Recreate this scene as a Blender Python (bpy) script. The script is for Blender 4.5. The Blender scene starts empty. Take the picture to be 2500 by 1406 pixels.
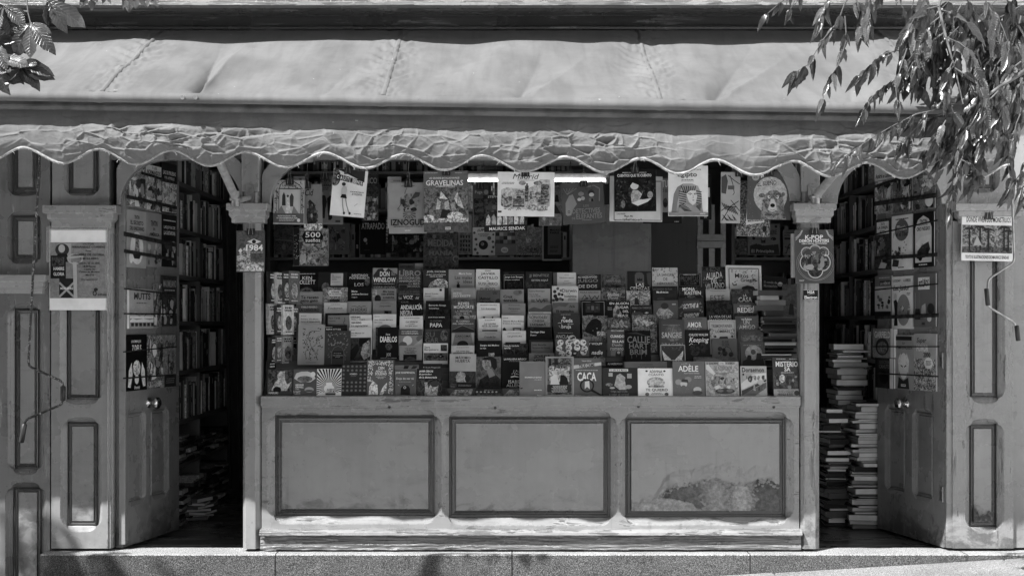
import bpy, bmesh, math, random
from mathutils import Vector, Matrix, noise
from mathutils.geometry import tessellate_polygon

# ---------------------------------------------------------------- scale of the place
S = 0.0025            # metres per photograph pixel in the plane of the shop front
D = 8.2               # camera distance from the shop front
HZ = 780.0            # eye level (row of the photograph)
H = 565 * S           # eye height above the threshold step

sc = bpy.context.scene

# ---------------------------------------------------------------- camera
cam_d = bpy.data.cameras.new('camera')
cam_d.sensor_width = 36.0
cam_d.sensor_fit = 'HORIZONTAL'
cam_d.lens = 36.0 * D / (2500 * S)
cam_d.shift_y = (HZ - 703.0) / 2500.0
cam_d.clip_end = 500.0
cam = bpy.data.objects.new('camera', cam_d)
sc.collection.objects.link(cam)
cam.location = (0, -D, H)
cam.rotation_euler = (math.radians(90), 0, 0)
sc.camera = cam

# ---------------------------------------------------------------- light (a black and white picture: neutral light)
SUN_AZ = 46.0         # degrees to the left of straight on
SUN_PROFILE = 58.4    # steepness seen along the shop front
v_sun = Vector((-math.tan(math.radians(SUN_AZ)), -1.0, math.tan(math.radians(SUN_PROFILE)))).normalized()
sun_d = bpy.data.lights.new('sun', 'SUN')
sun_d.energy = 5.0
sun_d.angle = math.radians(0.53)
sun_d.color = (1, 1, 1)
sun = bpy.data.objects.new('sun', sun_d)
sc.collection.objects.link(sun)
sun.location = (-4, -8, 12)
sun.rotation_euler = v_sun.to_track_quat('Z', 'Y').to_euler()

w = bpy.data.worlds.new('World')
sc.world = w
w.use_nodes = True
nt = w.node_tree
nt.nodes.clear()
sky = nt.nodes.new('ShaderNodeTexSky')
sky.sky_type = 'NISHITA'
sky.sun_disc = False
sky.sun_elevation = math.asin(v_sun.z)
sky.sun_rotation = math.atan2(v_sun.x, v_sun.y)
bw = nt.nodes.new('ShaderNodeRGBToBW')
bg = nt.nodes.new('ShaderNodeBackground')
bg.inputs['Strength'].default_value = 0.09
wo = nt.nodes.new('ShaderNodeOutputWorld')
nt.links.new(sky.outputs[0], bw.inputs[0])
nt.links.new(bw.outputs[0], bg.inputs['Color'])
nt.links.new(bg.outputs[0], wo.inputs['Surface'])

sc.view_settings.view_transform = 'Standard'
sc.view_settings.look = 'None'
sc.view_settings.exposure = 1.15
sc.view_settings.gamma = 1.0
sc.view_settings.use_curve_mapping = False
sc.render.engine = 'CYCLES'
sc.cycles.max_bounces = 8
sc.cycles.diffuse_bounces = 4
sc.cycles.glossy_bounces = 3
sc.cycles.use_denoising = True
sc.cycles.sample_clamp_indirect = 6.0

# ---------------------------------------------------------------- helpers
COL = sc.collection
OFF = {}
random.seed(7)


def F(px, py, d=0.0):
    """a point of the shop front, d metres behind it"""
    return Vector(((px - 1250) * S, d, H + (HZ - py) * S))


def P(px, py, d):
    """a point d metres behind the shop front that lies on the line of sight"""
    k = (D + d) / D
    return Vector(((px - 1250) * S * k, d, H + (HZ - py) * S * k))


def tag(o, label=None, cat=None, group=None, kind=None):
    if label: o['label'] = label
    if cat: o['category'] = cat
    if group: o['group'] = group
    if kind: o['kind'] = kind
    return o


def thing(name, loc, label=None, cat=None, group=None, kind=None):
    o = bpy.data.objects.new(name, None)
    o.empty_display_size = 0.1
    COL.objects.link(o)
    o.location = loc
    OFF[o] = Vector(loc)
    return tag(o, label, cat, group, kind)


class MB:
    """collects faces and builds one mesh object"""
    def __init__(s):
        s.v = []; s.f = []; s.tone = []; s.busy = []; s.mi = []; s.sm = []

    def face(s, pts, tone=0.3, busy=0.0, mi=0, smooth=False):
        b = len(s.v)
        s.v.extend([tuple(p) for p in pts])
        s.f.append(tuple(range(b, b + len(pts))))
        s.tone.append(tone); s.busy.append(busy); s.mi.append(mi); s.sm.append(smooth)

    def raw(s, verts, faces, tone=0.3, busy=0.0, mi=0, smooth=False):
        b = len(s.v)
        s.v.extend([tuple(p) for p in verts])
        for f in faces:
            s.f.append(tuple(b + i for i in f))
            s.tone.append(tone); s.busy.append(busy); s.mi.append(mi); s.sm.append(smooth)

    def box(s, x0, x1, y0, y1, z0, z1, tone=0.3, busy=0.0, mi=0, M=None):
        p = [Vector(q) for q in ((x0, y0, z0), (x1, y0, z0), (x1, y1, z0), (x0, y1, z0),
                                 (x0, y0, z1), (x1, y0, z1), (x1, y1, z1), (x0, y1, z1))]
        if M is not None: p = [M @ q for q in p]
        s.raw(p, [(0, 1, 5, 4), (1, 2, 6, 5), (2, 3, 7, 6), (3, 0, 4, 7), (4, 5, 6, 7), (3, 2, 1, 0)], tone, busy, mi)

    def fbox(s, px0, px1, py0, py1, d0, d1, **k):
        """box given by photograph pixels in the plane of the shop front"""
        a = F(px0, py1); b = F(px1, py0)
        s.box(a.x, b.x, d0, d1, a.z, b.z, **k)

    def tube(s, pts, rad, n=8, tone=0.3, caps=True, mi=0):
        pts = [Vector(p) for p in pts]
        rad = rad if isinstance(rad, (list, tuple)) else [rad] * len(pts)
        rings = []
        up = None
        for i, p in enumerate(pts):
            a = pts[max(0, i - 1)]; b = pts[min(len(pts) - 1, i + 1)]
            t = (b - a).normalized()
            if up is None:
                up = Vector((0, 0, 1)) if abs(t.z) < 0.9 else Vector((1, 0, 0))
            x = t.cross(up).normalized(); y = x.cross(t).normalized(); up = y
            rings.append([p + (x * math.cos(2 * math.pi * k / n) + y * math.sin(2 * math.pi * k / n)) * rad[i] for k in range(n)])
        vs = [q for r in rings for q in r]
        fs = []
        for i in range(len(pts) - 1):
            for k in range(n):
                k2 = (k + 1) % n
                fs.append((i * n + k, (i + 1) * n + k, (i + 1) * n + k2, i * n + k2))
        s.raw(vs, fs, tone, 0, mi, True)
        if caps:
            s.face(rings[0], tone, 0, mi); s.face(rings[-1][::-1], tone, 0, mi)

    def grid(s, fn, nu, nv, tone=0.3, smooth=True, mi=0, tonefn=None):
        b = len(s.v)
        for j in range(nv + 1):
            for i in range(nu + 1):
                s.v.append(tuple(fn(i / nu, j / nv)))
        for j in range(nv):
            for i in range(nu):
                a = b + j * (nu + 1) + i
                s.f.append((a, a + 1, a + nu + 2, a + nu + 1))
                s.tone.append(tonefn(i / nu, j / nv) if tonefn else tone)
                s.busy.append(0.0); s.mi.append(mi); s.sm.append(smooth)

    def build(s, name, mats, parent=None, bevel=0.0, matrix=None, seg=1):
        me = bpy.data.meshes.new(name)
        off = OFF.get(parent, Vector((0, 0, 0))) if matrix is None else Vector((0, 0, 0))
        me.from_pydata([(x - off.x, y - off.y, z - off.z) for x, y, z in s.v] if off.length else s.v, [], s.f)
        a = me.attributes.new('tone', 'FLOAT', 'FACE'); a.data.foreach_set('value', s.tone)
        a = me.attributes.new('busy', 'FLOAT', 'FACE'); a.data.foreach_set('value', s.busy)
        for m in (mats if isinstance(mats, (list, tuple)) else [mats]): me.materials.append(m)
        me.polygons.foreach_set('material_index', s.mi)
        me.polygons.foreach_set('use_smooth', s.sm)
        me.update()
        o = bpy.data.objects.new(name, me)
        COL.objects.link(o)
        if parent is not None:
            o.parent = parent
            OFF[o] = OFF.get(parent, Vector((0, 0, 0)))
        if matrix is not None: o.matrix_world = matrix
        if bevel:
            bm = bmesh.new(); bm.from_mesh(me)
            bmesh.ops.remove_doubles(bm, verts=bm.verts, dist=1e-5)
            bm.to_mesh(me); bm.free()
            md = o.modifiers.new('bevel', 'BEVEL'); md.width = bevel; md.segments = seg; md.limit_method = 'ANGLE'
            md.angle_limit = math.radians(35)
        return o


def copy_child(src, parent):
    o = src.copy(); COL.objects.link(o); o.parent = parent
    OFF[o] = OFF.get(parent, Vector((0, 0, 0)))
    return o


# ---------------------------------------------------------------- materials
def new_mat(name):
    m = bpy.data.materials.new(name); m.use_nodes = True
    t = m.node_tree; t.nodes.clear()
    out = t.nodes.new('ShaderNodeOutputMaterial')
    b = t.nodes.new('ShaderNodeBsdfPrincipled')
    t.links.new(b.outputs[0], out.inputs['Surface'])
    return m, t, b, out


class N:
    """terse node wiring"""
    def __init__(s, t): s.t = t

    def new(s, typ, **kw):
        n = s.t.nodes.new(typ)
        for k, v in kw.items(): setattr(n, k, v)
        return n

    def link(s, a, b): s.t.links.new(a, b)

    def math(s, op, a, b=None, c=None, clamp=False):
        n = s.new('ShaderNodeMath', operation=op, use_clamp=clamp)
        for i, x in enumerate((a, b, c)):
            if x is None: continue
            if isinstance(x, (int, float)): n.inputs[i].default_value = x
            else: s.link(x, n.inputs[i])
        return n.outputs[0]

    def pos(s, scale=(1, 1, 1), obj=False):
        src = s.new('ShaderNodeTexCoord').outputs['Object'] if obj else s.new('ShaderNodeNewGeometry').outputs['Position']
        m = s.new('ShaderNodeMapping'); m.inputs['Scale'].default_value = scale
        s.link(src, m.inputs['Vector']); return m.outputs[0]

    def noise(s, vec, scale, detail=4, rough=0.55, dist=0.0):
        n = s.new('ShaderNodeTexNoise'); n.inputs['Scale'].default_value = scale
        n.inputs['Detail'].default_value = detail; n.inputs['Roughness'].default_value = rough
        n.inputs['Distortion'].default_value = dist
        s.link(vec, n.inputs['Vector']); return n.outputs[0]

    def voro(s, vec, scale, feature='F1', out='Distance'):
        n = s.new('ShaderNodeTexVoronoi', feature=feature); n.inputs['Scale'].default_value = scale
        s.link(vec, n.inputs['Vector']); return n.outputs[out]

    def ramp(s, x, lo, hi, a=0.0, b=1.0):
        n = s.new('ShaderNodeMapRange'); n.interpolation_type = 'SMOOTHSTEP'
        for i, vv in ((1, lo), (2, hi), (3, a), (4, b)): n.inputs[i].default_value = vv
        s.link(x, n.inputs[0]); return n.outputs[0]

    def mixf(s, fac, a, b):
        n = s.new('ShaderNodeMix'); n.data_type = 'FLOAT'
        for i, x in ((0, fac), (2, a), (3, b)):
            if isinstance(x, (int, float)): n.inputs[i].default_value = x
            else: s.link(x, n.inputs[i])
        return n.outputs[0]

    def bump(s, h, strength, dist, bsdf):
        n = s.new('ShaderNodeBump'); n.inputs['Strength'].default_value = strength; n.inputs['Distance'].default_value = dist
        s.link(h, n.inputs['Height']); s.link(n.outputs[0], bsdf.inputs['Normal']); return n


def painted_wood(name, tone, streak='Z', splash=None, peel=0.0, wood=0.16, rough=0.26, scuff=0.5, bump=0.4, pebble=0.0):
    """old gloss paint on timber: brush marks, scuffs, stains and, with peel, bare grey wood in long flakes"""
    m, t, b, out = new_mat(name); n = N(t)
    gr = {'Z': (34, 34, 2.2), 'X': (2.2, 34, 34)}[streak]
    st = n.noise(n.pos(gr), 1.0, 5, 0.6)
    big = n.noise(n.pos(), 2.3, 5, 0.6)
    blot = n.noise(n.pos((1, 1, 1.6)), 7.0, 6, 0.62, 0.4)
    c = n.math('MULTIPLY', n.ramp(st, 0.25, 0.75, 0.95, 1.045), tone)
    c = n.math('MULTIPLY', c, n.ramp(big, 0.3, 0.7, 0.90, 1.08))
    c = n.math('MULTIPLY', c, n.ramp(blot, 0.50, 0.80, 1.0, 1.0 - 0.26 * scuff))
    c = n.math('MULTIPLY', c, n.ramp(n.noise(n.pos((1, 1, .5)), 13.0, 7, 0.7), 0.55, 0.80, 1.0, 1.0 + 0.12 * scuff))
    # runs, rubbed grime and old scratches
    run = n.noise(n.pos((22, 22, 1.6)), 1.0, 4, 0.6)
    patch = n.noise(n.pos(), 1.7, 3, 0.5)
    c = n.math('MULTIPLY', c, n.math('SUBTRACT', 1.0, n.math('MULTIPLY', n.ramp(run, .56, .72), n.math('MULTIPLY', n.ramp(patch, .45, .6), .34 * scuff))))
    grime = n.noise(n.pos((1.2, 1.2, 2.6)), 3.6, 8, 0.72, 0.6)
    c = n.math('MULTIPLY', c, n.ramp(grime, .52, .76, 1.0, 1.0 - .36 * scuff))
    scr = n.noise(n.pos((3.5, 3.5, 60)), 1.0, 6, .75, 2.2)
    c = n.math('MULTIPLY', c, n.ramp(scr, .74, .76, 1.0, 1.0 + .08 * scuff))
    # rubbed and chipped arrises, mostly lightened to paint a sheen along the edges
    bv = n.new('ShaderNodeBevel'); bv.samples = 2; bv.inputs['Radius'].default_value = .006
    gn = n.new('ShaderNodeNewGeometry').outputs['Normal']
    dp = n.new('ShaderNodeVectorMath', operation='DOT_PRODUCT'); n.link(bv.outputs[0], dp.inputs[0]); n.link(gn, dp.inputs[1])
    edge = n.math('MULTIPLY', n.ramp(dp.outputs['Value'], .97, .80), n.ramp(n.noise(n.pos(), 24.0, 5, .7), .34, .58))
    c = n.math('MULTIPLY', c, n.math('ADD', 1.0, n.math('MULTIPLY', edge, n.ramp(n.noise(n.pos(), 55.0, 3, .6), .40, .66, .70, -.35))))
    if splash:      # mud splashed up from the pavement, in blots and runs
        sz = n.new('ShaderNodeSeparateXYZ'); n.link(n.pos(), sz.inputs[0])
        hgt = n.ramp(sz.outputs[2], splash[0], splash[1], 1.0, 0.0)
        blob = n.noise(n.pos((2.2, 2.2, 3.2)), 2.6, 7, .66, .5)
        dirt = n.ramp(n.math('ADD', blob, n.math('MULTIPLY', hgt, .30)), .66, .84)
        c = n.math('MULTIPLY', c, n.math('SUBTRACT', 1.0, n.math('MULTIPLY', dirt, .55)))
    # tiny knocks
    spk = n.noise(n.pos(), 70.0, 2, 0.5)
    c = n.math('MULTIPLY', c, n.ramp(spk, 0.70, 0.74, 1.0, 0.55))
    h = n.math('ADD', n.math('MULTIPLY', st, 0.22), n.math('MULTIPLY', n.noise(n.pos(), 160.0, 3), 0.25))
    if pebble:
        h = n.math('ADD', h, n.math('MULTIPLY', n.noise(n.pos((1, 1, 0.6)), 95.0, 4, 0.6, 0.8), pebble))
    if peel > 0:
        pg = {'Z': (16, 16, 3.0), 'X': (3.0, 16, 16)}[streak]
        pn = n.noise(n.pos(pg), 1.0, 8, 0.68, 0.3)
        mask = n.ramp(pn, 0.60 - 0.22 * peel, 0.615 - 0.22 * peel)
        grain = n.noise(n.pos({'Z': (120, 120, 4), 'X': (4, 120, 120)}[streak]), 1.0, 5, 0.65)
        wc = n.math('MULTIPLY', n.ramp(grain, 0.3, 0.7, 0.25, 1.7), wood)
        c = n.mixf(mask, c, wc)
        rim = n.math('MULTIPLY', n.ramp(pn, 0.575 - 0.22 * peel, 0.60 - 0.22 * peel), n.math('SUBTRACT', 1.0, mask))
        c = n.math('MULTIPLY', c, n.math('ADD', 1.0, n.math('MULTIPLY', rim, 0.25)))
        h = n.math('ADD', n.math('MULTIPLY', h, 0.7), n.math('MULTIPLY', n.math('SUBTRACT', 1.0, mask), 1.6))
        h = n.math('ADD', h, n.math('MULTIPLY', n.math('MULTIPLY', grain, mask), 1.4))
    n.link(c, b.inputs['Base Color'])
    n.link(n.ramp(big, 0.3, 0.7, rough - 0.02, rough + 0.06), b.inputs['Roughness'])
    b.inputs['Specular IOR Level'].default_value = .85
    n.bump(h, bump, 0.004, b)
    return m


def plain(name, tone, rough=0.5, metal=0.0, var=0.15, scale=30.0, bump=0.1, spec=0.5):
    m, t, b, out = new_mat(name); n = N(t)
    x = n.noise(n.pos(), scale, 4)
    n.link(n.math('MULTIPLY', n.ramp(x, 0.3, 0.7, 1 - var, 1 + var), tone), b.inputs['Base Color'])
    b.inputs['Roughness'].default_value = rough; b.inputs['Metallic'].default_value = metal
    b.inputs['Specular IOR Level'].default_value = spec
    if bump: n.bump(x, bump, 0.002, b)
    return m


def print_mat(name, rough=0.48, spec=0.14):
    """printed matter: tone of every printed area is in the mesh; 'busy' areas carry a mottled picture texture"""
    m, t, b, out = new_mat(name); n = N(t)
    at = n.new('ShaderNodeAttribute'); at.attribute_name = 'tone'
    ab = n.new('ShaderNodeAttribute'); ab.attribute_name = 'busy'
    rnd = n.new('ShaderNodeObjectInfo').outputs['Random']
    tc = n.new('ShaderNodeTexCoord').outputs['Object']
    mp = n.new('ShaderNodeMapping'); n.link(tc, mp.inputs['Vector'])
    cx = n.new('ShaderNodeCombineXYZ'); n.link(n.math('MULTIPLY', rnd, 37.0), cx.inputs[0]); n.link(n.math('MULTIPLY', rnd, 91.0), cx.inputs[2])
    n.link(cx.outputs[0], mp.inputs['Location'])
    v = mp.outputs[0]
    a = n.ramp(n.noise(v, 42.0, 5, 0.6, 0.9), 0.38, 0.62, -1, 1)
    c2 = n.ramp(n.noise(v, 130.0, 3, 0.6, 0.4), 0.36, 0.64, -0.55, 0.55)
    pat = n.math('MULTIPLY', n.math('ADD', a, c2), ab.outputs['Fac'])
    tn = n.math('MULTIPLY', n.math('POWER', at.outputs['Fac'], 1.28), 1.60)
    col = n.math('MULTIPLY', tn, n.math('ADD', 1.0, pat))
    col = n.math('MAXIMUM', col, n.math('MULTIPLY', tn, 0.22))
    col = n.math('MINIMUM', col, 0.84)
    wear = n.ramp(n.noise(v, 9.0, 4), 0.3, 0.7, 0.9, 1.08)
    n.link(n.math('MULTIPLY', col, wear), b.inputs['Base Color'])
    b.inputs['Roughness'].default_value = rough
    b.inputs['Specular IOR Level'].default_value = spec
    return m


def granite(name, tone, rough_face=1.0):
    m, t, b, out = new_mat(name); n = N(t)
    a = n.noise(n.pos(), 210.0, 4, 0.7)
    v = n.voro(n.pos(), 230.0, out='Color')
    big = n.noise(n.pos(), 3.0, 4)
    sp = n.ramp(a, 0.42, 0.58, 0.22, 1.75)
    sep = n.new('ShaderNodeSeparateColor'); n.link(v, sep.inputs[0])
    c = n.math('MULTIPLY', n.math('MULTIPLY', sp, n.ramp(sep.outputs[0], 0.0, 1.0, 0.6, 1.4)), tone)
    c = n.math('MULTIPLY', c, n.ramp(big, 0.3, 0.7, 0.84, 1.12))
    st = n.noise(n.pos((1, 1, .4)), 9.0, 6, .7, .4)
    c = n.math('MULTIPLY', c, n.ramp(st, .58, .74, 1.0, .76))
    n.link(c, b.inputs['Base Color'])
    b.inputs['Roughness'].default_value = 0.85
    n.bump(n.math('ADD', a, n.noise(n.pos(), 60.0, 5, 0.7)), 0.9 * rough_face, 0.012, b)
    return m


M = {}
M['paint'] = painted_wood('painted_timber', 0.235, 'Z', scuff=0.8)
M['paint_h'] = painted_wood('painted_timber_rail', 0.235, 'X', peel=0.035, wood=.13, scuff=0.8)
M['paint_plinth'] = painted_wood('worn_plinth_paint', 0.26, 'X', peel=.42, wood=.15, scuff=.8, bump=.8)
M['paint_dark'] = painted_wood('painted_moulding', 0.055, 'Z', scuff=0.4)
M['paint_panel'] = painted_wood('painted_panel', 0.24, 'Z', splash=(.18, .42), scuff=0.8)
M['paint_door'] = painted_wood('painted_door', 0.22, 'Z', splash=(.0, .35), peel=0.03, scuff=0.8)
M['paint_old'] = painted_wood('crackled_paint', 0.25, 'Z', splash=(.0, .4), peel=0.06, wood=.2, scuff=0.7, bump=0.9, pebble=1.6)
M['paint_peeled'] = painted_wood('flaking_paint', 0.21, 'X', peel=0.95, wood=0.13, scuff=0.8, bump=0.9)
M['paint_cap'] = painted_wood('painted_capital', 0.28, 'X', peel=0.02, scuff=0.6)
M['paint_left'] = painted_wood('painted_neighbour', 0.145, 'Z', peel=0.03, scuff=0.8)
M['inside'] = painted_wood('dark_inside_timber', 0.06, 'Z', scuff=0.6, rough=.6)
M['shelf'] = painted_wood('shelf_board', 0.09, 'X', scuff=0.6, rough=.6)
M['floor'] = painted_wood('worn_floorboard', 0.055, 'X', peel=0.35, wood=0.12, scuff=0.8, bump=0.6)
M['black'] = plain('black_metal', 0.02, 0.4)
M['strap'] = plain('black_elastic', 0.012, 0.8)
M['steel'] = plain('worn_steel', 0.35, 0.38, 0.85, 0.25)
M['brass'] = plain('polished_knob', 0.6, 0.16, 1.0, 0.1, 12.0, 0.03)
M['white_metal'] = plain('white_painted_tube', 0.30, 0.45, 0.0, 0.2)
M['print'] = print_mat('printed_cover')
M['gloss'] = print_mat('laminated_cover', 0.17, 0.42)
M['matte'] = print_mat('paper_and_cloth', 0.75, 0.2)
M['granite'] = granite('hewn_granite', 0.115)
M['granite_top'] = granite('smooth_granite', 0.285, 0.25)
M['slab'] = granite('paving_granite', 0.205, 0.2)
M['cloth'] = plain('dark_cloth', 0.03, 0.9, 0, 0.3, 8.0, 0.3)

# ================================================================ ground
def ground_z(x):
    return -0.129 + 0.06 * (max(-9.0, min(9.0, x)) - 1.15)


m, t, b, out = new_mat('pavement_far'); n = N(t)
br = n.new('ShaderNodeTexBrick'); n.link(n.pos(), br.inputs['Vector'])
br.inputs['Scale'].default_value = 1.0; br.inputs['Mortar Size'].default_value = 0.008
br.inputs['Brick Width'].default_value = 1.38; br.inputs['Row Height'].default_value = 0.62
for i, cc in ((1, .54), (2, .60), (3, .15)): br.inputs[i].default_value = (cc, cc, cc, 1)
n.link(br.outputs[0], b.inputs['Base Color']); b.inputs['Roughness'].default_value = 0.9
M['pave_far'] = m

mb = MB()
xs = [-150, -60, -20, -9, -6, -3, 0, 3, 6, 9, 20, 60, 150]
ys = [-200, -80, -30, -12, -6, -3, -1.5, 0.5, 4, 20, 80]
for i in range(len(xs) - 1):
    for j in range(len(ys) - 1):
        q = [(xs[i], ys[j]), (xs[i + 1], ys[j]), (xs[i + 1], ys[j + 1]), (xs[i], ys[j + 1])]
        mb.face([(x, y, ground_z(x) - 0.06) for x, y in q])
pav = mb.build('pavement', M['pave_far'])
tag(pav, 'pale stone pavement sloping up to the right in front of the stall', kind='structure')
# paving slabs next to the step
rs = random.Random(3)
x_edges = [-4.9, -3.5, -2.1, -0.75, 0.2, 1.57, 2.95, 4.33, 5.7]
for r in range(4):
    y1 = -0.135 - r * 0.66; y0 = y1 - 0.652
    for i in range(len(x_edges) - 1):
        sh = 0.0 if r % 2 == 0 else 0.6
        x0 = x_edges[i] + sh + 0.005; x1 = x_edges[i + 1] + sh - 0.005
        mb = MB(); dz = rs.uniform(-.003, .003)
        za, zb = ground_z(x0) + dz, ground_z(x1) + dz
        mb.raw([(x0, y0, za - .055), (x1, y0, zb - .055), (x1, y1, zb - .055), (x0, y1, za - .055),
                (x0, y0, za), (x1, y0, zb), (x1, y1, zb), (x0, y1, za)],
               [(0, 1, 5, 4), (1, 2, 6, 5), (2, 3, 7, 6), (3, 0, 4, 7), (4, 5, 6, 7), (3, 2, 1, 0)])
        mb.build('paving_slab', M['slab'], pav, bevel=0.006)

# ================================================================ granite step
step = thing('granite_step', (0, -0.06, -0.5), 'long rough granite step of butted blocks under the stall', kind='structure')
ex = [113, 680, 1250, 1823, 2345, 2960]
for i in range(5):
    a = F(ex[i] + 1.3, 0).x; c = F(ex[i + 1] - 1.3, 0).x
    mb = MB()
    nz = 14; nx = int((c - a) / 0.03)

    def fr(u, v, a=a, c=c, i=i):
        x = a + (c - a) * u; z = -0.55 + 0.55 * v
        q = Vector((x * 14, z * 14, i * 7.3))
        dd = 0.006 * noise.fractal(q, 0.8, 2.0, 4) * min(1, (1 - v) * 12) * min(1, u * 30, (1 - u) * 30)
        return Vector((x, -0.118 + dd, z - (0.004 if v > .999 else 0)))
    mb.grid(fr, nx, nz, smooth=True)
    mb.face([(a, -.118, -.004), (c, -.118, -.004), (c, -.114, 0), (a, -.114, 0)], mi=1)
    mb.face([(a, -.114, 0), (c, -.114, 0), (c, .13, 0), (a, .13, 0)], mi=1)
    mb.face([(a, -.118, -.55), (a, -.118, -.004), (a, .13, 0), (a, .13, -.55)])
    mb.face([(c, .13, -.55), (c, .13, 0), (c, -.118, -.004), (c, -.118, -.55)])
    mb.build('stone_block', [M['granite'], M['granite_top']], step)


# ================================================================ panelled joinery
PROFILE = [(1, 0), (.97, .09), (.91, .09), (.56, .44), (.54, .49), (.49, .50), (.10, .89), (.08, .95), (0, 1)]


def panelled(name, parent, outer, openings, d=0.0, thick=0.05, c=9, stop=14, cd=0.034, recess=0.040, band=13,
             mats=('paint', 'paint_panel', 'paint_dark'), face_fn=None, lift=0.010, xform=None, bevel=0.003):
    """a frame of stiles and rails with stop-chamfered openings, each with a moulding and a fielded panel"""
    X = xform or (lambda px, py, dd: F(px, py, dd))
    x0, x1, y0, y1 = outer
    mb = MB()
    loops = [[(x0, y0), (x1, y0), (x1, y1), (x0, y1)]]
    inner = []
    for (a0, a1, b0, b1) in openings:
        def side(p, q, nx_, ny_):
            L = math.hypot(q[0] - p[0], q[1] - p[1]); ux, uy = (q[0] - p[0]) / L, (q[1] - p[1]) / L
            res = []
            K = 6
            g = 2.0
            for i in range(K + 1):
                an = i / K * math.pi / 2
                res.append((g + stop * (1 - math.cos(an)), math.sin(an)))
            back = [(L - al, of) for al, of in res[::-1]]
            res = [(0.0, 0.0)] + res + back
            return [((p[0] + ux * al, p[1] + uy * al), (nx_ * of, ny_ * of)) for al, of in res]
        pts = side((a0, b0), (a1, b0), 0, -1) + side((a1, b0), (a1, b1), 1, 0) + side((a1, b1), (a0, b1), 0, 1) + side((a0, b1), (a0, b0), -1, 0)
        inner.append(pts)
        loops.append([(p[0] + o[0] * c, p[1] + o[1] * c) for p, o in pts])
    flat = [p for l in loops for p in l]
    tris = tessellate_polygon([[Vector((p[0], -p[1], 0)) for p in l] for l in loops])
    mb.raw([X(p[0], p[1], d) for p in flat], [tuple(t_) for t_ in tris])
    # outer edges
    o = loops[0]
    for i in range(4):
        p, q = o[i], o[(i + 1) % 4]
        mb.face([X(p[0], p[1], d), X(p[0], p[1], d + thick), X(q[0], q[1], d + thick), X(q[0], q[1], d)])
    for pts in inner:
        K = len(pts)
        rings = []
        for fr_, g in PROFILE:
            rings.append([X(p[0] + of[0] * c * fr_, p[1] + of[1] * c * fr_, d + cd * g) for p, of in pts])
        rings.append([X(p[0], p[1], d + recess + .004) for p, of in pts])
        vs = [v for r in rings for v in r]
        fs = []
        for j in range(len(rings) - 1):
            for i in range(K):
                i2 = (i + 1) % K
                fs.append((j * K + i, j * K + i2, (j + 1) * K + i2, (j + 1) * K + i))
        mb.raw(vs, fs)
    fo = mb.build(name, M[mats[0]], parent, bevel=bevel)
    for k, (a0, a1, b0, b1) in enumerate(openings):
        mm = MB()
        prof = [(0, recess), (band * .30, recess - .001), (band * .36, recess - .014), (band * .50, recess - .017), (band * .56, recess - .006),
                (band * .78, recess - .005), (band * .82, recess - .001), (band, recess)]
        for j in range(len(prof) - 1):
            (o0, d0), (o1, d1) = prof[j], prof[j + 1]
            A = [(a0 + o0, b0 + o0), (a1 - o0, b0 + o0), (a1 - o0, b1 - o0), (a0 + o0, b1 - o0)]
            B = [(a0 + o1, b0 + o1), (a1 - o1, b0 + o1), (a1 - o1, b1 - o1), (a0 + o1, b1 - o1)]
            for i in range(4):
                i2 = (i + 1) % 4
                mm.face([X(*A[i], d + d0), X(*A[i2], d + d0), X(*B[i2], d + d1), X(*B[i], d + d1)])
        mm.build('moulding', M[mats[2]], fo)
        mp = MB()
        if face_fn and k in face_fn:
            face_fn[k](mp, a0 + band, a1 - band, b0 + band, b1 - band, d + recess - lift)
            mp.build('panel', [M[mats[1]], M['plaster']], fo)
        else:
            e = band
            dd = d + recess - lift
            A = [(a0 + e, b0 + e), (a1 - e, b0 + e), (a1 - e, b1 - e), (a0 + e, b1 - e)]
            B = [(a0 + e + 2, b0 + e + 2), (a1 - e - 2, b0 + e + 2), (a1 - e - 2, b1 - e - 2), (a0 + e + 2, b1 - e - 2)]
            mp.face([X(*p, dd) for p in B][::-1])
            for i in range(4):
                i2 = (i + 1) % 4
                mp.face([X(*A[i], d + recess + .002), X(*A[i2], d + recess + .002), X(*B[i2], dd), X(*B[i], dd)])
            mp.build('panel', M[mats[1]], fo)
    return fo


def capital(parent, px0, px1, ytop, ybot, name='capital', d0=0.0, mat='paint_cap', d_back=0.02):
    """stepped moulded cap, like a row of boards each set back under the one above"""
    hgt = ybot - ytop; w_ = px1 - px0
    mb = MB()
    prof = [(0, .0, .090), (.36, .0, .090), (.38, .05, .076), (.62, .05, .074), (.72, .075, .058), (.76, .095, .05), (1, .095, .048)]
    rows = []
    for fy, ix, pj in prof:
        y = ytop + hgt * fy; xa = px0 + w_ * ix; xb = px1 - w_ * ix
        rows.append([F(xa, y, d_back), F(xa, y, d0 - pj), F(xb, y, d0 - pj), F(xb, y, d_back)])
    for j in range(len(rows) - 1):
        for i in range(3):
            mb.face([rows[j][i], rows[j + 1][i], rows[j + 1][i + 1], rows[j][i + 1]])
    mb.face(rows[0]); mb.face(rows[-1][::-1])
    return mb.build(name, M[mat], parent, bevel=0.003)


# ---------------------------------------------------------------- plaster showing where the third panel has lost its paint
m, t, b, out = new_mat('crumbling_plaster'); n = N(t)
at = n.new('ShaderNodeAttribute'); at.attribute_name = 'tone'
x1_ = n.noise(n.pos(), 45.0, 7, 0.7); x2_ = n.noise(n.pos(), 160.0, 4, 0.7)
n.link(n.math('MULTIPLY', n.math('MULTIPLY', at.outputs['Fac'], n.ramp(x1_, .3, .7, .75, 1.25)), n.ramp(x2_, .3, .7, .88, 1.12)), b.inputs['Base Color'])
b.inputs['Roughness'].default_value = .95
n.bump(n.math('ADD', x1_, n.math('MULTIPLY', x2_, .4)), .55, .006, b)
M['plaster'] = m


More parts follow.
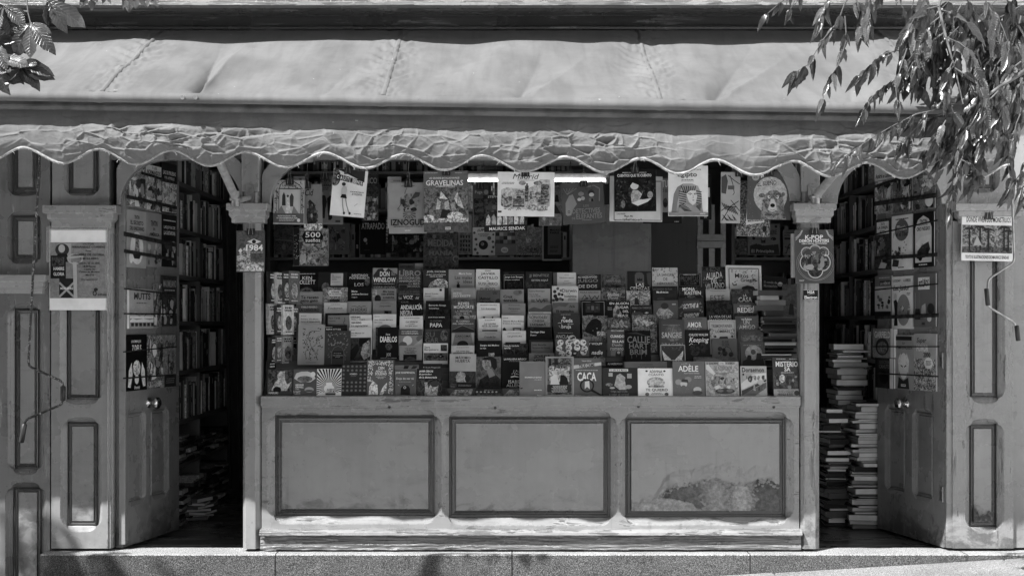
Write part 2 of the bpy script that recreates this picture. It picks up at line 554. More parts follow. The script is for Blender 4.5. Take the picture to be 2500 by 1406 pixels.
def interp(pts, x):
    if x <= pts[0][0]: return pts[0][1]
    for (xa, ya), (xb, yb) in zip(pts, pts[1:]):
        if x <= xb: return ya + (yb - ya) * (x - xa) / (xb - xa)
    return pts[-1][1]


def damaged(mp, a0, a1, b0, b1, dd):
    top = [(1540, 1262), (1600, 1250), (1612, 1225), (1622, 1204), (1650, 1188), (1700, 1178), (1735, 1171), (1765, 1176), (1795, 1183), (1830, 1181), (1850, 1177), (1880, 1174), (1905, 1186), (1925, 1190)]
    low = [(1540, 1236), (1580, 1222), (1625, 1216), (1660, 1222), (1690, 1232), (1716, 1250), (1722, 1266), (1930, 1290)]

    def prop(px, py):
        nz = noise.fractal(Vector((px * .05, py * .05, 3)), .7, 2, 5) * 8
        nb = noise.fractal(Vector((px * .012, py * .012, 9)), .7, 2, 3) * 6
        pe = py - (interp(top, px) + nz + nb)          # >0: paint gone
        sk = py - (interp(low, px) + nz * .6)          # >0: fresh filler skim
        return pe, sk

    def fn(u, v):
        px = a0 + (a1 - a0) * u; py = b1 + (b0 - b1) * v
        pe, sk = prop(px, py)
        q = Vector((px * .06, py * .06, 1))
        off = 0.0
        bulge = max(0.0, 1 - abs(pe + 14) / 22.0)
        off -= .006 * bulge
        if sk > 0:
            off += -.002 + .0030 * noise.fractal(q * .8, .8, 2, 5)
        elif pe > 0:
            k = min(1, pe / 2.5)
            off += k * (.010 + .0045 * noise.fractal(q * .6, .8, 2, 4) - (.005 if 1790 < px < 1838 else 0))
        off -= .0012 * noise.noise(Vector((px * .02, py * .02, 5)))
        return F(px, py, dd + off)
    nu, nv = 240, 146
    b_ = len(mp.v)
    mp.grid(fn, nu, nv)
    k = 0
    for j in range(nv):
        for i in range(nu):
            px = a0 + (a1 - a0) * (i + .5) / nu; py = b1 + (b0 - b1) * (j + .5) / nv
            pe, sk = prop(px, py)
            if sk > 0: mp.mi[k] = 1; mp.tone[k] = .27 + .07 * noise.fractal(Vector((px * .05, py * .09, 8)), .7, 2, 4)
            elif pe > 0:
                mp.mi[k] = 1
                z = px + noise.noise(Vector((px * .05, py * .05, 0))) * 16
                base_ = interp([(1600, .10), (1700, .13), (1745, .26), (1790, .24), (1812, .34), (1838, .28), (1852, .10), (1910, .12)], z)
                fz = noise.fractal(Vector((px * .09, py * .09, 6)), .7, 2, 4)
                mp.tone[k] = max(.04, base_ * (1 + .35 * fz))
            k += 1


# ================================================================ the stall
stall = thing('bookstall', (0, 0, 0), 'grey painted timber bookstall front with open window counter and two doorways', 'bookstall')

# left pilaster
panelled('pilaster', stall, (125, 270, 540, 1338), [(158, 240, 600, 975), (160, 236, 1030, 1285)], d=0.0, thick=.12, c=13, stop=24, recess=.044, band=10, cd=.034)
pl = panelled('pilaster_head', stall, (127, 266, 300, 512), [(163, 236, 330, 470)], d=0.004, thick=.10, c=9, stop=22, recess=.036, band=11)
capital(pl, 116, 294, 504, 556)
mb = MB()
for (xa, da), (xb, db) in zip([(262, .11), (262, -.008), (264, -.010), (274, .022), (274, .11)], [(262, -.008), (264, -.010), (274, .022), (274, .11)]):
    mb.face([F(xa, 1338, da), F(xb, 1338, db), F(xb, 556, db), F(xa, 556, da)])
mb.build('door_jamb', M['paint_old'], stall)
mb = MB(); mb.fbox(284, 300, 300, 1332, .05, .12); mb.build('door_jamb', M['paint'], stall, bevel=.002)
# right pilaster
pr = panelled('pilaster', stall, (2326, 2474, 540, 1338), [(2372, 2440, 600, 972), (2370, 2438, 1035, 1288)], d=0.0, thick=.12, c=14, stop=24, recess=.046, band=11,
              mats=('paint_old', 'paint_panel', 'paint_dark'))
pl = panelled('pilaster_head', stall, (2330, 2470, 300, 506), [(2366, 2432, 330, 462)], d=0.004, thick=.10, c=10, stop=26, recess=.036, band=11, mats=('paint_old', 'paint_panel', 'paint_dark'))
capital(pl, 2322, 2492, 500, 548)
mb = MB(); mb.fbox(2312, 2327.5, 300, 1338, .01, .12); mb.build('door_jamb', M['paint_old'], stall, bevel=.003)
# rot at the foot of the right pilaster's lower panel
mb = MB()


def rotfn(u, v):
    px = 2381 + 46 * u; py = 1276 - 46 * v
    return F(px, py, .028 - .002 * (1 - v) + .006 * noise.fractal(Vector((px * .11, py * .11, 0)), .8, 2, 4))


mb.grid(rotfn, 40, 40, tone=.09)
for i, f in enumerate(mb.f):
    u, v = (i % 40) / 40, (i // 40) / 40
    mb.tone[i] = .07 + .12 * max(0, noise.noise(Vector((u * 7, v * 7, 2))))
keep = [i for i in range(len(mb.f)) if (i // 40) / 40 < .55 + .5 * noise.noise(Vector(((i % 40) * .12, 3, 1))) - .6 * math.sin(math.pi * (i % 40) / 40) + .35]
mb.f = [mb.f[i] for i in keep]; mb.tone = [mb.tone[i] for i in keep]; mb.busy = [0] * len(keep); mb.mi = [0] * len(keep); mb.sm = [True] * len(keep)
mb.build('rotten_wood', M['plaster'], pr)


# posts either side of the window, with caps and curved braces
def brace(parent, cx, cy, rin, rout, side, d0=-.012, d1=.045, xmin=None):
    """quarter ring brace springing from a post; side -1: springs on the left of its centre"""
    mb = MB(); K = 22
    def pt(r, a):
        px = cx + side * r * math.cos(a); py = cy - r * math.sin(a)
        if xmin is not None:
            px = max(px, xmin) if side < 0 else min(px, xmin)
        return px, py
    for k in range(K):
        a, b_ = k / K * math.pi / 2, (k + 1) / K * math.pi / 2
        i0, i1, o0, o1 = pt(rin, a), pt(rin, b_), pt(rout, a), pt(rout, b_)
        if abs(i0[0] - o0[0]) < .5 and abs(i0[1] - o0[1]) < .5: continue
        mb.face([F(*i0, d0), F(*o0, d0), F(*o1, d0), F(*i1, d0)])
        mb.face([F(*i0, d0), F(*i1, d0), F(*i1, d1), F(*i0, d1)])
        mb.face([F(*o1, d0), F(*o0, d0), F(*o0, d1), F(*o1, d1)])
    a, b_ = pt(rin, 0), pt(rout, 0)
    mb.face([F(*a, d0), F(*b_, d0), F(*b_, d1), F(*a, d1)])
    bm_o = mb.build('brace', M['paint'], parent, bevel=.002)
    return bm_o


def post(px0, px1, mat, capx, plate_x):
    mb = MB()
    sec = [(px0 - 2, .10), (px0 - 2, .004), (px0 + 6, -.02), (px1 - 9, -.02), (px1 + 3, .012), (px1 + 3, .10)]
    for (xa, da), (xb, db) in zip(sec, sec[1:]):
        mb.face([F(xa, 1338, da), F(xb, 1338, db), F(xb, 300, db), F(xa, 300, da)])
    po = mb.build('post', M[mat], stall, bevel=.002)
    capital(po, capx[0], capx[1], 500, 546, d0=-.03)
    mm = MB()
    mm.fbox(px0 - 3, px1 + 1, 300, 470, -.034, -.018)
    mm.build('post_head', M['paint'], po, bevel=.006)
    mm = MB(); mm.fbox(plate_x - 9, plate_x + 9, 453, 500, -.042, -.034)
    for y in (462, 492):
        c_ = F(plate_x, y)
        mm.tube([(c_.x, -.042, c_.z), (c_.x, -.05, c_.z)], .008, 8)
    mm.build('bracket_plate', M['steel'], po)
    return po


p1 = post(595, 634, 'paint', (562, 661), 613)
p2 = post(1956, 1998, 'paint_old', (1928, 2031), 1978)
for par, args in ((p1, (478, 500, 112, 150, 1, -.010, .045, 594)), (p1, (765, 500, 105, 145, -1, -.010, .045, 640)),
                  (p2, (1815, 492, 112, 150, 1, -.010, .045, 1954)), (p2, (2150, 498, 106, 146, -1, -.010, .045, 2003))):
    brace(par, *args)
brace(stall, 402, 500, 108, 148, -1, -.008, .045, 286)
brace(stall, 2190, 498, 108, 150, 1, -.008, .045, 2312)

# lintel and the boarded wall above it, behind the awning
mb = MB(); mb.fbox(-300, 2480, 300, 388, .05, .12); mb.build('lintel', M['paint_h'], stall, bevel=.003)
mb = MB(); mb.fbox(-300, 2800, 76, 300, .06, .14); mb.build('upper_wall', M['paint_h'], stall)
# cornice: one moulded length
mb = MB()
prof = [(-90, .1), (-60, -.40), (-3, -.40), (-2.5, -.394), (0, -.394), (.5, -.40), (13, -.40), (15, -.385), (20, -.375), (27, -.33), (34, -.26), (38, -.20),
        (39, -.20), (40.5, -.10), (52, -.08), (64, -.06), (64.5, -.09), (67, -.10), (71, -.10), (72, -.06), (80, -.04), (80, .1)]
cuts = [-330, 118, 1120, 1500, 2140, 2830]
for i in range(len(cuts) - 1):
    for j in range(len(prof) - 1):
        (ya, da), (yb, db) = prof[j], prof[j + 1]
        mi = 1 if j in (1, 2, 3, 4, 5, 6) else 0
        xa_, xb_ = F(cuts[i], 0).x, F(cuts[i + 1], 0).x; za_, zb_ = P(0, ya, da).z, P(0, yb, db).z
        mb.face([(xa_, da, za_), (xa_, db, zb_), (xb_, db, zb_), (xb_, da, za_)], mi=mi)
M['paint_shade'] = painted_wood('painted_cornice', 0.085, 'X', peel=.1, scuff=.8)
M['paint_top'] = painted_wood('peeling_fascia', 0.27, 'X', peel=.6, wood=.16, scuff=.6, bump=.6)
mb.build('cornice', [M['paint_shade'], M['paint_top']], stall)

# counter under the window
mb = MB(); mb.fbox(638.5, 1952, 966, 990, -.032, .16); mb.build('counter_ledge', M['paint_h'], stall, bevel=.004)
mb = MB(); mb.fbox(639, 1951.5, 990.5, 994, -.012, .05); mb.build('ledge_moulding', M['paint_cap'], stall)
ct = panelled('counter_front', stall, (639, 1951, 994, 1291), [(668, 1062, 1014, 1262), (1095, 1492, 1017, 1266), (1527, 1922, 1019, 1265)],
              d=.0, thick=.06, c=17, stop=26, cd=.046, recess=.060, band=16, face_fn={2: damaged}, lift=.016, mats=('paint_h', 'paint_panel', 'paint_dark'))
# curled flakes of paint along the torn edge of the damaged panel
mb = MB(); rf_ = random.Random(8)
tp_ = [(1612, 1222), (1622, 1204), (1650, 1188), (1700, 1178), (1735, 1171), (1765, 1176), (1795, 1183), (1830, 1181), (1850, 1177), (1880, 1174), (1903, 1186)]
for i in range(150):
    px = rf_.uniform(1614, 1902); py = interp(tp_, px) + rf_.gauss(1, 4) if i < 95 else rf_.uniform(1190, 1248)
    if i >= 95: px = rf_.choice((1718, 1788, 1845)) + rf_.gauss(0, 5)
    s_ = rf_.uniform(2.0, 6.5); o_ = rf_.uniform(.002, .010)
    c0 = (px - s_, py - rf_.uniform(0, 2)); c1 = (px + s_ * rf_.uniform(.4, 1), py - rf_.uniform(0, 2)); c2 = (px + s_ * rf_.uniform(-.2, .7), py + s_ * rf_.uniform(.5, 1.1)); c3 = (px - s_ * rf_.uniform(.2, .9), py + s_ * rf_.uniform(.4, .9))
    dq = .040
    mb.face([F(*c0, dq), F(*c1, dq), F(*c2, dq - o_), F(*c3, dq - o_ * .8)])
fk = mb.build('paint_flakes', M['paint_panel'], ct); fk['kind'] = 'stuff'
md = fk.modifiers.new('thick', 'SOLIDIFY'); md.thickness = .0012
for x, y in ((706, 986), (951, 993), (1209, 995), (1558, 992), (1888, 993)):
    mm = MB(); c_ = F(x, y)
    mm.tube([(c_.x, -.015, c_.z), (c_.x, .004, c_.z)], .009, 8)
    mm.build('bolt_hole', M['black'], ct)
# cap of the plinth and weathered base board, both a little uneven
mb = MB()


def capfn(u, v):
    px = 637 + (1954 - 637) * u
    dz = noise.noise(Vector((px * .03, 0, 1))) * .7
    pr_ = [(1289.5, .02), (1290, -.034), (1293, -.046), (1296, -.058), (1302, -.060), (1304, -.052), (1305, -.03)]
    y, dd = pr_[min(6, int(round(v * 6)))]
    return F(px, y + dz, dd + noise.noise(Vector((px * .05, y, 2))) * .002)


mb.grid(capfn, 260, 6, smooth=False)
mb.build('plinth_cap', M['paint_plinth'], stall)
mb = MB()


def basefn(u, v):
    px = 637 + (1954 - 637) * u; py = 1340 - 36 * v
    dd = noise.fractal(Vector((px * .012, py * .16, 4)), .7, 2, 5)
    return F(px, py, -.022 - .004 * dd - .006 * max(0, dd - .2))


mb.grid(basefn, 420, 24)
mb.build('base_board', M['paint_peeled'], stall)

# shop floor boards, ceiling and inside walls
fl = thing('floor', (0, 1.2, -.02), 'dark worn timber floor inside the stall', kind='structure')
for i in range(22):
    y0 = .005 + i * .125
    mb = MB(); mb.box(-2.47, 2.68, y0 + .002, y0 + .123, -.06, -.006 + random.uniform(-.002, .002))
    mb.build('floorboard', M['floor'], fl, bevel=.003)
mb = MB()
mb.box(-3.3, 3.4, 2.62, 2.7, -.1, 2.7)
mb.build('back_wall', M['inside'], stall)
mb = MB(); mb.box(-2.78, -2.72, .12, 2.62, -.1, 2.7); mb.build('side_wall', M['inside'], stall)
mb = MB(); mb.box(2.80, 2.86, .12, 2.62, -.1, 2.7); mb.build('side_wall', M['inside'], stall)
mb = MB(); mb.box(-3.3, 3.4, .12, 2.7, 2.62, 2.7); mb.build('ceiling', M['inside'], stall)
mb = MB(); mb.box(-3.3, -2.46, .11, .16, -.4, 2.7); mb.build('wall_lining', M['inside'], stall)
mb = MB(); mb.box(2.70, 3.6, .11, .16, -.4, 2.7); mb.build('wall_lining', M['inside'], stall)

# ---------------------------------------------------------------- neighbouring stalls at both edges of the picture
nb = thing('neighbouring_stall', (F(50, 0).x, 0, -.4), 'panelled corner of the next stall at the left edge of the picture', 'stall')
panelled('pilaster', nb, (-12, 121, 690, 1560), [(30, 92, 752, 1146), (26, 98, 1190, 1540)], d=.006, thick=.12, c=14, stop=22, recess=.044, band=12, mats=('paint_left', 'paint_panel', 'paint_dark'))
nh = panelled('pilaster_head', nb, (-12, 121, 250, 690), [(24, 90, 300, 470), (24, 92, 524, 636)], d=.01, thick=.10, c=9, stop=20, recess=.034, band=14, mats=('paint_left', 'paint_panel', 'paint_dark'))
capital(nh, -22, 123, 672, 717, mat='paint_cap')
mb = MB(); mb.fbox(-420, -13, 250, 1560, .004, .12); mb.build('side_boarding', M['paint_left'], nb)
nb2 = thing('neighbouring_stall', (F(2560, 0).x, 0, -.05), 'smooth grey wall of the next stall at the right edge of the picture', 'stall')
mb = MB(); mb.fbox(2477, 2900, 76, 1338, .030, .14); mb.build('side_boarding', M['paint'], nb2)


# rendered wall added unseen beyond the right edge to bounce sunlight onto the front
m, t, b, out = new_mat('lime_render'); n = N(t)
n.link(n.math('MULTIPLY', n.ramp(n.noise(n.pos(), 1.6, 6, .65), .3, .7, .88, 1.04), .84), b.inputs['Base Color']); b.inputs['Roughness'].default_value = .9
n.bump(n.noise(n.pos(), 60.0, 5, .7), .4, .006, b); M['render'] = m
gw = thing('bounce_wall', (5.07, -3.0, ground_z(5.0) - .06), 'pale rendered wall added out of view at the right to bounce sunlight', 'wall')
mb = MB(); mb.box(4.95, 5.2, -7.5, .4, ground_z(5.0) - .2, 4.3); mb.build('wall_face', M['render'], gw, bevel=.01)
mb = MB(); mb.box(4.90, 5.25, -7.55, .45, 4.3, 4.4); mb.build('coping', M['granite_top'], gw, bevel=.01)


# unseen house added behind the camera to block the low sky on the left
hs = thing('sky_block_house', (-12.0, -15.0, ground_z(-12) - .06), 'tall plain house added unseen behind the viewer to block the low sky', 'house')
zb0 = ground_z(-12) - .2
mb = MB(); mb.box(-30, 1.0, -22, -15, zb0, 13.0); mb.build('wall', plain('grey_stucco', .22, .9, 0, .2, 3.0, .2), hs)
mb = MB(); mb.box(-30.3, 1.3, -22.3, -14.6, 13.0, 13.5); mb.build('roof', M['granite_top'], hs)
M['window_glass'] = plain('dark_window', .03, .1, 0, .1, 5.0, 0)
for fl_ in range(4):
    for wx_ in range(10):
        xw = -28.4 + wx_ * 3.0; zw = 1.2 + fl_ * 3.0
        mb = MB(); mb.box(xw, xw + 1.2, -15.02, -14.94, zw - .1, zw); mb.box(xw, xw + .08, -15.02, -14.96, zw, zw + 1.8); mb.box(xw + 1.12, xw + 1.2, -15.02, -14.96, zw, zw + 1.8); mb.box(xw, xw + 1.2, -15.02, -14.96, zw + 1.8, zw + 1.9)
        wo_ = mb.build('window', M['white_metal'], hs)
        mb = MB(); mb.box(xw + .08, xw + 1.12, -15.01, -14.985, zw, zw + 1.8); mb.build('pane', M['window_glass'], wo_)


# ---------------------------------------------------------------- doors, standing open into the shop
class Door:
    def __init__(s, hx, dx, dy, face):
        s.o = Vector((hx, .06, 0)); s.u = Vector((dx, dy, 0)).normalized(); s.W = math.hypot(dx, dy)
        s.face = face
        s.n = Vector((s.u.y, -s.u.x, 0)) * face      # towards the doorway
        if s.n.y > 0: pass

    def at(s, u, z, off=0.0):
        p = s.o + s.u * u + s.n * off
        return Vector((p.x, p.y, z))

    def uz(s, px, py, off=0.0):
        """where the line of sight through a picture point meets the door"""
        c = Vector((0, -D, H)); r = P(px, py, 0) - c
        o = s.o + s.n * off
        t = s.n.dot(o - c) / s.n.dot(r)
        q = c + r * t
        return (q - o).dot(s.u), q.z


dl = Door(F(293, 0).x, .165, .73, 1)
dr = Door(F(2312, 0).x, -.19, .80, -1)


def make_door(dd, panels_px, knob_px, hinge_rows, knob_flip, straps):
    W = dd.W
    ops = []
    for (xa, xb, ya, yb) in panels_px:
        ua, z_t = dd.uz(xa, ya); ub, z_b = dd.uz(xb, yb)
        ops.append((min(ua, ub), max(ua, ub), z_b, z_t))
    zs_t = sum(o[3] for o in ops) / len(ops); zs_b = sum(o[2] for o in ops) / len(ops)
    # joinery in door units: 'pixels' of 2.5 mm
    top = 2.34
    xf = lambda px, py, d_: dd.at(px * S, top - py * S, -d_)
    op2 = [(o[0] / S, o[1] / S, (top - zs_t) / S, (top - zs_b) / S) for o in ops]
    do = panelled('door', stall, (0, W / S, 0, (top - .012) / S), op2, d=0, thick=.045, c=10, stop=16, cd=.016, recess=.026, band=9,
                  mats=('paint_door', 'paint_door', 'paint_door'), xform=xf, bevel=.003)
    mb = MB()
    def q(u, z, o_): return dd.at(u, z, o_)
    mb.face([q(0, .012, -.045), q(W, .012, -.045), q(W, top, -.045), q(0, top, -.045)])
    mb.build('door_back', M['paint_door'], do)
    ku, kz = dd.uz(*knob_px, .05)
    mb = MB()
    prof = [(0, .034), (.008, .034), (.012, .016), (.028, .013), (.034, .022), (.042, .034), (.056, .040), (.070, .036), (.080, .022), (.084, .0)]
    rings = []
    for o_, r in prof:
        cpt = dd.at(ku, kz, o_)
        rings.append([cpt + (dd.u * math.cos(a * math.pi / 10) + Vector((0, 0, 1)) * math.sin(a * math.pi / 10)) * r for a in range(20)])
    vs = [v for r in rings for v in r]
    fs = [(j * 20 + i, j * 20 + (i + 1) % 20, (j + 1) * 20 + (i + 1) % 20, (j + 1) * 20 + i) for j in range(len(rings) - 1) for i in range(20)]
    mb.raw(vs, fs, smooth=True); mb.build('knob', M['brass'], do)
    for z in hinge_rows:
        mb = MB()
        a = [dd.at(.004, z - .045, .003), dd.at(.045, z - .045, .003), dd.at(.045, z + .045, .003), dd.at(.004, z + .045, .003)]
        bq = [dd.at(.004, z - .045, -.002), dd.at(.045, z - .045, -.002), dd.at(.045, z + .045, -.002), dd.at(.004, z + .045, -.002)]
        mb.face(a)
        for i in range(4): mb.face([a[i], bq[i], bq[(i + 1) % 4], a[(i + 1) % 4]])
        mb.tube([dd.at(.0, z - .048, .006), dd.at(0, z + .048, .006)], .008, 8)
        for dz in (-.028, .028): mb.tube([dd.at(.026, z + dz, .003), dd.at(.026, z + dz, .007)], .007, 8)
        mb.build('hinge', M['steel'], do)
    for (y_h, sag) in straps:
        pass
    return do


def strap_on(door_obj, dd, pa, pb, wdt, off=.045):
    wdt *= 1.35
    ua, za = dd.uz(*pa, off); ub, zb = dd.uz(*pb, off)
    mb = MB(); K = 10
    for i in range(K):
        f0, f1 = i / K, (i + 1) / K
        def q(f, s_):
            u = ua + (ub - ua) * f; z = za + (zb - za) * f + s_ * wdt / 2
            return dd.at(u, z, off + .002 * math.sin(f * 9))
        mb.face([q(f0, -1), q(f1, -1), q(f1, 1), q(f0, 1)], smooth=True)
    o = mb.build('elastic_strap', M['strap'], door_obj)
    md = o.modifiers.new('thick', 'SOLIDIFY'); md.thickness = .003
    return o


door_l = make_door(dl, [(313, 352, 1005, 1215), (371, 408, 1005, 1205)], (380, 983), (.42, 1.10), False, [])
door_r = make_door(dr, [(2206, 2165, 1003, 1195), (2274, 2232, 1005, 1205)], (2196, 985), (.34, 1.16), True, [])
ZL = lambda x, y: (270 + x * .4197, 370 + y * .4197)
ZR = lambda x, y: (1980 + x * .4194, 370 + y * .4194)
for a, b_, wd in (((95, 262), (385, 328), .016), ((180, 125), (388, 185), .012), ((78, 478), (384, 545), .020), ((80, 578), (384, 630), .016), ((80, 797), (384, 832), .007),
                  ((78, 943), (384, 945), .007), ((75, 1165), (385, 1135), .006), ((75, 1318), (378, 1297), .007)):
    strap_on(door_l, dl, ZL(*a), ZL(*b_), wd)
for a, b_, wd in (((370, 205), (585, 135), .014), ((370, 305), (725, 255), .022), ((370, 483), (735, 400), .007), ((370, 622), (735, 600), .018), ((372, 805), (738, 770), .007),
                  ((372, 965), (742, 952), .018), ((360, 1135), (745, 1135), .006), ((380, 1290), (740, 1308), .007)):
    strap_on(door_r, dr, ZR(*a), ZR(*b_), wd)


# ================================================================ shelving inside
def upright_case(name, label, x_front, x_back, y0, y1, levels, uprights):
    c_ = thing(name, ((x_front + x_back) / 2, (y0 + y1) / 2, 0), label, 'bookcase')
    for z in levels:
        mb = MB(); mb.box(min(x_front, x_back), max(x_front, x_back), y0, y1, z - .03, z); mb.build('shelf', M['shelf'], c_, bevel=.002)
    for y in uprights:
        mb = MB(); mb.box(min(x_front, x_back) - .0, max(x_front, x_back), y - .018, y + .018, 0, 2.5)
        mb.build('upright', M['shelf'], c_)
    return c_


lev_l = [.10, .42, .72, 1.06, 1.40, 1.72, 2.04, 2.36]
lev_r = [.10, .50, .86, 1.14, 1.44, 1.76, 2.06, 2.36]
case_l = upright_case('bookcase', 'tall dark bookcase along the inside wall behind the left door', -2.28, -2.70, .95, 2.58, lev_l, (.95, 1.62, 2.56))
case_r = upright_case('bookcase', 'tall dark bookcase along the inside wall behind the right door', 2.50, 2.78, .95, 2.58, lev_r, (.95, 1.75, 2.56))
# back case behind the window
case_b = thing('bookcase', (0, 2.3, 0), 'wide dark bookcase on the back wall behind the window display', 'bookcase')
DB = 2.05
ZB = lambda py: P(0, py, DB).z
for py in (628, 510, 418):
    for xa, xb in ((655, 1400), (1790, 1990)):
        mb = MB(); z = ZB(py); mb.box(P(xa, 0, DB).x, P(xb, 0, DB).x, DB, DB + .34, z - .022, z); mb.build('shelf', M['shelf'], case_b, bevel=.002)
for px in (655, 1040, 1395, 1790, 1990):
    mb = MB(); x = P(px, 0, DB).x; mb.box(x - .012, x + .012, DB + .003, DB + .34, .5, 2.6); mb.build('upright', M['shelf'], case_b)
for py in (760,):
    mb = MB(); z = ZB(py); mb.box(P(655, 0, DB).x, P(1990, 0, DB).x, DB + .02, DB + .34, z - .022, z); mb.build('shelf', M['shelf'], case_b)
# boards and slats standing against the back wall
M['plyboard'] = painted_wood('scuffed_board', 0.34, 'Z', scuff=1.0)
mb = MB(); a = P(1398, 670, 1.7); c_ = P(1590, 500, 1.7); mb.box(a.x, c_.x, 1.70, 1.73, .9, c_.z)
tag(mb.build('wooden_board', M['plyboard'], bevel=.002), 'scuffed light brown grained board standing upright behind the window display', 'board')
mb = MB(); a = P(1591, 670, 1.74); c_ = P(1702, 500, 1.74); mb.box(a.x, c_.x, 1.74, 1.77, .9, c_.z + .1)
tag(mb.build('wooden_board', M['inside'], bevel=.002), 'dark plain board beside the scuffed board at the back of the stall', 'board')
pal = thing('slatted_frame', P(1738, 780, 1.75), 'pale slatted timber frame standing right of the boards in the back', 'frame')
for x0, x1 in ((1703, 1716), (1731, 1745), (1760, 1772)):
    mb = MB(); a, c_ = P(x0, 700, 1.75), P(x1, 500, 1.75); mb.box(a.x, c_.x, 1.75, 1.77, .9, c_.z); mb.build('slat', M['plyboard'], pal)
for y0, y1 in ((572, 588), (589, 605)):
    mb = MB(); a, c_ = P(1702, y1, 1.72), P(1772, y0, 1.72); mb.box(a.x, c_.x, 1.725, 1.748, a.z, c_.z); mb.build('crosspiece', M['plyboard'], pal, bevel=.002)

# fluorescent lamp on the back case, lit
lamp = thing('fluorescent_lamp', P(1290, 440, 1.86), 'lit white fluorescent tube lamp above the back shelves', 'lamp')
m, t, b, out = new_mat('lit_tube'); b.inputs['Base Color'].default_value = (.9, .9, .9, 1)
b.inputs['Emission Color'].default_value = (1, 1, 1, 1); b.inputs['Emission Strength'].default_value = 6.0
M['tube'] = m
a, c_ = P(1085, 441, 1.80), P(1478, 441, 1.80)
mb = MB(); mb.tube([a, c_], .009, 12); mb.build('tube', M['tube'], lamp)
mb = MB(); mb.box(a.x - .03, c_.x + .03, 1.81, 1.86, a.z + .018, a.z + .055); mb.build('fitting', M['white_metal'], lamp, bevel=.003)
mb = MB()
for xx in (a.x - .022, c_.x + .002): mb.box(xx, xx + .02, 1.785, 1.86, a.z - .022, a.z + .017)
mb.build('tube_holder', M['white_metal'], lamp)
# pale boarded soffit that the lamp brightens
mb = MB()
a, c_ = P(1075, 404, 1.95), P(1500, 378, 1.9)
for i in range(4):
    xa = a.x + (c_.x - a.x) * i / 4 + .003; xb = a.x + (c_.x - a.x) * (i + 1) / 4 - .003
    mb.face([(xa, 2.0, a.z), (xb, 2.0, a.z), (xb, 1.88, c_.z), (xa, 1.88, c_.z)])
mb.build('reflector', M['white_metal'], lamp)

# dark curtain inside the left doorway
mb = MB()


def curt(u, v):
    a = P(540, 470, 1.9); c_ = P(640, 470, 1.5)
    x = a.x + (c_.x - a.x) * u; y = a.y + (c_.y - a.y) * u
    f = math.sin(u * 22 + v * 1.2) * .035 + math.sin(u * 9 + 2 * v) * .03
    return Vector((x + f * .4 + .05 * v * (1 - u), y - f, 2.25 - 2.1 * v))


mb.grid(curt, 70, 30)
tag(mb.build('curtain', M['cloth']), 'dark cloth curtain hanging in folds inside the left doorway', 'curtain')

# ================================================================ awning
PJ = 1.30                                  # how far it stands out
KF = (D - PJ) / D
m, t, b, out = new_mat('awning_canvas'); n = N(t)
wv = n.noise(n.pos((9, 60, 260)), 1.0, 3, .6); big = n.noise(n.pos(), 2.2, 5, .6); med = n.noise(n.pos((1, 1, 2)), 9.0, 6, .65, .5)
c = n.math('MULTIPLY', n.ramp(big, .3, .7, .82, 1.08), .147)
c = n.math('MULTIPLY', c, n.ramp(med, .58, .74, 1.0, .88))
c = n.math('MULTIPLY', c, n.ramp(wv, .3, .7, .97, 1.03))
spots = n.ramp(n.noise(n.pos(), 38.0, 3, .5), .72, .76, 1.0, .72)
c = n.math('MULTIPLY', c, spots)
dust = n.noise(n.pos((14, 2.2, 2.2)), 1.0, 5, .62, .4)
c = n.math('MULTIPLY', c, n.ramp(dust, .40, .66, 1.06, .90))
drop = n.ramp(n.noise(n.pos(), 21.0, 2, .4, .3), .77, .79, 0.0, 1.0)
c = n.mixf(drop, c, .34)
n.link(c, b.inputs['Base Color']); b.inputs['Roughness'].default_value = .85; b.inputs['Specular IOR Level'].default_value = .25
fine = n.noise(n.pos((1, 1, 1)), 420.0, 2, .5)
n.bump(n.math('ADD', n.math('MULTIPLY', wv, .5), n.math('MULTIPLY', fine, .6)), .35, .002, b)
tr = n.new('ShaderNodeBsdfTranslucent'); tr.inputs['Color'].default_value = (.45, .45, .45, 1)
mx = n.new('ShaderNodeMixShader'); mx.inputs[0].default_value = .11
n.link(b.outputs[0], mx.inputs[1]); n.link(tr.outputs[0], mx.inputs[2]); n.link(mx.outputs[0], out.inputs['Surface'])
M['canvas'] = m
M['valance'] = m.copy(); M['valance'].name = 'weathered_canvas'
for nd in M['valance'].node_tree.nodes:
    if nd.type == 'MIX_SHADER': nd.inputs[0].default_value = .0
    if nd.type == 'MATH' and not nd.inputs[1].is_linked and abs(nd.inputs[1].default_value - .147) < 1e-4: nd.inputs[1].default_value = .145
M['binding'] = plain('edge_tape', .29, .9, 0, .3, 60.0, .6)
M['thread'] = plain('frayed_thread', .45, .9)

XL, XR = -4.90, 2.60
SEAMS = [-5.0, -3.55, -2.115, -.665, .765, 2.2]


def rail_py(x):
    """row of the canvas edge in the photograph for a point x of the front rail"""
    px = 1250 + x / (S * KF)
    return 226 + (px / 2200.0) * 31


def rail_z(x): return H + (HZ - rail_py(x)) * S * KF


awn = thing('awning', (0, -.05, P(0, 240, -PJ).z), 'pale canvas awning with scalloped crumpled valance over the whole stall front', 'awning')
Z_TOP = F(0, 78).z
Y_TOP = -.045


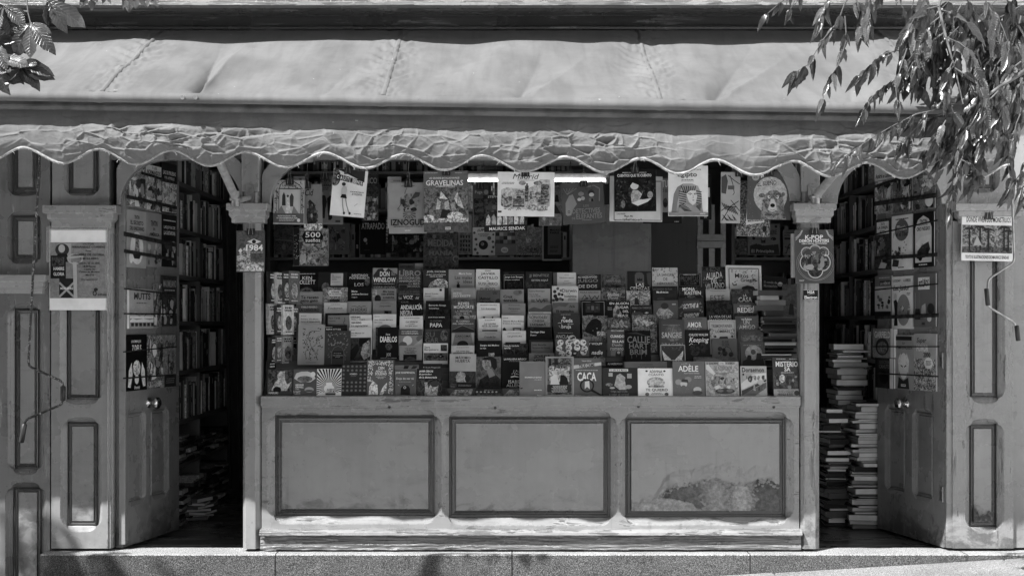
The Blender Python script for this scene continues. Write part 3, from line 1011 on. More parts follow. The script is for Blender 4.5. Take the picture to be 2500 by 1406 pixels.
def canopy(u, v):
    x = XL + (XR - XL) * u
    z1 = rail_z(x) + .012
    z = Z_TOP + (z1 - Z_TOP) * v; y = Y_TOP + (-PJ + .01 - Y_TOP) * v
    # sag between seams and soft drag folds
    bay = 0.0
    for a, c_ in zip(SEAMS, SEAMS[1:]):
        if a <= x <= c_: bay = math.sin(math.pi * (x - a) / (c_ - a))
    off = -.016 * bay * math.sin(math.pi * v)
    off += (.050 * noise.fractal(Vector((x * 1.5 + v * .8, v * .9, 0)), .9, 2, 2) + .018 * noise.noise(Vector((x * 4.2 + v * 2, v * 1.6, 4)))) * math.sin(math.pi * min(1, v + .05)) * min(1, .25 + v * 3)
    # sharp drag fold running up from the bolts
    for xb, w_, A, lean, top in ((-1.625, .055, .095, -.10, .18), (.03, .12, .050, .22, .30), (1.02, .12, .070, .50, .12), (1.75, .12, .03, .3, .3), (-.98, .12, .026, .25, .25), (-2.75, .12, .03, .2, .3)):
        xx = x - (xb + lean * (1 - v))
        k = max(0, (v - top) / (1 - top)) if top < 1 else 0
        k = k ** .8 * min(1, (1 - v) * 14)
        ww = w_ * (.35 + 1.6 * (1 - v))
        off -= A * k * (math.exp(-abs(xx) / ww) - .6 * math.exp(-abs(xx - ww * 1.6) / ww))
    # puckers along the stitched seams
    for sx in SEAMS:
        dx = x - sx
        if abs(dx) < .30:
            e = math.exp(-(dx / .12) ** 2) * min(1, abs(dx) / .02)
            off += .0075 * e * math.sin(v * 75 + dx * (40 if dx > 0 else -55) + noise.noise(Vector((dx * 9, v * 9, sx))) * 5) * (.3 + .7 * math.sin(math.pi * min(1, v * 1.05)))
            off += .0080 * e * noise.noise(Vector((x * 38, v * 30, 1)))
    off += .0016 * noise.noise(Vector((x * 14, v * 14, 6)))
    nz = Vector((0, -.44, .9))
    return Vector((x, y, z)) + nz * off


mb = MB(); mb.grid(canopy, 980, 96); mb.build('canopy', M['canvas'], awn)
for sx in SEAMS[1:]:
    mb = MB()
    def sm(u, v, sx=sx):
        x = sx + (u - .5) * .024 + .001 * noise.noise(Vector((0, v * 20, sx)))
        p = canopy((x - XL) / (XR - XL), v)
        return p + Vector((0, -.44, .9)) * (.003 + .004 * math.sin(math.pi * u))
    mb.grid(sm, 6, 90); mb.build('seam', M['canvas'], awn)
# canvas rolled round the front bar
mb = MB()


def roll(u, v):
    x = XL + (XR - XL) * u; a = math.radians(62 + 178 * v)
    r = .030 + .0012 * noise.noise(Vector((x * 8, v * 3, 2)))
    for sx in SEAMS: r += .005 * math.exp(-((x - sx) / .022) ** 2)
    return Vector((x, -PJ + .012 + r * math.cos(a) * 1.25, rail_z(x) - .018 + r * math.sin(a)))


mb.grid(roll, 420, 16); mb.build('front_roll', M['canvas'], awn)
mb = MB()
for i in range(60):
    xa = XL + (XR - XL) * i / 60; xb = XL + (XR - XL) * (i + 1) / 60
    za, zb = rail_z(xa) - .046, rail_z(xb) - .046
    pr_ = [(-PJ + .010, .004), (-PJ + .004, -.014), (-PJ + .012, -.02), (-PJ + .02, -.035), (-PJ + .03, -.036)]
    for (ya, dz), (yb, dz2) in zip(pr_, pr_[1:]):
        mb.face([(xa, ya, za + dz), (xb, ya, zb + dz), (xb, yb, zb + dz2), (xa, yb, za + dz2)])
M['rail'] = plain('dirty_rail', .06, .45, 0, .5, 9.0, .1)
mb.build('front_rail', M['rail'], awn)
for px in (446, 478):
    c_ = P(px, 239, -PJ - .03); mb = MB(); mb.tube([c_ + Vector((0, .02, 0)), c_ + Vector((0, -.006, 0))], .011, 10); mb.build('bolt', M['steel'], awn)

# valance
TOPS = [-140, 45, 232, 412, 592, 788, 985, 1178, 1385, 1570, 1752, 1945, 2125, 2310, 2480, 2620]


def edge_py(px):
    base = 358 + px / 2300 * 40
    for a, c_ in zip(TOPS, TOPS[1:]):
        if a <= px < c_:
            f = (px - a) / (c_ - a)
            return base + 17.5 * (1 - math.cos(2 * math.pi * f)) - 1
    return base


def crumple(x, v, s_):
    """how far the cloth stands out; v 0 at the rail, 1 at the edge"""
    px = 1250 + x / (S * KF)
    lobe = 0.0
    for a_, c_ in zip(TOPS, TOPS[1:]):
        if a_ <= px < c_: lobe = math.sin(math.pi * (px - a_) / (c_ - a_))
    a = max(0.0, min(1.0, (v - .10) / .30))
    lf = noise.noise(Vector((x * 1.7, v * .6, 17))); lf2 = noise.noise(Vector((x * 4.1, v * 1.2, 29)))
    out = (.040 + .016 * lf) * math.sin(math.pi * min(1, v * .80)) + .014 * lf2 * a
    out -= .020 * max(0, v - .78) / .22 * (.25 + .75 * lobe)          # the lobes hang back
    # creased facets, longer than they are high
    v0, v = v, s_
    wx = noise.noise(Vector((x * 3, v * 2, 11))) * .5; wz = noise.noise(Vector((x * 3, v * 2, 23))) * .5
    env = max(.16 * min(1, v * 8), min(1, (v - .20) / .18)) * max(0, min(1, (1.0 - v0) / .10)) * max(.15, min(1, .75 + 1.1 * noise.noise(Vector((x * 1.4, 3, 5)))))
    dist, pts = noise.voronoi(Vector((x * 9.5 + wx, v * 5.4 + wz, 1.0)), distance_metric='DISTANCE')
    e = dist[1] - dist[0]
    c_ = pts[0]
    tilt_ = noise.noise(Vector((c_.x * 5.1, c_.y * 7.7, 2))); t2 = noise.noise(Vector((c_.x * 6.1, c_.y * 3.7, 8)))
    q = Vector((x * 9.5 + wx, v * 5.4 + wz, 1.0)) - c_
    cell = (-.016 * q.y * (.35 + tilt_) + .012 * q.x * t2) * min(1, e * 4)
    ridge = math.exp(-e / .065)
    pin = (1 - abs(noise.noise(Vector((x * 11 + wz * 2, v * 1.1 + wx, 51))))) ** 7
    d2, p2 = noise.voronoi(Vector((x * 19 + wx * 2, v * 11 + wz * 2, 4.0)), distance_metric='DISTANCE')
    r2 = math.exp(-(d2[1] - d2[0]) / .12)
    out += env * (.0130 * ridge + 3.6 * cell + .0030 * r2 + .009 * pin)
    out += .004 * a * noise.noise(Vector((x * 7, v * 3, 40)))
    return out


VN = 84


def valance_pt(u, v):
    x = XL + (XR - XL) * u
    px = 1250 + x / (S * KF)
    zt = rail_z(x) - .074; zb = H + (HZ - edge_py(px)) * S * KF
    y = -PJ + .088 - crumple(x, v, v * (zt - zb) / .275)
    for sx in SEAMS: y -= .004 * math.exp(-((x - sx) / .018) ** 2)
    return Vector((x, y, zt + (zb - zt) * v))


mb = MB(); mb.grid(valance_pt, 1900, VN); mb.build('valance', M['valance'], awn)
# stitched tape along the scalloped edge, curling a little
mb = MB(); NB = 1200
for i in range(NB):
    row = []
    for u in (i / NB, (i + 1) / NB):
        p = valance_pt(u, 1.0); curl = .5 + .5 * noise.noise(Vector((u * 60, 0, 4)))
        row.append([p + Vector((0, -.0045 - .003 * curl, .011)), p + Vector((0, -.007 - .006 * curl, .002)), p + Vector((0, -.004, -.006)), p + Vector((0, .004, -.004)), p + Vector((0, .004, .008))])
    if noise.noise(Vector((i * .09, 7, 0))) > .62: continue
    for k in range(4): mb.face([row[0][k], row[1][k], row[1][k + 1], row[0][k + 1]], smooth=True)
mb.build('edge_tape', M['binding'], awn)
mb = MB(); rt = random.Random(5)
for i in range(190):
    u = rt.random(); p = valance_pt(u, 1.0) + Vector((0, -.006, rt.uniform(-.004, .008)))
    q = p + Vector((rt.uniform(-.02, .02), -.004, rt.uniform(-.022, .004)))
    mb.tube([p, (p + q) / 2 + Vector((rt.uniform(-.004, .004), -.003, .003)), q], .0008, 4, caps=False)
fr_ = mb.build('frayed_threads', M['thread'], awn); fr_['kind'] = 'stuff'

# folding arms
for pa, pb in (((577, 487), (468, 262)), ((1990, 481), (2165, 292))):
    A_ = P(*pa, -.22); B_ = P(pb[0], pb[1] - 16, -PJ + .10)
    mb = MB(); mb.tube([A_, B_], .024, 14); arm = mb.build('arm', M['white_metal'], awn)
    plx = 613 if pa[0] < 1000 else 1978
    c_ = F(plx, 484, -.046)
    mb = MB(); mb.tube([c_, A_ + Vector((0, 0, -.01))], .017, 12); mb.build('arm_stub', M['white_metal'], awn)
    mb = MB(); mb.tube([A_ + Vector((0, -.02, -.045)), A_ + Vector((0, -.02, .045))], .026, 12)
    mb.tube([A_ + Vector((-.03, -.035, 0)), A_ + Vector((.03, -.035, 0))], .013, 10); mb.build('hinge_joint', M['steel'], awn)


# ---------------------------------------------------------------- cranks that hang from the awning gear
def crank(label, pts, d, grips, mat, r):
    th = thing('awning_crank', P(*pts[-1], d), label, 'crank', 'awning cranks')
    def smooth(pl):
        res = [pl[0]]
        for a, b_, c_ in zip(pl, pl[1:], pl[2:]):
            for f in (.0, .5, 1.0):
                pa = b_ + (a - b_).normalized() * .022; pc = b_ + (c_ - b_).normalized() * .022
                res.append((1 - f) ** 2 * pa + 2 * f * (1 - f) * b_ + f * f * pc)
        return res + [pl[-1]]
    w_ = [P(x, y, d) for x, y in pts]
    mb = MB(); mb.tube(smooth(w_), r, 9); mb.build('rod', M[mat], th)
    for i, j in grips:
        a, b_ = P(*i, d), P(*j, d)
        mb = MB(); mb.tube([a, a + (b_ - a) * .04, a + (b_ - a) * .96, b_], [r * 1.5, r * 2.1, r * 2.1, r * 1.5], 12); mb.build('grip', M['black'], th)
    return th


m, t, b, out = new_mat('chipped_black_rod'); n = N(t)
x = n.ramp(n.noise(n.pos(), 90.0, 4, .6), .55, .62, .02, .28)
n.link(x, b.inputs['Base Color']); b.inputs['Roughness'].default_value = .4; M['rod'] = m
crank('black chipped crank rod with bent handle hanging at the left edge', [(99, 300), (96, 400), (79, 700), (69, 893), (154, 932), (153, 986), (62, 1024), (52, 1078)], -.30,
      (((154, 942), (153, 978)), ((60, 1034), (52, 1080))), 'rod', .0075)
crank('pale metal crank rod with two black grips hanging at the right edge', [(2466, 300), (2469, 420), (2476, 640), (2412, 682), (2411, 748), (2478, 788), (2486, 832)], -.30,
      (((2408, 704), (2412, 746)), ((2482, 794), (2486, 832))), 'steel', .0065)

# ================================================================ lettering and printed pictures
_tc = bpy.data.curves.new('lettering', 'FONT'); _tc.resolution_u = 2; _tc.fill_mode = 'FRONT'
_to = bpy.data.objects.new('lettering', _tc); COL.objects.link(_to)
_cache = {}


def text_mesh(body, bold=0.0, shear=0.0):
    key = (body, bold, shear)
    if key in _cache: return _cache[key]
    _tc.body = body; _tc.offset = bold; _tc.shear = shear
    dg = bpy.context.evaluated_depsgraph_get()
    ev = _to.evaluated_get(dg); me = ev.to_mesh()
    vs = [(v.co.x, v.co.y) for v in me.vertices]; fs = [tuple(p.vertices) for p in me.polygons]
    ev.to_mesh_clear()
    if not vs: vs = [(0, 0)]
    x0 = min(v[0] for v in vs); x1 = max(v[0] for v in vs); y0 = min(v[1] for v in vs); y1 = max(v[1] for v in vs)
    vs = [((v[0] - x0) / max(1e-6, x1 - x0), (v[1] - y0) / max(1e-6, y1 - y0)) for v in vs]
    _cache[key] = (vs, fs)
    return _cache[key]


class Print:
    """drawing on a flat cover: picture units (x right, y down) inside the rectangle x0..x1, y0..y1"""
    def __init__(s, x0, x1, y0, w_, h_, sy=None):
        s.mb = MB(); s.x0 = x0; s.k = w_ / (x1 - x0); s.y0 = y0; s.w = w_; s.h = h_; s.ky = sy or s.k; s.layer = 0
        s.X1 = x1

    def q(s, x, y):
        X = (x - s.x0) * s.k; Z = s.h - (y - s.y0) * s.ky
        X = max(.0008, min(s.w - .0008, X)); Z = max(.0008, min(s.h - .0008, Z))
        return (X, -.0005 - s.layer * .00022, Z)

    def poly(s, pts, tone, busy=0.0):
        s.layer += 1
        if len(pts) <= 4: s.mb.face([s.q(*p) for p in pts], tone, busy)
        else:
            tr_ = tessellate_polygon([[Vector((p[0], p[1], 0)) for p in pts]])
            s.mb.raw([s.q(*p) for p in pts], [tuple(t_) for t_ in tr_], tone, busy)

    def draw(s, it):
        k = it[0]
        if k == 't':
            _, body, xa, ya, xb, yb, tone = it[:7]
            st = it[7] if len(it) > 7 else ''
            vs, fs = text_mesh(body, .026 if 'b' in st else (.0 if 'n' in st else .013), .28 if 'i' in st else 0.0)
            if tone > .28: tone = min(.78, tone * 1.28)
            s.layer += 1
            sl = (xb - xa) * (-.10 if 'u' in st else .12 if 'd' in st else 0)
            s.mb.raw([s.q(xa + (xb - xa) * vx, yb - (yb - ya) * vy + sl * vx) for vx, vy in vs], fs, tone)
        elif k == 'r':
            _, xa, ya, xb, yb, tone = it[:6]
            s.poly([(xa, yb), (xb, yb), (xb, ya), (xa, ya)], tone, it[6] if len(it) > 6 else 0)
        elif k == 'c':
            _, cx, cy, rx, ry, tone = it[:6]
            s.poly([(cx + rx * math.cos(a * math.pi / 10), cy + ry * math.sin(a * math.pi / 10)) for a in range(20)], tone, it[6] if len(it) > 6 else 0)
        elif k == 'p':
            s.poly(it[1], it[2], it[3] if len(it) > 3 else 0)
        elif k == 's':
            pts, wd, tone = it[1:4]
            s.layer += 1
            for (xa, ya), (xb, yb) in zip(pts, pts[1:]):
                L = math.hypot(xb - xa, yb - ya) or 1; nx, ny = -(yb - ya) / L * wd / 2, (xb - xa) / L * wd / 2
                s.mb.face([s.q(xa + nx, ya + ny), s.q(xb + nx, yb + ny), s.q(xb - nx, yb - ny), s.q(xa - nx, ya - ny)], tone)
        elif k == 'ring':
            _, cx, cy, rx, ry, wd, tone = it
            pts = [(cx + rx * math.cos(a * math.pi / 14), cy + ry * math.sin(a * math.pi / 14)) for a in range(29)]
            s.draw(('s', pts, wd, tone))
        elif k == 'box':
            _, xa, ya, xb, yb, wd, tone = it
            s.draw(('s', [(xa, ya), (xb, ya), (xb, yb), (xa, yb), (xa, ya)], wd, tone))
        elif k == 'l':          # lines of print too small to read
            _, xa, ya, xb, yb, tone, rows = it
            s.layer += 1
            r = random.Random(int(xa * 7 + ya * 13 + rows))
            hh = (yb - ya) / rows
            for j in range(rows):
                x = xa + (r.uniform(0, .12) * (xb - xa) if rows > 1 else 0); e = xb - (r.uniform(0, .14) * (xb - xa) if rows > 1 else 0)
                while x < e:
                    wd = min(e - x, r.uniform(1.2, 4.5) * hh * .5)
                    s.mb.face([s.q(x, ya + j * hh + hh * .62), s.q(x + wd, ya + j * hh + hh * .62), s.q(x + wd, ya + j * hh + hh * .08), s.q(x, ya + j * hh + hh * .08)], tone)
                    x += wd + hh * .32
        elif k == 'mix':        # a picture made of overlapping patches
            _, xa, ya, xb, yb, cnt, seed, lo, hi = it[:9]
            r = random.Random(seed)
            W_, H_ = xb - xa, yb - ya
            for i in range(cnt):
                cx, cy = xa + r.random() * W_, ya + r.random() * H_
                sz = min(W_, H_) * r.uniform(.06, .24)
                kk = r.randint(5, 9); a0 = r.uniform(0, 6)
                el = r.uniform(.45, 1.4)
                pts = []
                for j in range(kk):
                    a = a0 + j / kk * 2 * math.pi; rr = sz * r.uniform(.6, 1.1)
                    pts.append((max(xa, min(xb, cx + rr * math.cos(a) * el)), max(ya, min(yb, cy + rr * math.sin(a) / el))))
                tone = lo + (hi - lo) * r.random() ** 1.6
                s.poly(pts, tone, r.choice((0, .3, .6)))
        elif k == 'scat':       # small leaves or marks strewn over an area
            _, xa, ya, xb, yb, cnt, sz, tone, seed = it
            r = random.Random(seed); s.layer += 1
            for i in range(cnt):
                cx, cy = r.uniform(xa, xb), r.uniform(ya, yb); a = r.uniform(0, 6.28); c_, s_ = math.cos(a), math.sin(a); z = sz * r.uniform(.6, 1.4)
                s.mb.face([s.q(cx + z * c_, cy + z * s_), s.q(cx - .45 * z * s_, cy + .45 * z * c_), s.q(cx - z * c_, cy - z * s_), s.q(cx + .45 * z * s_, cy - .45 * z * c_)], tone)
        elif k == 'rays':
            _, cx, cy, xa, ya, xb, yb, cnt, tone = it
            s.layer += 1
            R_ = 2 * max(xb - xa, yb - ya)
            for i in range(cnt):
                a = 2 * math.pi * i / cnt; da = math.pi / cnt * .5
                def clip(an):
                    dx, dy = math.cos(an), math.sin(an); tm = R_
                    if dx > 1e-6: tm = min(tm, (xb - cx) / dx)
                    if dx < -1e-6: tm = min(tm, (xa - cx) / dx)
                    if dy > 1e-6: tm = min(tm, (yb - cy) / dy)
                    if dy < -1e-6: tm = min(tm, (ya - cy) / dy)
                    return (cx + dx * tm, cy + dy * tm)
                pA, pB = clip(a - da), clip(a + da)
                s.mb.face([s.q(cx + (pA[0] - cx) * .25, cy + (pA[1] - cy) * .25), s.q(*pA), s.q(*pB), s.q(cx + (pB[0] - cx) * .25, cy + (pB[1] - cy) * .25)], tone)


def basis(o, ux, uz):
    uy = uz.cross(ux).normalized()
    return Matrix(((ux.x, uy.x, uz.x, o.x), (ux.y, uy.y, uz.y, o.y), (ux.z, uy.z, uz.z, o.z), (0, 0, 0, 1)))


def make_book(mat, w_, h_, th, tone, items, space, label, group, busy=0.0, spine='l', cat='book', name='book', page=.55, mname='print', sy=None):
    """cover boards with a spine, pages set in from the edges, and the print on the front"""
    mb = MB(); t1 = min(.0018, th * .15); e = min(.003, w_ * .02)
    mb.box(0, w_, 0, t1, 0, h_, tone, busy)
    mb.box(0, w_, th - t1, th, 0, h_, tone * .9 + .01, busy)
    if spine == 'l': mb.box(0, t1, t1, th - t1, 0, h_, tone * .8 + .01, busy)
    else: mb.box(w_ - t1, w_, t1, th - t1, 0, h_, tone * .8 + .01, busy)
    o = mb.build(name, M[mname], None, matrix=mat)
    tag(o, label, cat, group)
    pb = MB(); pb.box(e if spine == 'r' else t1, w_ - (e if spine == 'l' else t1), t1, th - t1, e, h_ - e, page)
    p = pb.build('page_block', M['matte'], None, matrix=Matrix()); p.parent = o
    if items:
        x0, x1, y0 = space
        pr_ = Print(x0, x1, y0, w_, h_, sy)
        for it in items: pr_.draw(it)
        if pr_.mb.f:
            q = pr_.mb.build('cover_print', M[mname], None, matrix=Matrix()); q.parent = o
    return o


ORD = ['', 'first', 'second', 'third', 'fourth', 'fifth', 'sixth', 'seventh', 'eighth', 'ninth', 'tenth', 'eleventh', 'twelfth', 'thirteenth', 'fourteenth',
       'fifteenth', 'sixteenth', 'seventeenth', 'eighteenth', 'nineteenth', 'twentieth']
FR = {1: (640, 630, 440 / 1768), 2: (1060, 630, 440 / 1768), 3: (1480, 630, 480 / 1928), 4: (640, 370, 440 / 1996), 5: (1060, 370, 440 / 1996), 6: (1460, 370, 600 / 2481), 0: (0, 0, 1.0)}

# ================================================================ books set out in the window
# column, frame, left, right, top, bottom (or None), tone, look, printed matter
W_ = []


def bk(col, fr_, xa, xb, ya, yb, tone, look, *items, busy=0.0):
    W_.append((col, fr_, xa, xb, ya, yb, tone, look, items, busy))


# --- column 1
bk(1, 1, 315, 545, 135, None, .025, 'black cover with large serif title', ('l', 350, 150, 510, 165, .4, 1), ('t', 'KEN', 385, 180, 480, 213, .5), ('t', 'FOLLETT', 340, 217, 515, 258, .5), ('c', 430, 340, 72, 55, .12, .6), ('ring', 430, 340, 55, 40, 5, .3))
bk(1, 1, 330, 583, 330, None, .26, 'mid grey cover with bold black title', ('l', 395, 348, 500, 356, .4, 1), ('t', 'Te receto', 370, 370, 547, 400, .02, 'b'), ('t', 'otro gato', 370, 408, 540, 438, .02, 'b'), ('s', [(342, 420), (392, 450)], 7, .02))
bk(1, 1, 330, 580, 455, None, .11, 'dark grey cover with black title', ('t', 'PABLO RIVERO', 375, 472, 530, 490, .33), ('t', 'LA CANGURO', 355, 498, 552, 522, .012, 'b'))
bk(1, 1, 357, 575, 540, None, .45, 'pale cover with two small print lines', ('l', 375, 565, 425, 573, .1, 1), ('t', 'Enrique Vila-Matas', 375, 592, 545, 606, .05), ('t', 'Canon de cámara oscura', 375, 615, 562, 630, .08))
fl_items = [('s', [(470, 1000), (460, 930), (480, 880), (455, 800), (440, 740)], 4, .05), ('s', [(480, 880), (520, 850), (540, 790), (570, 760)], 3, .05), ('s', [(455, 880), (420, 850), (400, 800)], 3, .05), ('s', [(480, 880), (510, 910), (530, 960), (540, 1000)], 4, .05),
            ('s', [(455, 880), (420, 920), (430, 990)], 4, .05), ('scat', 390, 690, 590, 900, 80, 9, .04, 1), ('scat', 400, 880, 550, 1000, 26, 8, .05, 2), ('l', 430, 1022, 530, 1028, .1, 1), ('l', 475, 712, 560, 722, .1, 1)]
bk(1, 1, 345, 607, 650, 1045, .30, 'large pale cover with dark flowering branches', *fl_items)
# --- column 2
bk(2, 1, 540, 820, 135, None, .035, 'black cover with pale square title label', ('c', 615, 290, 40, 50, .16, .5), ('r', 663, 150, 785, 272, .45), ('t', 'EL', 675, 163, 697, 176, .1), ('t', 'SEGUNDO', 675, 182, 765, 196, .1), ('t', 'SEXO', 675, 203, 722, 217, .1), ('l', 675, 235, 760, 243, .2, 1))
bk(2, 1, 588, 830, 288, None, .26, 'speckled floral cover with light title plate', ('scat', 590, 290, 828, 430, 120, 6, .08, 4), ('p', [(655, 315), (760, 315), (778, 345), (760, 375), (655, 375), (637, 345)], .5), ('t', 'la librería', 672, 322, 748, 341, .05, 'b'), ('t', 'de los viernes', 650, 345, 768, 360, .05), ('r', 655, 405, 755, 430, .05), busy=.4)
bk(2, 1, 597, 822, 437, None, .46, 'cream cover with small italic title', ('l', 662, 452, 756, 461, .12, 1), ('s', [(620, 470), (800, 470)], 1.5, .2), ('t', 'El enclaustrado', 635, 482, 780, 500, .05, 'i'), ('s', [(620, 510), (800, 510)], 1.5, .2))
bk(2, 1, 610, 850, 540, None, .012, 'black cover framing a grey panel', ('r', 638, 560, 850, 800, .20), ('t', 'Paco Cerdà', 645, 578, 760, 598, .04), ('t', 'Presentes', 645, 608, 715, 620, .05), ('s', [(803, 585), (808, 610), (795, 630), (802, 660)], 5, .04))
bk(2, 1, 607, 825, 655, None, .018, 'black cover with white capitals', ('l', 612, 675, 680, 684, .4, 1), ('t', 'REINA ESTHER', 622, 692, 765, 707, .5))
pat = [('scat', 640, 725, 835, 860, 46, 9, .25, 5), ('scat', 645, 860, 680, 1000, 8, 7, .22, 6), ('scat', 805, 860, 840, 1000, 8, 7, .22, 8),
       ('s', [(680, 1040), (680, 920), (700, 880), (740, 862), (780, 880), (800, 920), (800, 1040)], 3, .2), ('r', 688, 912, 790, 985, .035), ('l', 700, 930, 775, 940, .3, 1), ('t', 'Una habitación', 692, 948, 788, 960, .3), ('t', 'propia', 718, 965, 762, 977, .3)]
bk(2, 1, 605, 862, 712, 1045, .07, 'large dark cover with leaf garland and arch', *pat)
# --- column 3
bk(3, 1, 822, 1065, 140, None, .018, 'black cover with spaced capitals', ('t', 'SANTIAGO', 870, 158, 1030, 180, .5), ('t', 'POSTEGUILLO', 850, 184, 1045, 207, .45), ('c', 1025, 235, 25, 40, .13, .5), ('t', 'LOS', 900, 245, 990, 278, .45))
bk(3, 1, 840, 1062, 285, None, .014, 'black cover with three left-set white lines', ('t', 'Marta', 873, 317, 930, 335, .5), ('t', 'Jiménez Serrano', 873, 345, 1035, 366, .5), ('t', 'Oxígeno', 873, 378, 930, 393, .4))
bk(3, 1, 828, 1062, 425, None, .27, 'grey cover with ornament above tall title', ('s', [(868, 476), (900, 470), (930, 482), (945, 468), (960, 482), (990, 470), (1010, 476)], 4, .05), ('t', '24 HORAS', 858, 490, 1022, 522, .05), ('t', 'EN LA VIDA DE UNA', 856, 530, 1022, 547, .08, 'n'), ('box', 838, 435, 1052, 700, 2, .15))
bk(3, 1, 850, 1068, 557, None, .58, 'white cover with heavy black author line', ('t', 'HAN KANG', 862, 567, 960, 590, .015, 'b'), ('t', 'Tinta y sangre', 868, 596, 1005, 610, .05, 'i'))
bk(3, 1, 858, 1075, 610, None, .60, 'white cover with black heading and italic title', ('t', 'HAN KANG', 868, 620, 968, 645, .015, 'b'), ('t', 'La vegetariana', 868, 652, 1030, 677, .04, 'i'))
bk(3, 1, 845, 1068, 680, 1015, .48, 'white topped cover with dark portrait photograph', ('l', 862, 702, 905, 710, .1, 1), ('t', 'Juan Manuel Gil', 865, 728, 995, 746, .05), ('l', 865, 755, 920, 765, .1, 1), ('r', 850, 780, 1064, 1012, .05, .5), ('p', [(950, 785), (1050, 790), (1020, 850), (955, 870), (945, 830)], .012), ('p', [(985, 850), (1050, 800), (1060, 960), (1000, 1000), (965, 940)], .28, .5), ('p', [(870, 900), (930, 840), (950, 900), (900, 990), (866, 1000)], .02))
# --- column 4
bk(4, 1, 1080, 1320, 98, None, .27, 'grey cover with dark suit and stacked white capitals', ('p', [(1082, 300), (1085, 170), (1130, 110), (1180, 100), (1200, 130), (1230, 100), (1318, 160), (1318, 300)], .05), ('p', [(1175, 100), (1200, 135), (1232, 100)], .4), ('t', 'DON', 1150, 132, 1245, 180, .62, 'b'), ('t', 'WINSLOW', 1085, 190, 1307, 238, .62, 'b'), ('l', 1258, 135, 1305, 175, .3, 4), ('l', 1090, 250, 1295, 262, .35, 1), ('t', 'CORRUPCIÓN', 1090, 272, 1300, 300, .4))
bk(4, 1, 1070, 1312, 303, None, .23, 'grey cover with right-set black title and silhouette', ('c', 1130, 400, 32, 40, .03), ('r', 1075, 310, 1120, 380, .30, .4), ('t', 'Mis lunes', 1180, 319, 1292, 338, .02, 'b'), ('t', 'con aroma', 1165, 346, 1292, 365, .02, 'b'), ('t', 'a matcha', 1183, 375, 1292, 395, .02, 'b'), ('c', 1118, 380, 14, 16, .02))
bk(4, 1, 1080, 1310, 420, None, .25, 'grey cover with little dark square', ('l', 1150, 434, 1242, 442, .08, 1), ('t', 'Despedidas', 1145, 463, 1255, 482, .05, 'i'), ('s', [(1110, 452), (1285, 452)], 1.5, .12), ('r', 1195, 518, 1232, 546, .012), ('r', 1232, 518, 1265, 546, .08))
bk(4, 1, 1085, 1310, 550, None, .52, 'white cover with grey half disc', ('l', 1097, 570, 1150, 580, .1, 1), ('t', 'Juan Gómez Bárcena', 1097, 599, 1278, 615, .05), ('t', 'Abril o nunca', 1097, 624, 1175, 637, .08), ('c', 1205, 715, 75, 62, .18))
bk(4, 1, 1110, 1335, 678, 985, .014, 'black cover with tall narrow white title', ('t', 'los', 1212, 738, 1252, 756, .45), ('t', 'DIABLOS', 1155, 768, 1320, 825, .5, 'b'), ('c', 1240, 870, 34, 40, .07, .8), ('ring', 1240, 870, 20, 26, 5, .12), ('t', 'JOE', 1218, 930, 1262, 970, .35, 'b'), ('r', 1112, 690, 1128, 980, .05, .8), ('t', 'ABERCROMBIE', 1160, 976, 1320, 984, .3))
# --- column 5
bk(5, 1, 1330, 1565, 105, None, .075, 'dark cover filled with heavy grey capitals', ('t', 'EL', 1378, 112, 1396, 124, .3, 'b'), ('t', 'LiBRO', 1337, 122, 1552, 178, .28, 'b'), ('t', 'DE COCINA DEL', 1338, 185, 1550, 208, .30, 'b'), ('t', 'ANARQUISTA', 1337, 216, 1548, 240, .32, 'b'), ('t', 'DE LA', 1430, 248, 1468, 263, .3, 'b'), ('t', 'MAZ-', 1478, 243, 1548, 264, .34, 'b'), ('t', 'MORRA', 1425, 268, 1548, 291, .34, 'b'), ('box', 1340, 262, 1420, 300, 4, .3))
bk(5, 1, 1325, 1562, 298, None, .045, 'dark cover with grey serif lines and large initial', ('t', 'JOSÉ GIL ROMERO', 1345, 322, 1540, 338, .16), ('t', 'GORETTI IRISARRI', 1340, 345, 1540, 360, .16), ('t', 'La', 1337, 382, 1365, 404, .4), ('t', 'VOZ', 1380, 368, 1475, 406, .45), ('t', 'del', 1500, 378, 1536, 404, .4, 'i'), busy=.5)
bk(5, 1, 1340, 1578, 415, None, .022, 'black cover with very large condensed white title', ('t', 'CUS', 1355, 421, 1430, 441, .13, 'b'), ('t', 'ANDALUCÍA', 1352, 448, 1565, 506, .66, 'b'), ('t', 'NEGRA', 1352, 515, 1475, 566, .6, 'b'))
bk(5, 1, 1345, 1575, 568, None, .50, 'pale cover with three centred italic lines', ('l', 1388, 585, 1545, 595, .12, 1), ('t', 'Los idólatras', 1405, 614, 1525, 633, .05, 'i'), ('t', 'y todos', 1433, 640, 1492, 656, .05, 'i'), ('t', 'los que aman', 1400, 658, 1523, 674, .05, 'i'))
bk(5, 1, 1335, 1572, 697, None, .10, 'dark band above pale picture with white disc', ('t', 'MARTA JIMÉNEZ SERRANO', 1365, 712, 1525, 726, .5), ('t', 'Los nombres propios', 1365, 732, 1530, 747, .5, 'b'), ('r', 1337, 760, 1570, 1000, .24), ('c', 1425, 808, 46, 44, .5), ('c', 1380, 850, 40, 30, .12), ('c', 1545, 790, 35, 30, .14), ('p', [(1480, 857), (1570, 790), (1570, 857)], .33))
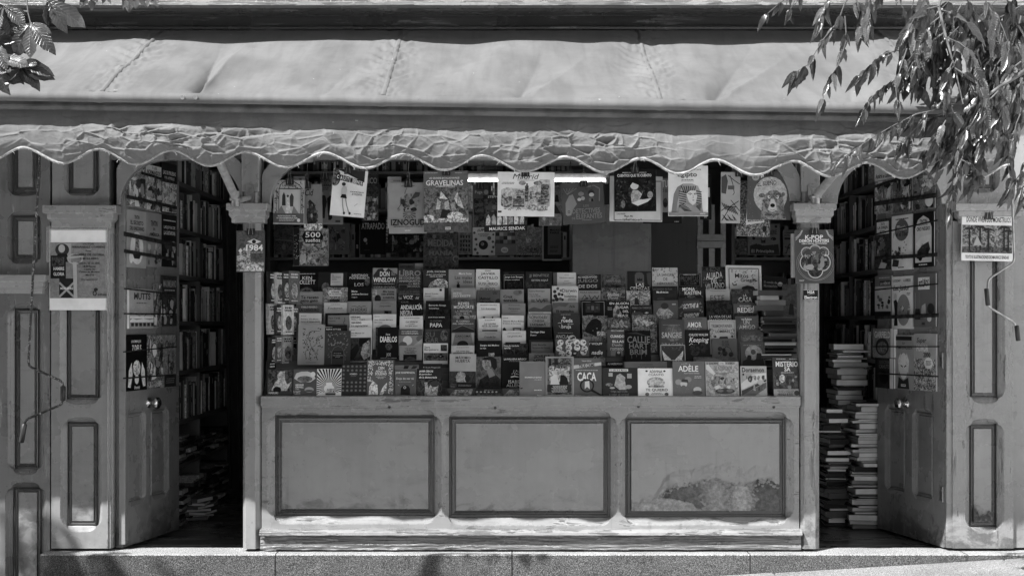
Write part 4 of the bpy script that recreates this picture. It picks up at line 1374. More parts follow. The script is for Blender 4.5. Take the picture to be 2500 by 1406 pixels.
bk(5, 1, 1345, 1568, 857, 1000, .30, 'pale cover with centred thin capitals and dark photograph', ('t', 'LOS SABORES', 1400, 879, 1508, 891, .06), ('t', 'SECRETOS', 1415, 895, 1492, 906, .06), ('t', 'DE LA TABERNA', 1392, 910, 1516, 921, .06), ('t', 'KAMOGAWA', 1405, 925, 1502, 936, .06), ('r', 1385, 945, 1515, 1000, .02), ('p', [(1400, 990), (1450, 965), (1510, 985), (1500, 999), (1405, 999)], .06))
# --- column 6
bk(6, 1, 1575, 1825, 110, None, .055, 'dark cover with capitals over pale patterned animal shape', ('t', 'JOËL DICKER', 1612, 122, 1800, 146, .5), ('t', 'LA MUY CATASTRÓFICA', 1607, 156, 1800, 170, .45), ('t', 'VISITA AL ZOO', 1640, 175, 1770, 189, .45), ('p', [(1625, 292), (1650, 240), (1720, 200), (1790, 205), (1820, 240), (1820, 292)], .34, .7), ('scat', 1640, 215, 1815, 290, 60, 6, .08, 9))
bk(6, 1, 1580, 1785, 293, None, .50, 'white cover with small black square', ('t', 'Manuel Guedán', 1595, 343, 1725, 356, .08), ('t', 'Nostalgia', 1595, 365, 1655, 380, .08), ('r', 1738, 303, 1760, 324, .02), ('l', 1660, 395, 1710, 402, .15, 1))
bk(6, 1, 1600, 1840, 418, None, .018, 'black wooded picture cover with white author line', ('t', 'Bernardo Atxaga', 1632, 455, 1800, 475, .5), ('t', 'Golondrinas', 1632, 485, 1730, 501, .4), ('r', 1605, 505, 1838, 780, .03, .9))
bk(6, 1, 1595, 1840, 558, None, .016, 'black cover with large dim capitals', ('t', 'JOSÉ ÁNGEL MAÑAS', 1625, 574, 1790, 588, .4), ('t', 'EL ENIGMA', 1650, 609, 1760, 625, .14), ('t', 'PAPA', 1645, 638, 1765, 678, .42))
bk(6, 1, 1590, 1838, 693, None, .055, 'dark cover with giant dim letters and profile', ('t', 'NEREA VENENO', 1600, 700, 1750, 716, .12), ('t', 'SU', 1602, 725, 1690, 775, .15), ('t', 'GAR', 1598, 780, 1730, 830, .15), ('c', 1785, 760, 38, 55, .13, .5), ('c', 1800, 745, 20, 16, .04))
bk(6, 1, 1580, 1820, 835, 1035, .55, 'white cover with strip photograph of eyes', ('t', 'Sara', 1590, 863, 1645, 883, .05), ('t', 'Barquinero', 1590, 888, 1728, 911, .05), ('r', 1750, 850, 1812, 912, .07, .6), ('r', 1586, 930, 1818, 1006, .10, .7), ('c', 1640, 968, 26, 12, .02), ('c', 1755, 965, 30, 14, .02), ('c', 1750, 962, 7, 5, .4))
# --- column 7
bk(7, 2, 140, 395, 112, None, .28, 'grey cover with right-set dark title', ('t', 'Maria Solar', 240, 142, 370, 163, .5), ('t', 'Las malas', 200, 176, 370, 208, .07), ('t', 'ideas', 283, 215, 370, 246, .07), ('r', 220, 258, 250, 292, .012), ('r', 229, 240, 240, 260, .02), ('ring', 234, 236, 9, 8, 3, .05))
bk(7, 2, 165, 407, 295, None, .27, 'grey cover with two-line white title', ('l', 190, 316, 275, 325, .12, 1), ('t', 'ESTO', 187, 337, 265, 358, .5), ('t', 'NO EXISTE', 187, 362, 355, 385, .5))
bk(7, 2, 165, 407, 402, None, .10, 'dark cloudy cover with white serif author name', ('t', 'REYES', 233, 433, 342, 461, .58), ('t', 'MONFORTE', 190, 465, 387, 497, .58), ('t', 'LA MIRADA', 203, 511, 370, 532, .3), ('t', 'DEL MAL', 218, 537, 353, 558, .3), ('r', 180, 562, 405, 600, .36, .5), ('c', 272, 590, 24, 22, .03), busy=.4)
bk(7, 2, 165, 395, 595, None, .09, 'dark cover with house gable and pale capitals', ('t', 'EL CORREO', 215, 611, 345, 627, .36), ('t', 'DEL CREPÚSCULO', 180, 634, 382, 651, .36), ('p', [(168, 725), (190, 700), (275, 662), (392, 705), (392, 725)], .045), ('s', [(190, 700), (275, 660), (392, 704)], 5, .2), ('l', 340, 668, 385, 676, .2, 1))
bk(7, 2, 165, 392, 730, None, .19, 'grey cover with spaced dark capitals and black arc', ('t', 'CARCOMA', 205, 756, 355, 776, .03), ('t', 'Layla Martínez', 230, 785, 330, 795, .06), ('c', 278, 850, 55, 40, .03), ('p', [(170, 735), (200, 735), (180, 850), (170, 850)], .3), ('p', [(388, 735), (360, 735), (380, 850), (388, 850)], .3))
bk(7, 2, 165, 392, 857, None, .40, 'cream cover with two-line italic title', ('l', 215, 873, 340, 882, .12, 1), ('s', [(180, 890), (380, 890)], 1.5, .2), ('t', 'Las cosas que', 213, 903, 345, 921, .05, 'i'), ('t', 'perdimos en el fuego', 183, 922, 380, 938, .05, 'i'))
bk(7, 2, 150, 410, 940, 1275, .34, 'large cover with pale sky above a dark sea', ('t', 'MÁXIMO', 208, 957, 355, 989, .06), ('t', 'HUERTA', 208, 995, 350, 1024, .06), ('r', 151, 1110, 409, 1222, .06, .4), ('r', 151, 1222, 409, 1274, .03), ('p', [(215, 1215), (212, 1160), (232, 1120), (270, 1110), (305, 1135), (312, 1215)], .30, .4), ('c', 325, 1180, 24, 35, .03), ('r', 160, 1228, 220, 1270, .14, .6), ('l', 235, 1240, 370, 1262, .25, 2))
# --- column 8
bk(8, 2, 408, 645, 110, None, .60, 'white cover with black and grey centred capitals', ('l', 495, 120, 560, 132, .1, 2), ('t', 'JAVIER', 457, 144, 600, 171, .03), ('t', 'CASTILLO', 430, 180, 625, 207, .03), ('t', 'EL', 515, 219, 540, 232, .2), ('t', 'SUSURRO', 430, 239, 622, 266, .13), ('t', 'DEL', 505, 273, 545, 284, .2), ('t', 'FUEGO', 453, 292, 598, 318, .13))
bk(8, 2, 415, 645, 312, None, .11, 'dark grey cover with rounded black title', ('t', 'Amor', 447, 382, 553, 411, .012, 'b'), ('t', 'sicario', 447, 416, 582, 444, .012, 'b'), ('l', 568, 332, 628, 358, .03, 2), ('c', 630, 425, 30, 25, .04))
bk(8, 2, 418, 643, 440, None, .55, 'white cover with italic title and two dark shoes', ('l', 450, 458, 612, 468, .12, 1), ('t', 'Los ilusionistas', 460, 486, 605, 507, .05, 'i'), ('s', [(435, 512), (628, 512)], 1.5, .25), ('c', 488, 582, 9, 9, .02), ('c', 572, 582, 9, 9, .02))
bk(8, 2, 432, 657, 590, None, .57, 'white cover with two italic lines over a grey bar', ('l', 495, 606, 595, 616, .12, 1), ('t', 'Los suicidas', 487, 634, 605, 652, .05, 'i'), ('t', 'del fin del mundo', 467, 654, 630, 674, .05, 'i'), ('l', 478, 680, 622, 687, .15, 1), ('r', 470, 703, 620, 720, .12))
bk(8, 2, 430, 657, 718, None, .29, 'grey cover with small italic title between rules', ('l', 495, 737, 602, 745, .1, 1), ('s', [(450, 752), (640, 752)], 1.5, .15), ('t', 'Cruz del Sur', 490, 763, 605, 783, .05, 'i'), ('s', [(450, 794), (640, 794)], 2, .1))
bk(8, 2, 413, 655, 808, None, .016, 'black cover with white author line and pale face', ('t', 'Sergio del Molino', 450, 847, 637, 868, .55), ('t', 'La hija', 450, 877, 508, 894, .45), ('c', 560, 945, 30, 38, .30, .4), ('c', 560, 915, 34, 18, .02))
bk(8, 2, 410, 655, 965, 1270, .12, 'large sleeved cover with painted portrait of a woman', ('p', [(430, 1268), (450, 1190), (520, 1150), (600, 1140), (652, 1190), (652, 1268)], .035, .4), ('c', 515, 1030, 46, 68, .26, .35), ('p', [(470, 1000), (490, 972), (560, 966), (610, 990), (618, 1070), (590, 1100), (560, 1060), (550, 1000)], .03), ('p', [(510, 1090), (560, 1080), (600, 1150), (540, 1175)], .22), ('c', 500, 1022, 6, 4, .04), ('c', 528, 1020, 6, 4, .04), ('c', 510, 1060, 12, 4, .1), ('l', 425, 1130, 470, 1160, .05, 3), ('t', 'LA COMADRONA', 425, 1232, 628, 1254, .03, 'b'), busy=.4)
# --- column 9
bk(9, 2, 660, 888, 130, None, .012, 'black cover with thin white frame line', ('box', 686, 165, 880, 460, 3, .3), ('t', 'Jorge Luis Borges', 693, 177, 868, 199, .5), ('t', 'Ensayos completos', 693, 207, 840, 223, .4), ('l', 690, 148, 730, 156, .15, 1), ('r', 720, 235, 860, 400, .025, .6))
bk(9, 2, 648, 880, 307, None, .25, 'grey cover with large rounded black title', ('c', 820, 340, 45, 26, .17), ('t', 'Cruz', 678, 364, 768, 392, .012, 'b'), ('t', 'torcida', 678, 398, 818, 428, .012, 'b'), ('l', 825, 323, 860, 350, .03, 2))
bk(9, 2, 665, 895, 445, None, .25, 'grey cover with single centred italic word', ('l', 728, 458, 842, 467, .08, 1), ('s', [(690, 475), (875, 475)], 1.5, .15), ('t', 'Psicopompo', 728, 488, 842, 508, .05, 'i'), ('l', 750, 516, 820, 523, .1, 1))
bk(9, 2, 662, 880, 562, None, .50, 'white cover with two lines and drawn chair', ('l', 672, 585, 725, 594, .1, 1), ('t', 'Antonio Muñoz Molina', 675, 611, 878, 627, .05), ('t', 'El verano de Cervantes', 675, 634, 850, 648, .06), ('p', [(672, 712), (675, 690), (688, 680), (702, 695), (708, 712)], .03), ('r', 770, 682, 855, 694, .12), ('r', 772, 682, 788, 712, .15), ('r', 840, 694, 852, 712, .15))
bk(9, 2, 668, 900, 712, None, .46, 'cream cover with italic title above dark edge', ('l', 722, 729, 848, 738, .12, 1), ('s', [(690, 748), (880, 748)], 1.5, .25), ('t', 'Las gratitudes', 718, 758, 860, 778, .05, 'i'), ('r', 698, 825, 845, 838, .03))
bk(9, 2, 680, 920, 838, None, .03, 'dark wooded cover with small white lines', ('r', 682, 850, 918, 1100, .035, .9), ('t', 'Fernando Aramburu', 685, 851, 830, 867, .42), ('t', 'MAITE', 685, 876, 748, 891, .5))
bk(9, 2, 665, 905, 940, 1275, .018, 'large black cover with book-shaped tree drawing', ('t', 'LA PALABRA MÁGICA', 685, 977, 910, 999, .5), ('l', 735, 1008, 850, 1018, .25, 1), ('p', [(752, 1172), (790, 1165), (828, 1172), (828, 1160), (790, 1152), (752, 1160)], .5), ('s', [(790, 1160), (788, 1130), (775, 1115)], 4, .4), ('scat', 762, 1100, 832, 1140, 24, 6, .5, 3), ('t', 'ISABEL', 728, 1197, 862, 1229, .55), ('t', 'ALLENDE', 708, 1234, 900, 1262, .55))
# --- column 10
bk(10, 2, 900, 1158, 133, None, .035, 'dark sea cover with thin grey capitals', ('t', 'JJ BENÍTEZ', 933, 152, 1130, 191, .26), ('t', 'ESTÁN AQUÍ', 957, 205, 1118, 231, .34), ('r', 902, 236, 1156, 300, .05, .6))
bk(10, 2, 920, 1140, 300, None, .30, 'pale cover with scribbled drawing at right', ('t', 'Laura Restrepo', 935, 316, 1085, 336, .07), ('t', 'Soy la daga', 935, 350, 1022, 365, .07), ('t', 'y soy la herida', 935, 369, 1045, 385, .07), ('s', [(1000, 400), (1020, 430), (1035, 402), (1050, 436), (1075, 405), (1085, 432)], 6, .03), ('l', 950, 405, 990, 435, .06, 4), ('l', 1070, 398, 1120, 430, .06, 4))
bk(10, 2, 925, 1152, 445, None, .19, 'two-tone hill shape cover with pale lower strip', ('p', [(930, 500), (980, 480), (1050, 500), (1110, 460), (1150, 455), (1150, 527), (930, 527)], .09), ('r', 928, 528, 1150, 546, .5), ('l', 940, 533, 1075, 541, .12, 1))
bk(10, 2, 918, 1140, 552, None, .27, 'pale patterned cover with three tall serif lines', ('scat', 920, 555, 1138, 670, 40, 10, .38, 5), ('t', 'SONSOLES', 933, 568, 1113, 592, .05), ('t', 'ÓNEGA', 965, 598, 1083, 628, .05), ('t', 'LLEVARÁ', 945, 634, 1100, 664, .05))
bk(10, 2, 905, 1150, 675, None, .012, 'plain black cover with two small white lines', ('t', 'Santiago Díaz', 945, 716, 1085, 738, .58), ('t', 'El amor', 945, 748, 1005, 763, .45), ('l', 945, 690, 975, 696, .15, 1))
bk(10, 2, 935, 1170, 800, None, .03, 'black cover with inset dim grey panel', ('r', 953, 823, 1168, 1050, .14), ('t', 'John Banville', 962, 843, 1100, 863, .02), ('t', 'Nocturno de Venecia', 962, 871, 1138, 887, .03))
bk(10, 2, 930, 1180, 932, None, .15, 'grey cover with tall black condensed capitals', ('t', 'JORGE', 980, 948, 1140, 986, .012), ('t', 'MOLIST', 975, 993, 1150, 1028, .012))
# --- column 11
bk(11, 2, 1168, 1395, 140, None, .12, 'grey cover with white inset sheet', ('r', 1208, 143, 1394, 420, .5), ('t', 'Fabelismos lejanos', 1232, 187, 1372, 204, .12), ('l', 1280, 165, 1325, 172, .2, 1), ('l', 1275, 222, 1330, 230, .15, 1), ('l', 1262, 245, 1345, 252, .15, 1))
bk(11, 2, 1158, 1418, 275, None, .50, 'white cover with dark round leaves and title', *[('c', x, y, r, r, tt) for x, y, r, tt in ((1185, 330, 17, .05), (1215, 300, 14, .12), (1245, 320, 12, .2), (1190, 375, 20, .04), (1228, 355, 16, .08), (1258, 360, 13, .03), (1205, 405, 20, .05), (1240, 400, 15, .15), (1172, 415, 14, .1), (1262, 410, 12, .05))],
   ('t', 'Darwin', 1258, 303, 1400, 337, .13), ('t', 'y la', 1300, 342, 1335, 360, .13, 'i'), ('t', 'botánica', 1280, 361, 1400, 388, .13), ('l', 1310, 396, 1400, 422, .2, 3))
bk(11, 2, 1165, 1415, 437, None, .11, 'dark cover with pale hill and rounded black title', ('p', [(1168, 500), (1230, 470), (1290, 480), (1330, 440), (1413, 440), (1413, 540), (1168, 540)], .17), ('t', 'El tumulto', 1200, 508, 1372, 536, .012, 'b'), ('l', 1328, 463, 1388, 490, .02, 2))
bk(11, 2, 1170, 1432, 540, None, .055, 'dark cover with decorated white title', ('l', 1245, 551, 1340, 560, .3, 1), ('t', 'la', 1262, 572, 1290, 596, .5, 'i'), ('t', 'rueda', 1250, 594, 1360, 630, .55), ('t', 'del año', 1310, 637, 1368, 653, .3, 'i'), ('t', 'bruja', 1252, 655, 1345, 700, .55), ('s', [(1215, 640), (1240, 635), (1255, 648)], 4, .4), ('s', [(1225, 660), (1235, 680), (1250, 685)], 3, .35))
bk(11, 2, 1180, 1425, 700, None, .045, 'dark cover with spaced grey capitals above badges', ('l', 1215, 731, 1365, 740, .3, 1), ('t', 'ANCLA', 1195, 753, 1325, 786, .36))
# --- column 12
bk(12, 2, 1405, 1640, 160, None, .04, 'black cover with outlined double-line capitals', ('l', 1430, 166, 1580, 173, .3, 1), ('t', 'ALI HAZELWOOD', 1412, 178, 1603, 196, .6), ('t', 'JUEGO', 1410, 206, 1610, 249, .26), ('t', 'DE DOS', 1420, 261, 1602, 294, .36, 'b'))
bk(12, 2, 1422, 1635, 318, None, .27, 'pale cover with inky line drawing', ('t', 'PAULA GALLEGO', 1435, 328, 1615, 346, .07), ('s', [(1450, 405), (1480, 360), (1500, 400), (1470, 410)], 6, .05), ('s', [(1520, 360), (1545, 410), (1580, 370), (1600, 405), (1620, 365)], 7, .04), ('c', 1500, 395, 14, 12, .1))
bk(12, 2, 1438, 1690, 415, None, .016, 'black cover with rounded pale frame line', ('box', 1455, 430, 1672, 640, 4, .3), ('r', 1490, 445, 1630, 535, .05, .4), ('r', 1545, 470, 1570, 510, .16), ('r', 1505, 475, 1530, 500, .1), ('r', 1590, 475, 1612, 500, .1), ('p', [(1480, 445), (1560, 425), (1640, 445)], .03), ('l', 1500, 560, 1560, 568, .4, 1))
bk(12, 2, 1455, 1705, 565, None, .14, 'stained pale cover with black animal head', ('p', [(1480, 720), (1500, 660), (1550, 600), (1600, 590), (1640, 620), (1650, 680), (1630, 740), (1590, 770), (1540, 745), (1500, 735)], .015, .4), ('c', 1600, 690, 8, 6, .2), ('c', 1560, 712, 7, 5, .16), ('r', 1600, 720, 1700, 760, .3, .8), busy=.7)
bk(12, 2, 1520, 1690, 815, 1060, .04, 'dark cover with looping pale handwriting', ('t', 'RY WOLFF', 1500, 829, 1650, 851, .4), ('t', 'nadie', 1545, 905, 1655, 945, .5, 'i'), ('p', [(1600, 1055), (1610, 980), (1650, 950), (1680, 980), (1680, 1055)], .12, .5), ('s', [(1555, 990), (1580, 960), (1600, 985), (1570, 1000)], 3, .3))
# --- column 13
bk(13, 3, -40, 195, 158, None, .11, 'dim landscape cover with wide serif capitals', ('l', 10, 173, 130, 181, .2, 1), ('t', 'UNA', 55, 192, 95, 206, .26), ('t', 'VENTANA', 5, 214, 150, 238, .26), ('t', 'A LA', 60, 245, 100, 257, .26), ('t', 'OSCURIDAD', -5, 264, 160, 287, .02), busy=.5)
bk(13, 3, -45, 190, 292, None, .13, 'mottled cover with swirling pale script', ('t', 'Ansibles', 10, 340, 132, 374, .38, 'i'), ('t', 'Dante', 18, 378, 120, 402, .34, 'i'), busy=.7)
bk(13, 3, 5, 240, 420, None, .018, 'black cover with pale wings and stepped title', ('p', [(70, 580), (75, 500), (105, 450), (130, 500), (165, 560), (150, 582)], .28, .5), ('c', 118, 530, 18, 26, .08), ('t', 'EN ALGÚN', 38, 429, 225, 456, .5), ('t', 'LUGAR', 100, 471, 225, 496, .5), ('t', 'DEL', 168, 511, 225, 534, .5), ('t', 'MAR', 115, 552, 225, 581, .5), ('l', 15, 480, 65, 515, .25, 4))
bk(13, 3, 20, 240, 585, None, .09, 'dark mottled cover with pale crown shape', ('p', [(60, 640), (90, 605), (120, 640), (150, 600), (180, 640), (200, 610), (215, 680), (45, 680)], .2, .7), busy=.8)
bk(13, 3, 10, 182, 700, None, .095, 'dark cover with bold pale title above a figure', ('t', 'KELLY RAMÍREZ', 50, 703, 178, 718, .4), ('t', 'CUANDO', 43, 754, 180, 781, .55, 'b'), ('t', 'ELLAS', 63, 806, 177, 829, .5, 'b'), ('t', 'Duelo', 58, 838, 160, 863, .3), ('t', 'romano', 42, 878, 172, 904, .3), ('r', 45, 906, 160, 1005, .16), ('c', 120, 950, 30, 48, .03), ('c', 122, 925, 16, 14, .3))
bk(13, 3, 0, 162, 1015, 1075, .012, 'black strip of cover with white name', ('t', 'ALI HAZELWOOD', 15, 1027, 160, 1045, .5))
# --- column 14
bk(14, 3, 212, 450, 128, None, .035, 'dark cover with glass bell jar and white title', ('p', [(285, 250), (285, 165), (300, 143), (330, 138), (358, 145), (375, 170), (375, 250)], .13), ('p', [(305, 225), (310, 195), (325, 210), (333, 190), (342, 210), (358, 195), (360, 225)], .03), ('p', [(400, 150), (445, 140), (447, 300), (410, 250)], .09), ('t', 'LAS', 295, 247, 375, 278, .55), ('t', 'CENIZAS', 235, 282, 428, 314, .55))
bk(14, 3, 205, 438, 320, None, .30, 'light cover with garden drawing and hooded figure', ('scat', 210, 325, 435, 455, 110, 7, .10, 11), ('p', [(280, 455), (290, 380), (300, 345), (312, 380), (330, 455)], .05), ('c', 300, 380, 8, 9, .5), busy=.6)
bk(14, 3, 250, 457, 462, None, .016, 'black cover with thin grey name and white splash', ('t', 'REBECCA YARROS', 258, 479, 445, 498, .22), ('c', 310, 545, 60, 18, .09), ('p', [(380, 540), (400, 528), (420, 535), (405, 548)], .55), ('c', 283, 524, 5, 5, .5))
bk(14, 3, 258, 500, 555, None, .13, 'swirling grey picture cover without title', ('p', [(280, 600), (340, 570), (420, 590), (480, 640), (400, 670), (300, 650)], .26, .8), busy=.9)
bk(14, 3, 185, 440, 712, 1010, .012, 'black sleeved cover with dripping grey capitals', ('t', 'CALLIE', 210, 766, 432, 832, .22), ('t', 'HART', 228, 836, 415, 886, .22), ('t', 'BRIM', 235, 893, 400, 946, .20), ('s', [(250, 940), (252, 985)], 4, .15), ('s', [(300, 940), (298, 970)], 4, .15), ('s', [(345, 930), (347, 990)], 4, .15), ('s', [(385, 940), (384, 965)], 3, .15), ('p', [(200, 740), (300, 725), (420, 770), (300, 745)], .06))
# --- column 15
bk(15, 3, 455, 705, 95, None, .45, 'pale cover with leafy branch border', ('scat', 460, 100, 700, 135, 26, 9, .12, 12), ('scat', 660, 130, 703, 270, 16, 9, .15, 13), ('scat', 458, 130, 490, 275, 12, 8, .15, 14), ('t', 'LA SANGRE', 503, 150, 665, 178, .13), ('t', 'DE', 565, 192, 605, 222, .13), ('t', 'HÉRCULES', 503, 233, 668, 263, .13))
bk(15, 3, 460, 705, 275, None, .035, 'dark cover with dim script and white line', ('t', 'Los secretos de Áyax', 463, 288, 655, 319, .16), ('t', 'Más allá de Lies', 500, 324, 615, 344, .5, 'b'), ('c', 540, 400, 40, 14, .08))
bk(15, 3, 468, 712, 415, None, .085, 'dark painted cover with pale crouching statue shape', ('p', [(495, 540), (520, 500), (570, 470), (600, 480), (640, 520), (665, 545), (640, 590), (560, 600), (510, 580)], .27, .5), ('c', 580, 470, 38, 32, .03), ('t', 'METAL', 500, 560, 690, 602, .11, 'n'), ('l', 652, 445, 690, 470, .3, 1))
bk(15, 3, 520, 770, 605, 990, .05, 'dark cover with moon disc and ornate title', ('c', 662, 735, 86, 84, .12, .4), ('l', 560, 652, 730, 660, .25, 1), ('s', [(655, 690), (655, 780)], 5, .25), ('t', 'SANGRE', 548, 727, 745, 783, .32), ('t', 'DE', 633, 800, 665, 813, .25), ('t', 'DRAGÓN', 540, 826, 750, 868, .28), ('r', 522, 607, 545, 985, .03))
bk(15, 3, 535, 778, 850, 1010, .03, 'dark cover with white border and spread wings', ('box', 537, 853, 776, 1030, 8, .5), ('p', [(640, 1005), (570, 1000), (556, 950), (552, 905), (590, 950), (630, 985)], .5, .3), ('p', [(670, 1005), (740, 1000), (755, 950), (758, 905), (720, 950), (685, 985)], .5, .3), ('scat', 570, 870, 740, 900, 22, 7, .14, 15), ('t', 'TITULO', 635, 998, 755, 1018, .5))
# --- column 16
bk(16, 3, 718, 932, 150, None, .014, 'black cover with scalloped frame and dim capitals', ('box', 726, 160, 922, 272, 3, .28), ('t', 'REBECCA ROSS', 765, 157, 885, 170, .34), ('t', 'PROMESAS', 738, 178, 910, 232, .11), ('t', 'CRUELES', 770, 238, 890, 263, .14))
bk(16, 3, 720, 965, 285, None, .04, 'dark flowered cover with white two-line name', ('scat', 725, 290, 960, 400, 26, 14, .11, 16), ('t', 'MONA', 757, 288, 880, 322, .6), ('t', 'KASTEN', 778, 325, 935, 360, .6), ('c', 840, 378, 40, 16, .16, .5))
bk(16, 3, 715, 965, 392, None, .05, 'dark cover with slanting white hand lettering', ('p', [(760, 420), (920, 415), (930, 510), (760, 520)], .09), ('t', 'SCYTHE &', 762, 455, 915, 500, .55, 'iu'), ('t', 'SPARROW', 765, 550, 920, 592, .55, 'iu'), ('scat', 720, 440, 760, 570, 8, 12, .22, 17), ('scat', 925, 400, 962, 560, 8, 12, .22, 18))
bk(16, 3, 755, 995, 580, None, .15, 'grey cover with white hand-drawn word', ('t', 'AMOR', 803, 628, 942, 680, .5), ('t', 'FUERA', 815, 690, 930, 724, .3), ('l', 800, 595, 950, 605, .08, 1))
bk(16, 3, 785, 1025, 703, 1005, .025, 'black cover with white script title', ('t', 'CHLOE WALSH', 818, 740, 1003, 763, .55), ('t', 'Keeping', 818, 776, 1012, 840, .62, 'i'), ('s', [(818, 855), (840, 835), (860, 850)], 4, .6), ('c', 870, 900, 50, 60, .05, .6), ('c', 960, 880, 35, 55, .045, .6))
# --- column 17
bk(17, 3, 948, 1175, 85, None, .07, 'dark cover with rising slanted white capitals', ('r', 952, 90, 1172, 130, .08, .9), ('t', 'ALIADA', 985, 148, 1148, 212, .6, 'u'), ('t', 'DEL', 1035, 203, 1098, 254, .6, 'u'), ('t', 'VILLANO', 975, 258, 1165, 312, .6, 'bu'), ('scat', 955, 190, 1030, 260, 10, 10, .22, 19), ('scat', 1110, 170, 1170, 250, 10, 10, .22, 20))
bk(17, 3, 985, 1218, 305, None, .34, 'pale cover with tall thin dark capitals', ('l', 1030, 318, 1180, 326, .12, 1), ('t', 'ESTE', 1028, 364, 1165, 420, .06, 'n'))
bk(17, 3, 993, 1245, 415, None, .028, 'black crosshatched cover with low grey title', ('r', 997, 418, 1242, 555, .03, .9), ('t', 'LA VIDA DE LAS', 1018, 562, 1230, 588, .36), ('t', 'MARIONETAS', 1018, 596, 1235, 622, .36))
bk(17, 3, 1005, 1278, 607, None, .38, 'pale cover with engraved border and dark lettering', ('box', 1020, 622, 1265, 790, 4, .13), ('scat', 1025, 690, 1070, 785, 20, 8, .12, 21), ('scat', 1225, 690, 1262, 785, 20, 8, .12, 22), ('t', 'TREMONTAINER', 1040, 650, 1245, 682, .13), ('l', 1105, 692, 1200, 700, .1, 1), ('t', 'LOMBRES', 1080, 706, 1222, 733, .03), ('p', [(1110, 792), (1120, 770), (1195, 768), (1202, 792)], .04), ('c', 1075, 770, 12, 12, .06), ('c', 1240, 768, 12, 12, .06))
bk(17, 3, 1042, 1290, 790, 985, .13, 'grey cover with drooping dark roses', ('t', 'ELSIE', 1140, 807, 1205, 832, .045), ('t', 'SILVER', 1137, 837, 1212, 861, .045), ('s', [(1120, 960), (1150, 900), (1180, 865), (1215, 880), (1240, 930)], 5, .03), *[('c', x, y, r, r, .035, .5) for x, y, r in ((1118, 890, 22), (1155, 900, 18), (1165, 935, 26), (1225, 945, 24), (1110, 930, 14))])
# --- column 18
mit = [('box', 1188, 82, 1526, 505, 12, .62), ('box', 1212, 104, 1506, 480, 9, .17), ('scat', 1235, 115, 1490, 140, 18, 9, .14, 23), ('scat', 1235, 215, 1300, 270, 10, 10, .10, 24), ('scat', 1430, 160, 1490, 260, 14, 10, .14, 25), ('s', [(1345, 146), (1365, 155), (1390, 146)], 4, .05), ('t', 'Mitos', 1270, 152, 1403, 197, .04), ('t', 'Griegos', 1325, 200, 1478, 244, .04), ('p', [(1325, 320), (1340, 285), (1390, 268), (1450, 280), (1485, 320)], .05), ('scat', 1235, 320, 1490, 470, 50, 10, .14, 26)]
bk(18, 3, 1180, 1535, 72, 515, .50, 'big white framed cover with ornaments', *mit)
bk(18, 3, 1240, 1495, 303, None, .055, 'dark cover with thin two-line grey title', ('t', 'LA', 1352, 354, 1387, 379, .36), ('t', 'CASA', 1305, 384, 1437, 431, .42), ('r', 1250, 312, 1485, 348, .07, .8), ('l', 1290, 440, 1450, 448, .2, 1), busy=.4)
bk(18, 3, 1255, 1492, 447, None, .11, 'dark cover with torn-paper capitals', ('t', 'ELOY MORENO', 1318, 463, 1430, 478, .42), ('t', 'REDES', 1295, 486, 1453, 534, .58), ('r', 1260, 540, 1488, 600, .06, .7))
bk(18, 3, 1275, 1500, 570, None, .09, 'dark cover with two thin pale words', ('t', 'Inma Rubiales', 1325, 589, 1435, 608, .42), ('t', 'UN', 1353, 612, 1412, 651, .32), ('t', 'AMIGO', 1310, 656, 1467, 698, .32), ('p', [(1280, 690), (1340, 610), (1320, 580), (1280, 580)], .06))
bk(18, 3, 1300, 1545, 705, None, .03, 'dark stormy cover with faint title', ('t', 'CUANDO', 1330, 724, 1470, 753, .09), ('r', 1330, 755, 1540, 815, .09, .8))
bk(18, 3, 1322, 1560, 822, 1055, .10, 'cover with two silhouettes before a glow', ('c', 1450, 930, 85, 75, .3, .25), ('l', 1350, 848, 1525, 866, .2, 1), ('p', [(1335, 1052), (1340, 1010), (1390, 985), (1450, 1000), (1480, 985), (1530, 940), (1555, 1052)], .03), ('c', 1405, 975, 22, 25, .03), ('p', [(1470, 990), (1480, 930), (1520, 930), (1530, 1000)], .05), ('c', 1445, 920, 25, 26, .10))
# --- front row on the ledge, left to right (column 0)
bk(0, 1, 48, 295, 1090, 1338, .07, 'picture cover with pale angular car shape', ('r', 55, 1095, 290, 1305, .08, .8), ('p', [(85, 1300), (120, 1225), (150, 1190), (140, 1150), (170, 1110), (215, 1110), (220, 1190), (240, 1240), (285, 1210), (240, 1300)], .36, .4), ('c', 145, 1290, 40, 30, .015), ('t', 'HARUKI', 65, 1312, 155, 1332, .5))
bk(0, 1, 303, 530, 1090, 1342, .10, 'grey cover with two white hanging lampshades', ('p', [(310, 1180), (330, 1130), (380, 1112), (440, 1110), (495, 1130), (520, 1180), (470, 1215), (370, 1215)], .42), ('c', 415, 1185, 75, 30, .13, .4), ('c', 494, 1138, 24, 24, .5), ('c', 460, 1290, 45, 26, .30), ('c', 460, 1300, 40, 10, .10), ('t', 'GEORGE', 325, 1235, 405, 1252, .6, 'b'), ('t', 'ORWELL', 325, 1256, 405, 1274, .6, 'b'), ('t', '1984', 325, 1278, 362, 1293, .3), ('r', 306, 1300, 375, 1338, .2, .8))
bk(0, 1, 532, 775, 1085, 1345, .55, 'cover of black rays bursting from a white centre', ('rays', 655, 1265, 534, 1088, 773, 1342, 36, .012), ('c', 655, 1280, 52, 42, .55), ('p', [(534, 1342), (560, 1315), (773, 1315), (773, 1342)], .55), ('t', 'ALBERT', 632, 1280, 705, 1298, .05, 'b'), ('t', 'CAMUS', 632, 1300, 705, 1318, .05, 'b'), ('r', 620, 1322, 720, 1343, .08))
homs = [('scat', 0, 0, 1, 1, 0, 1, .1, 1)]
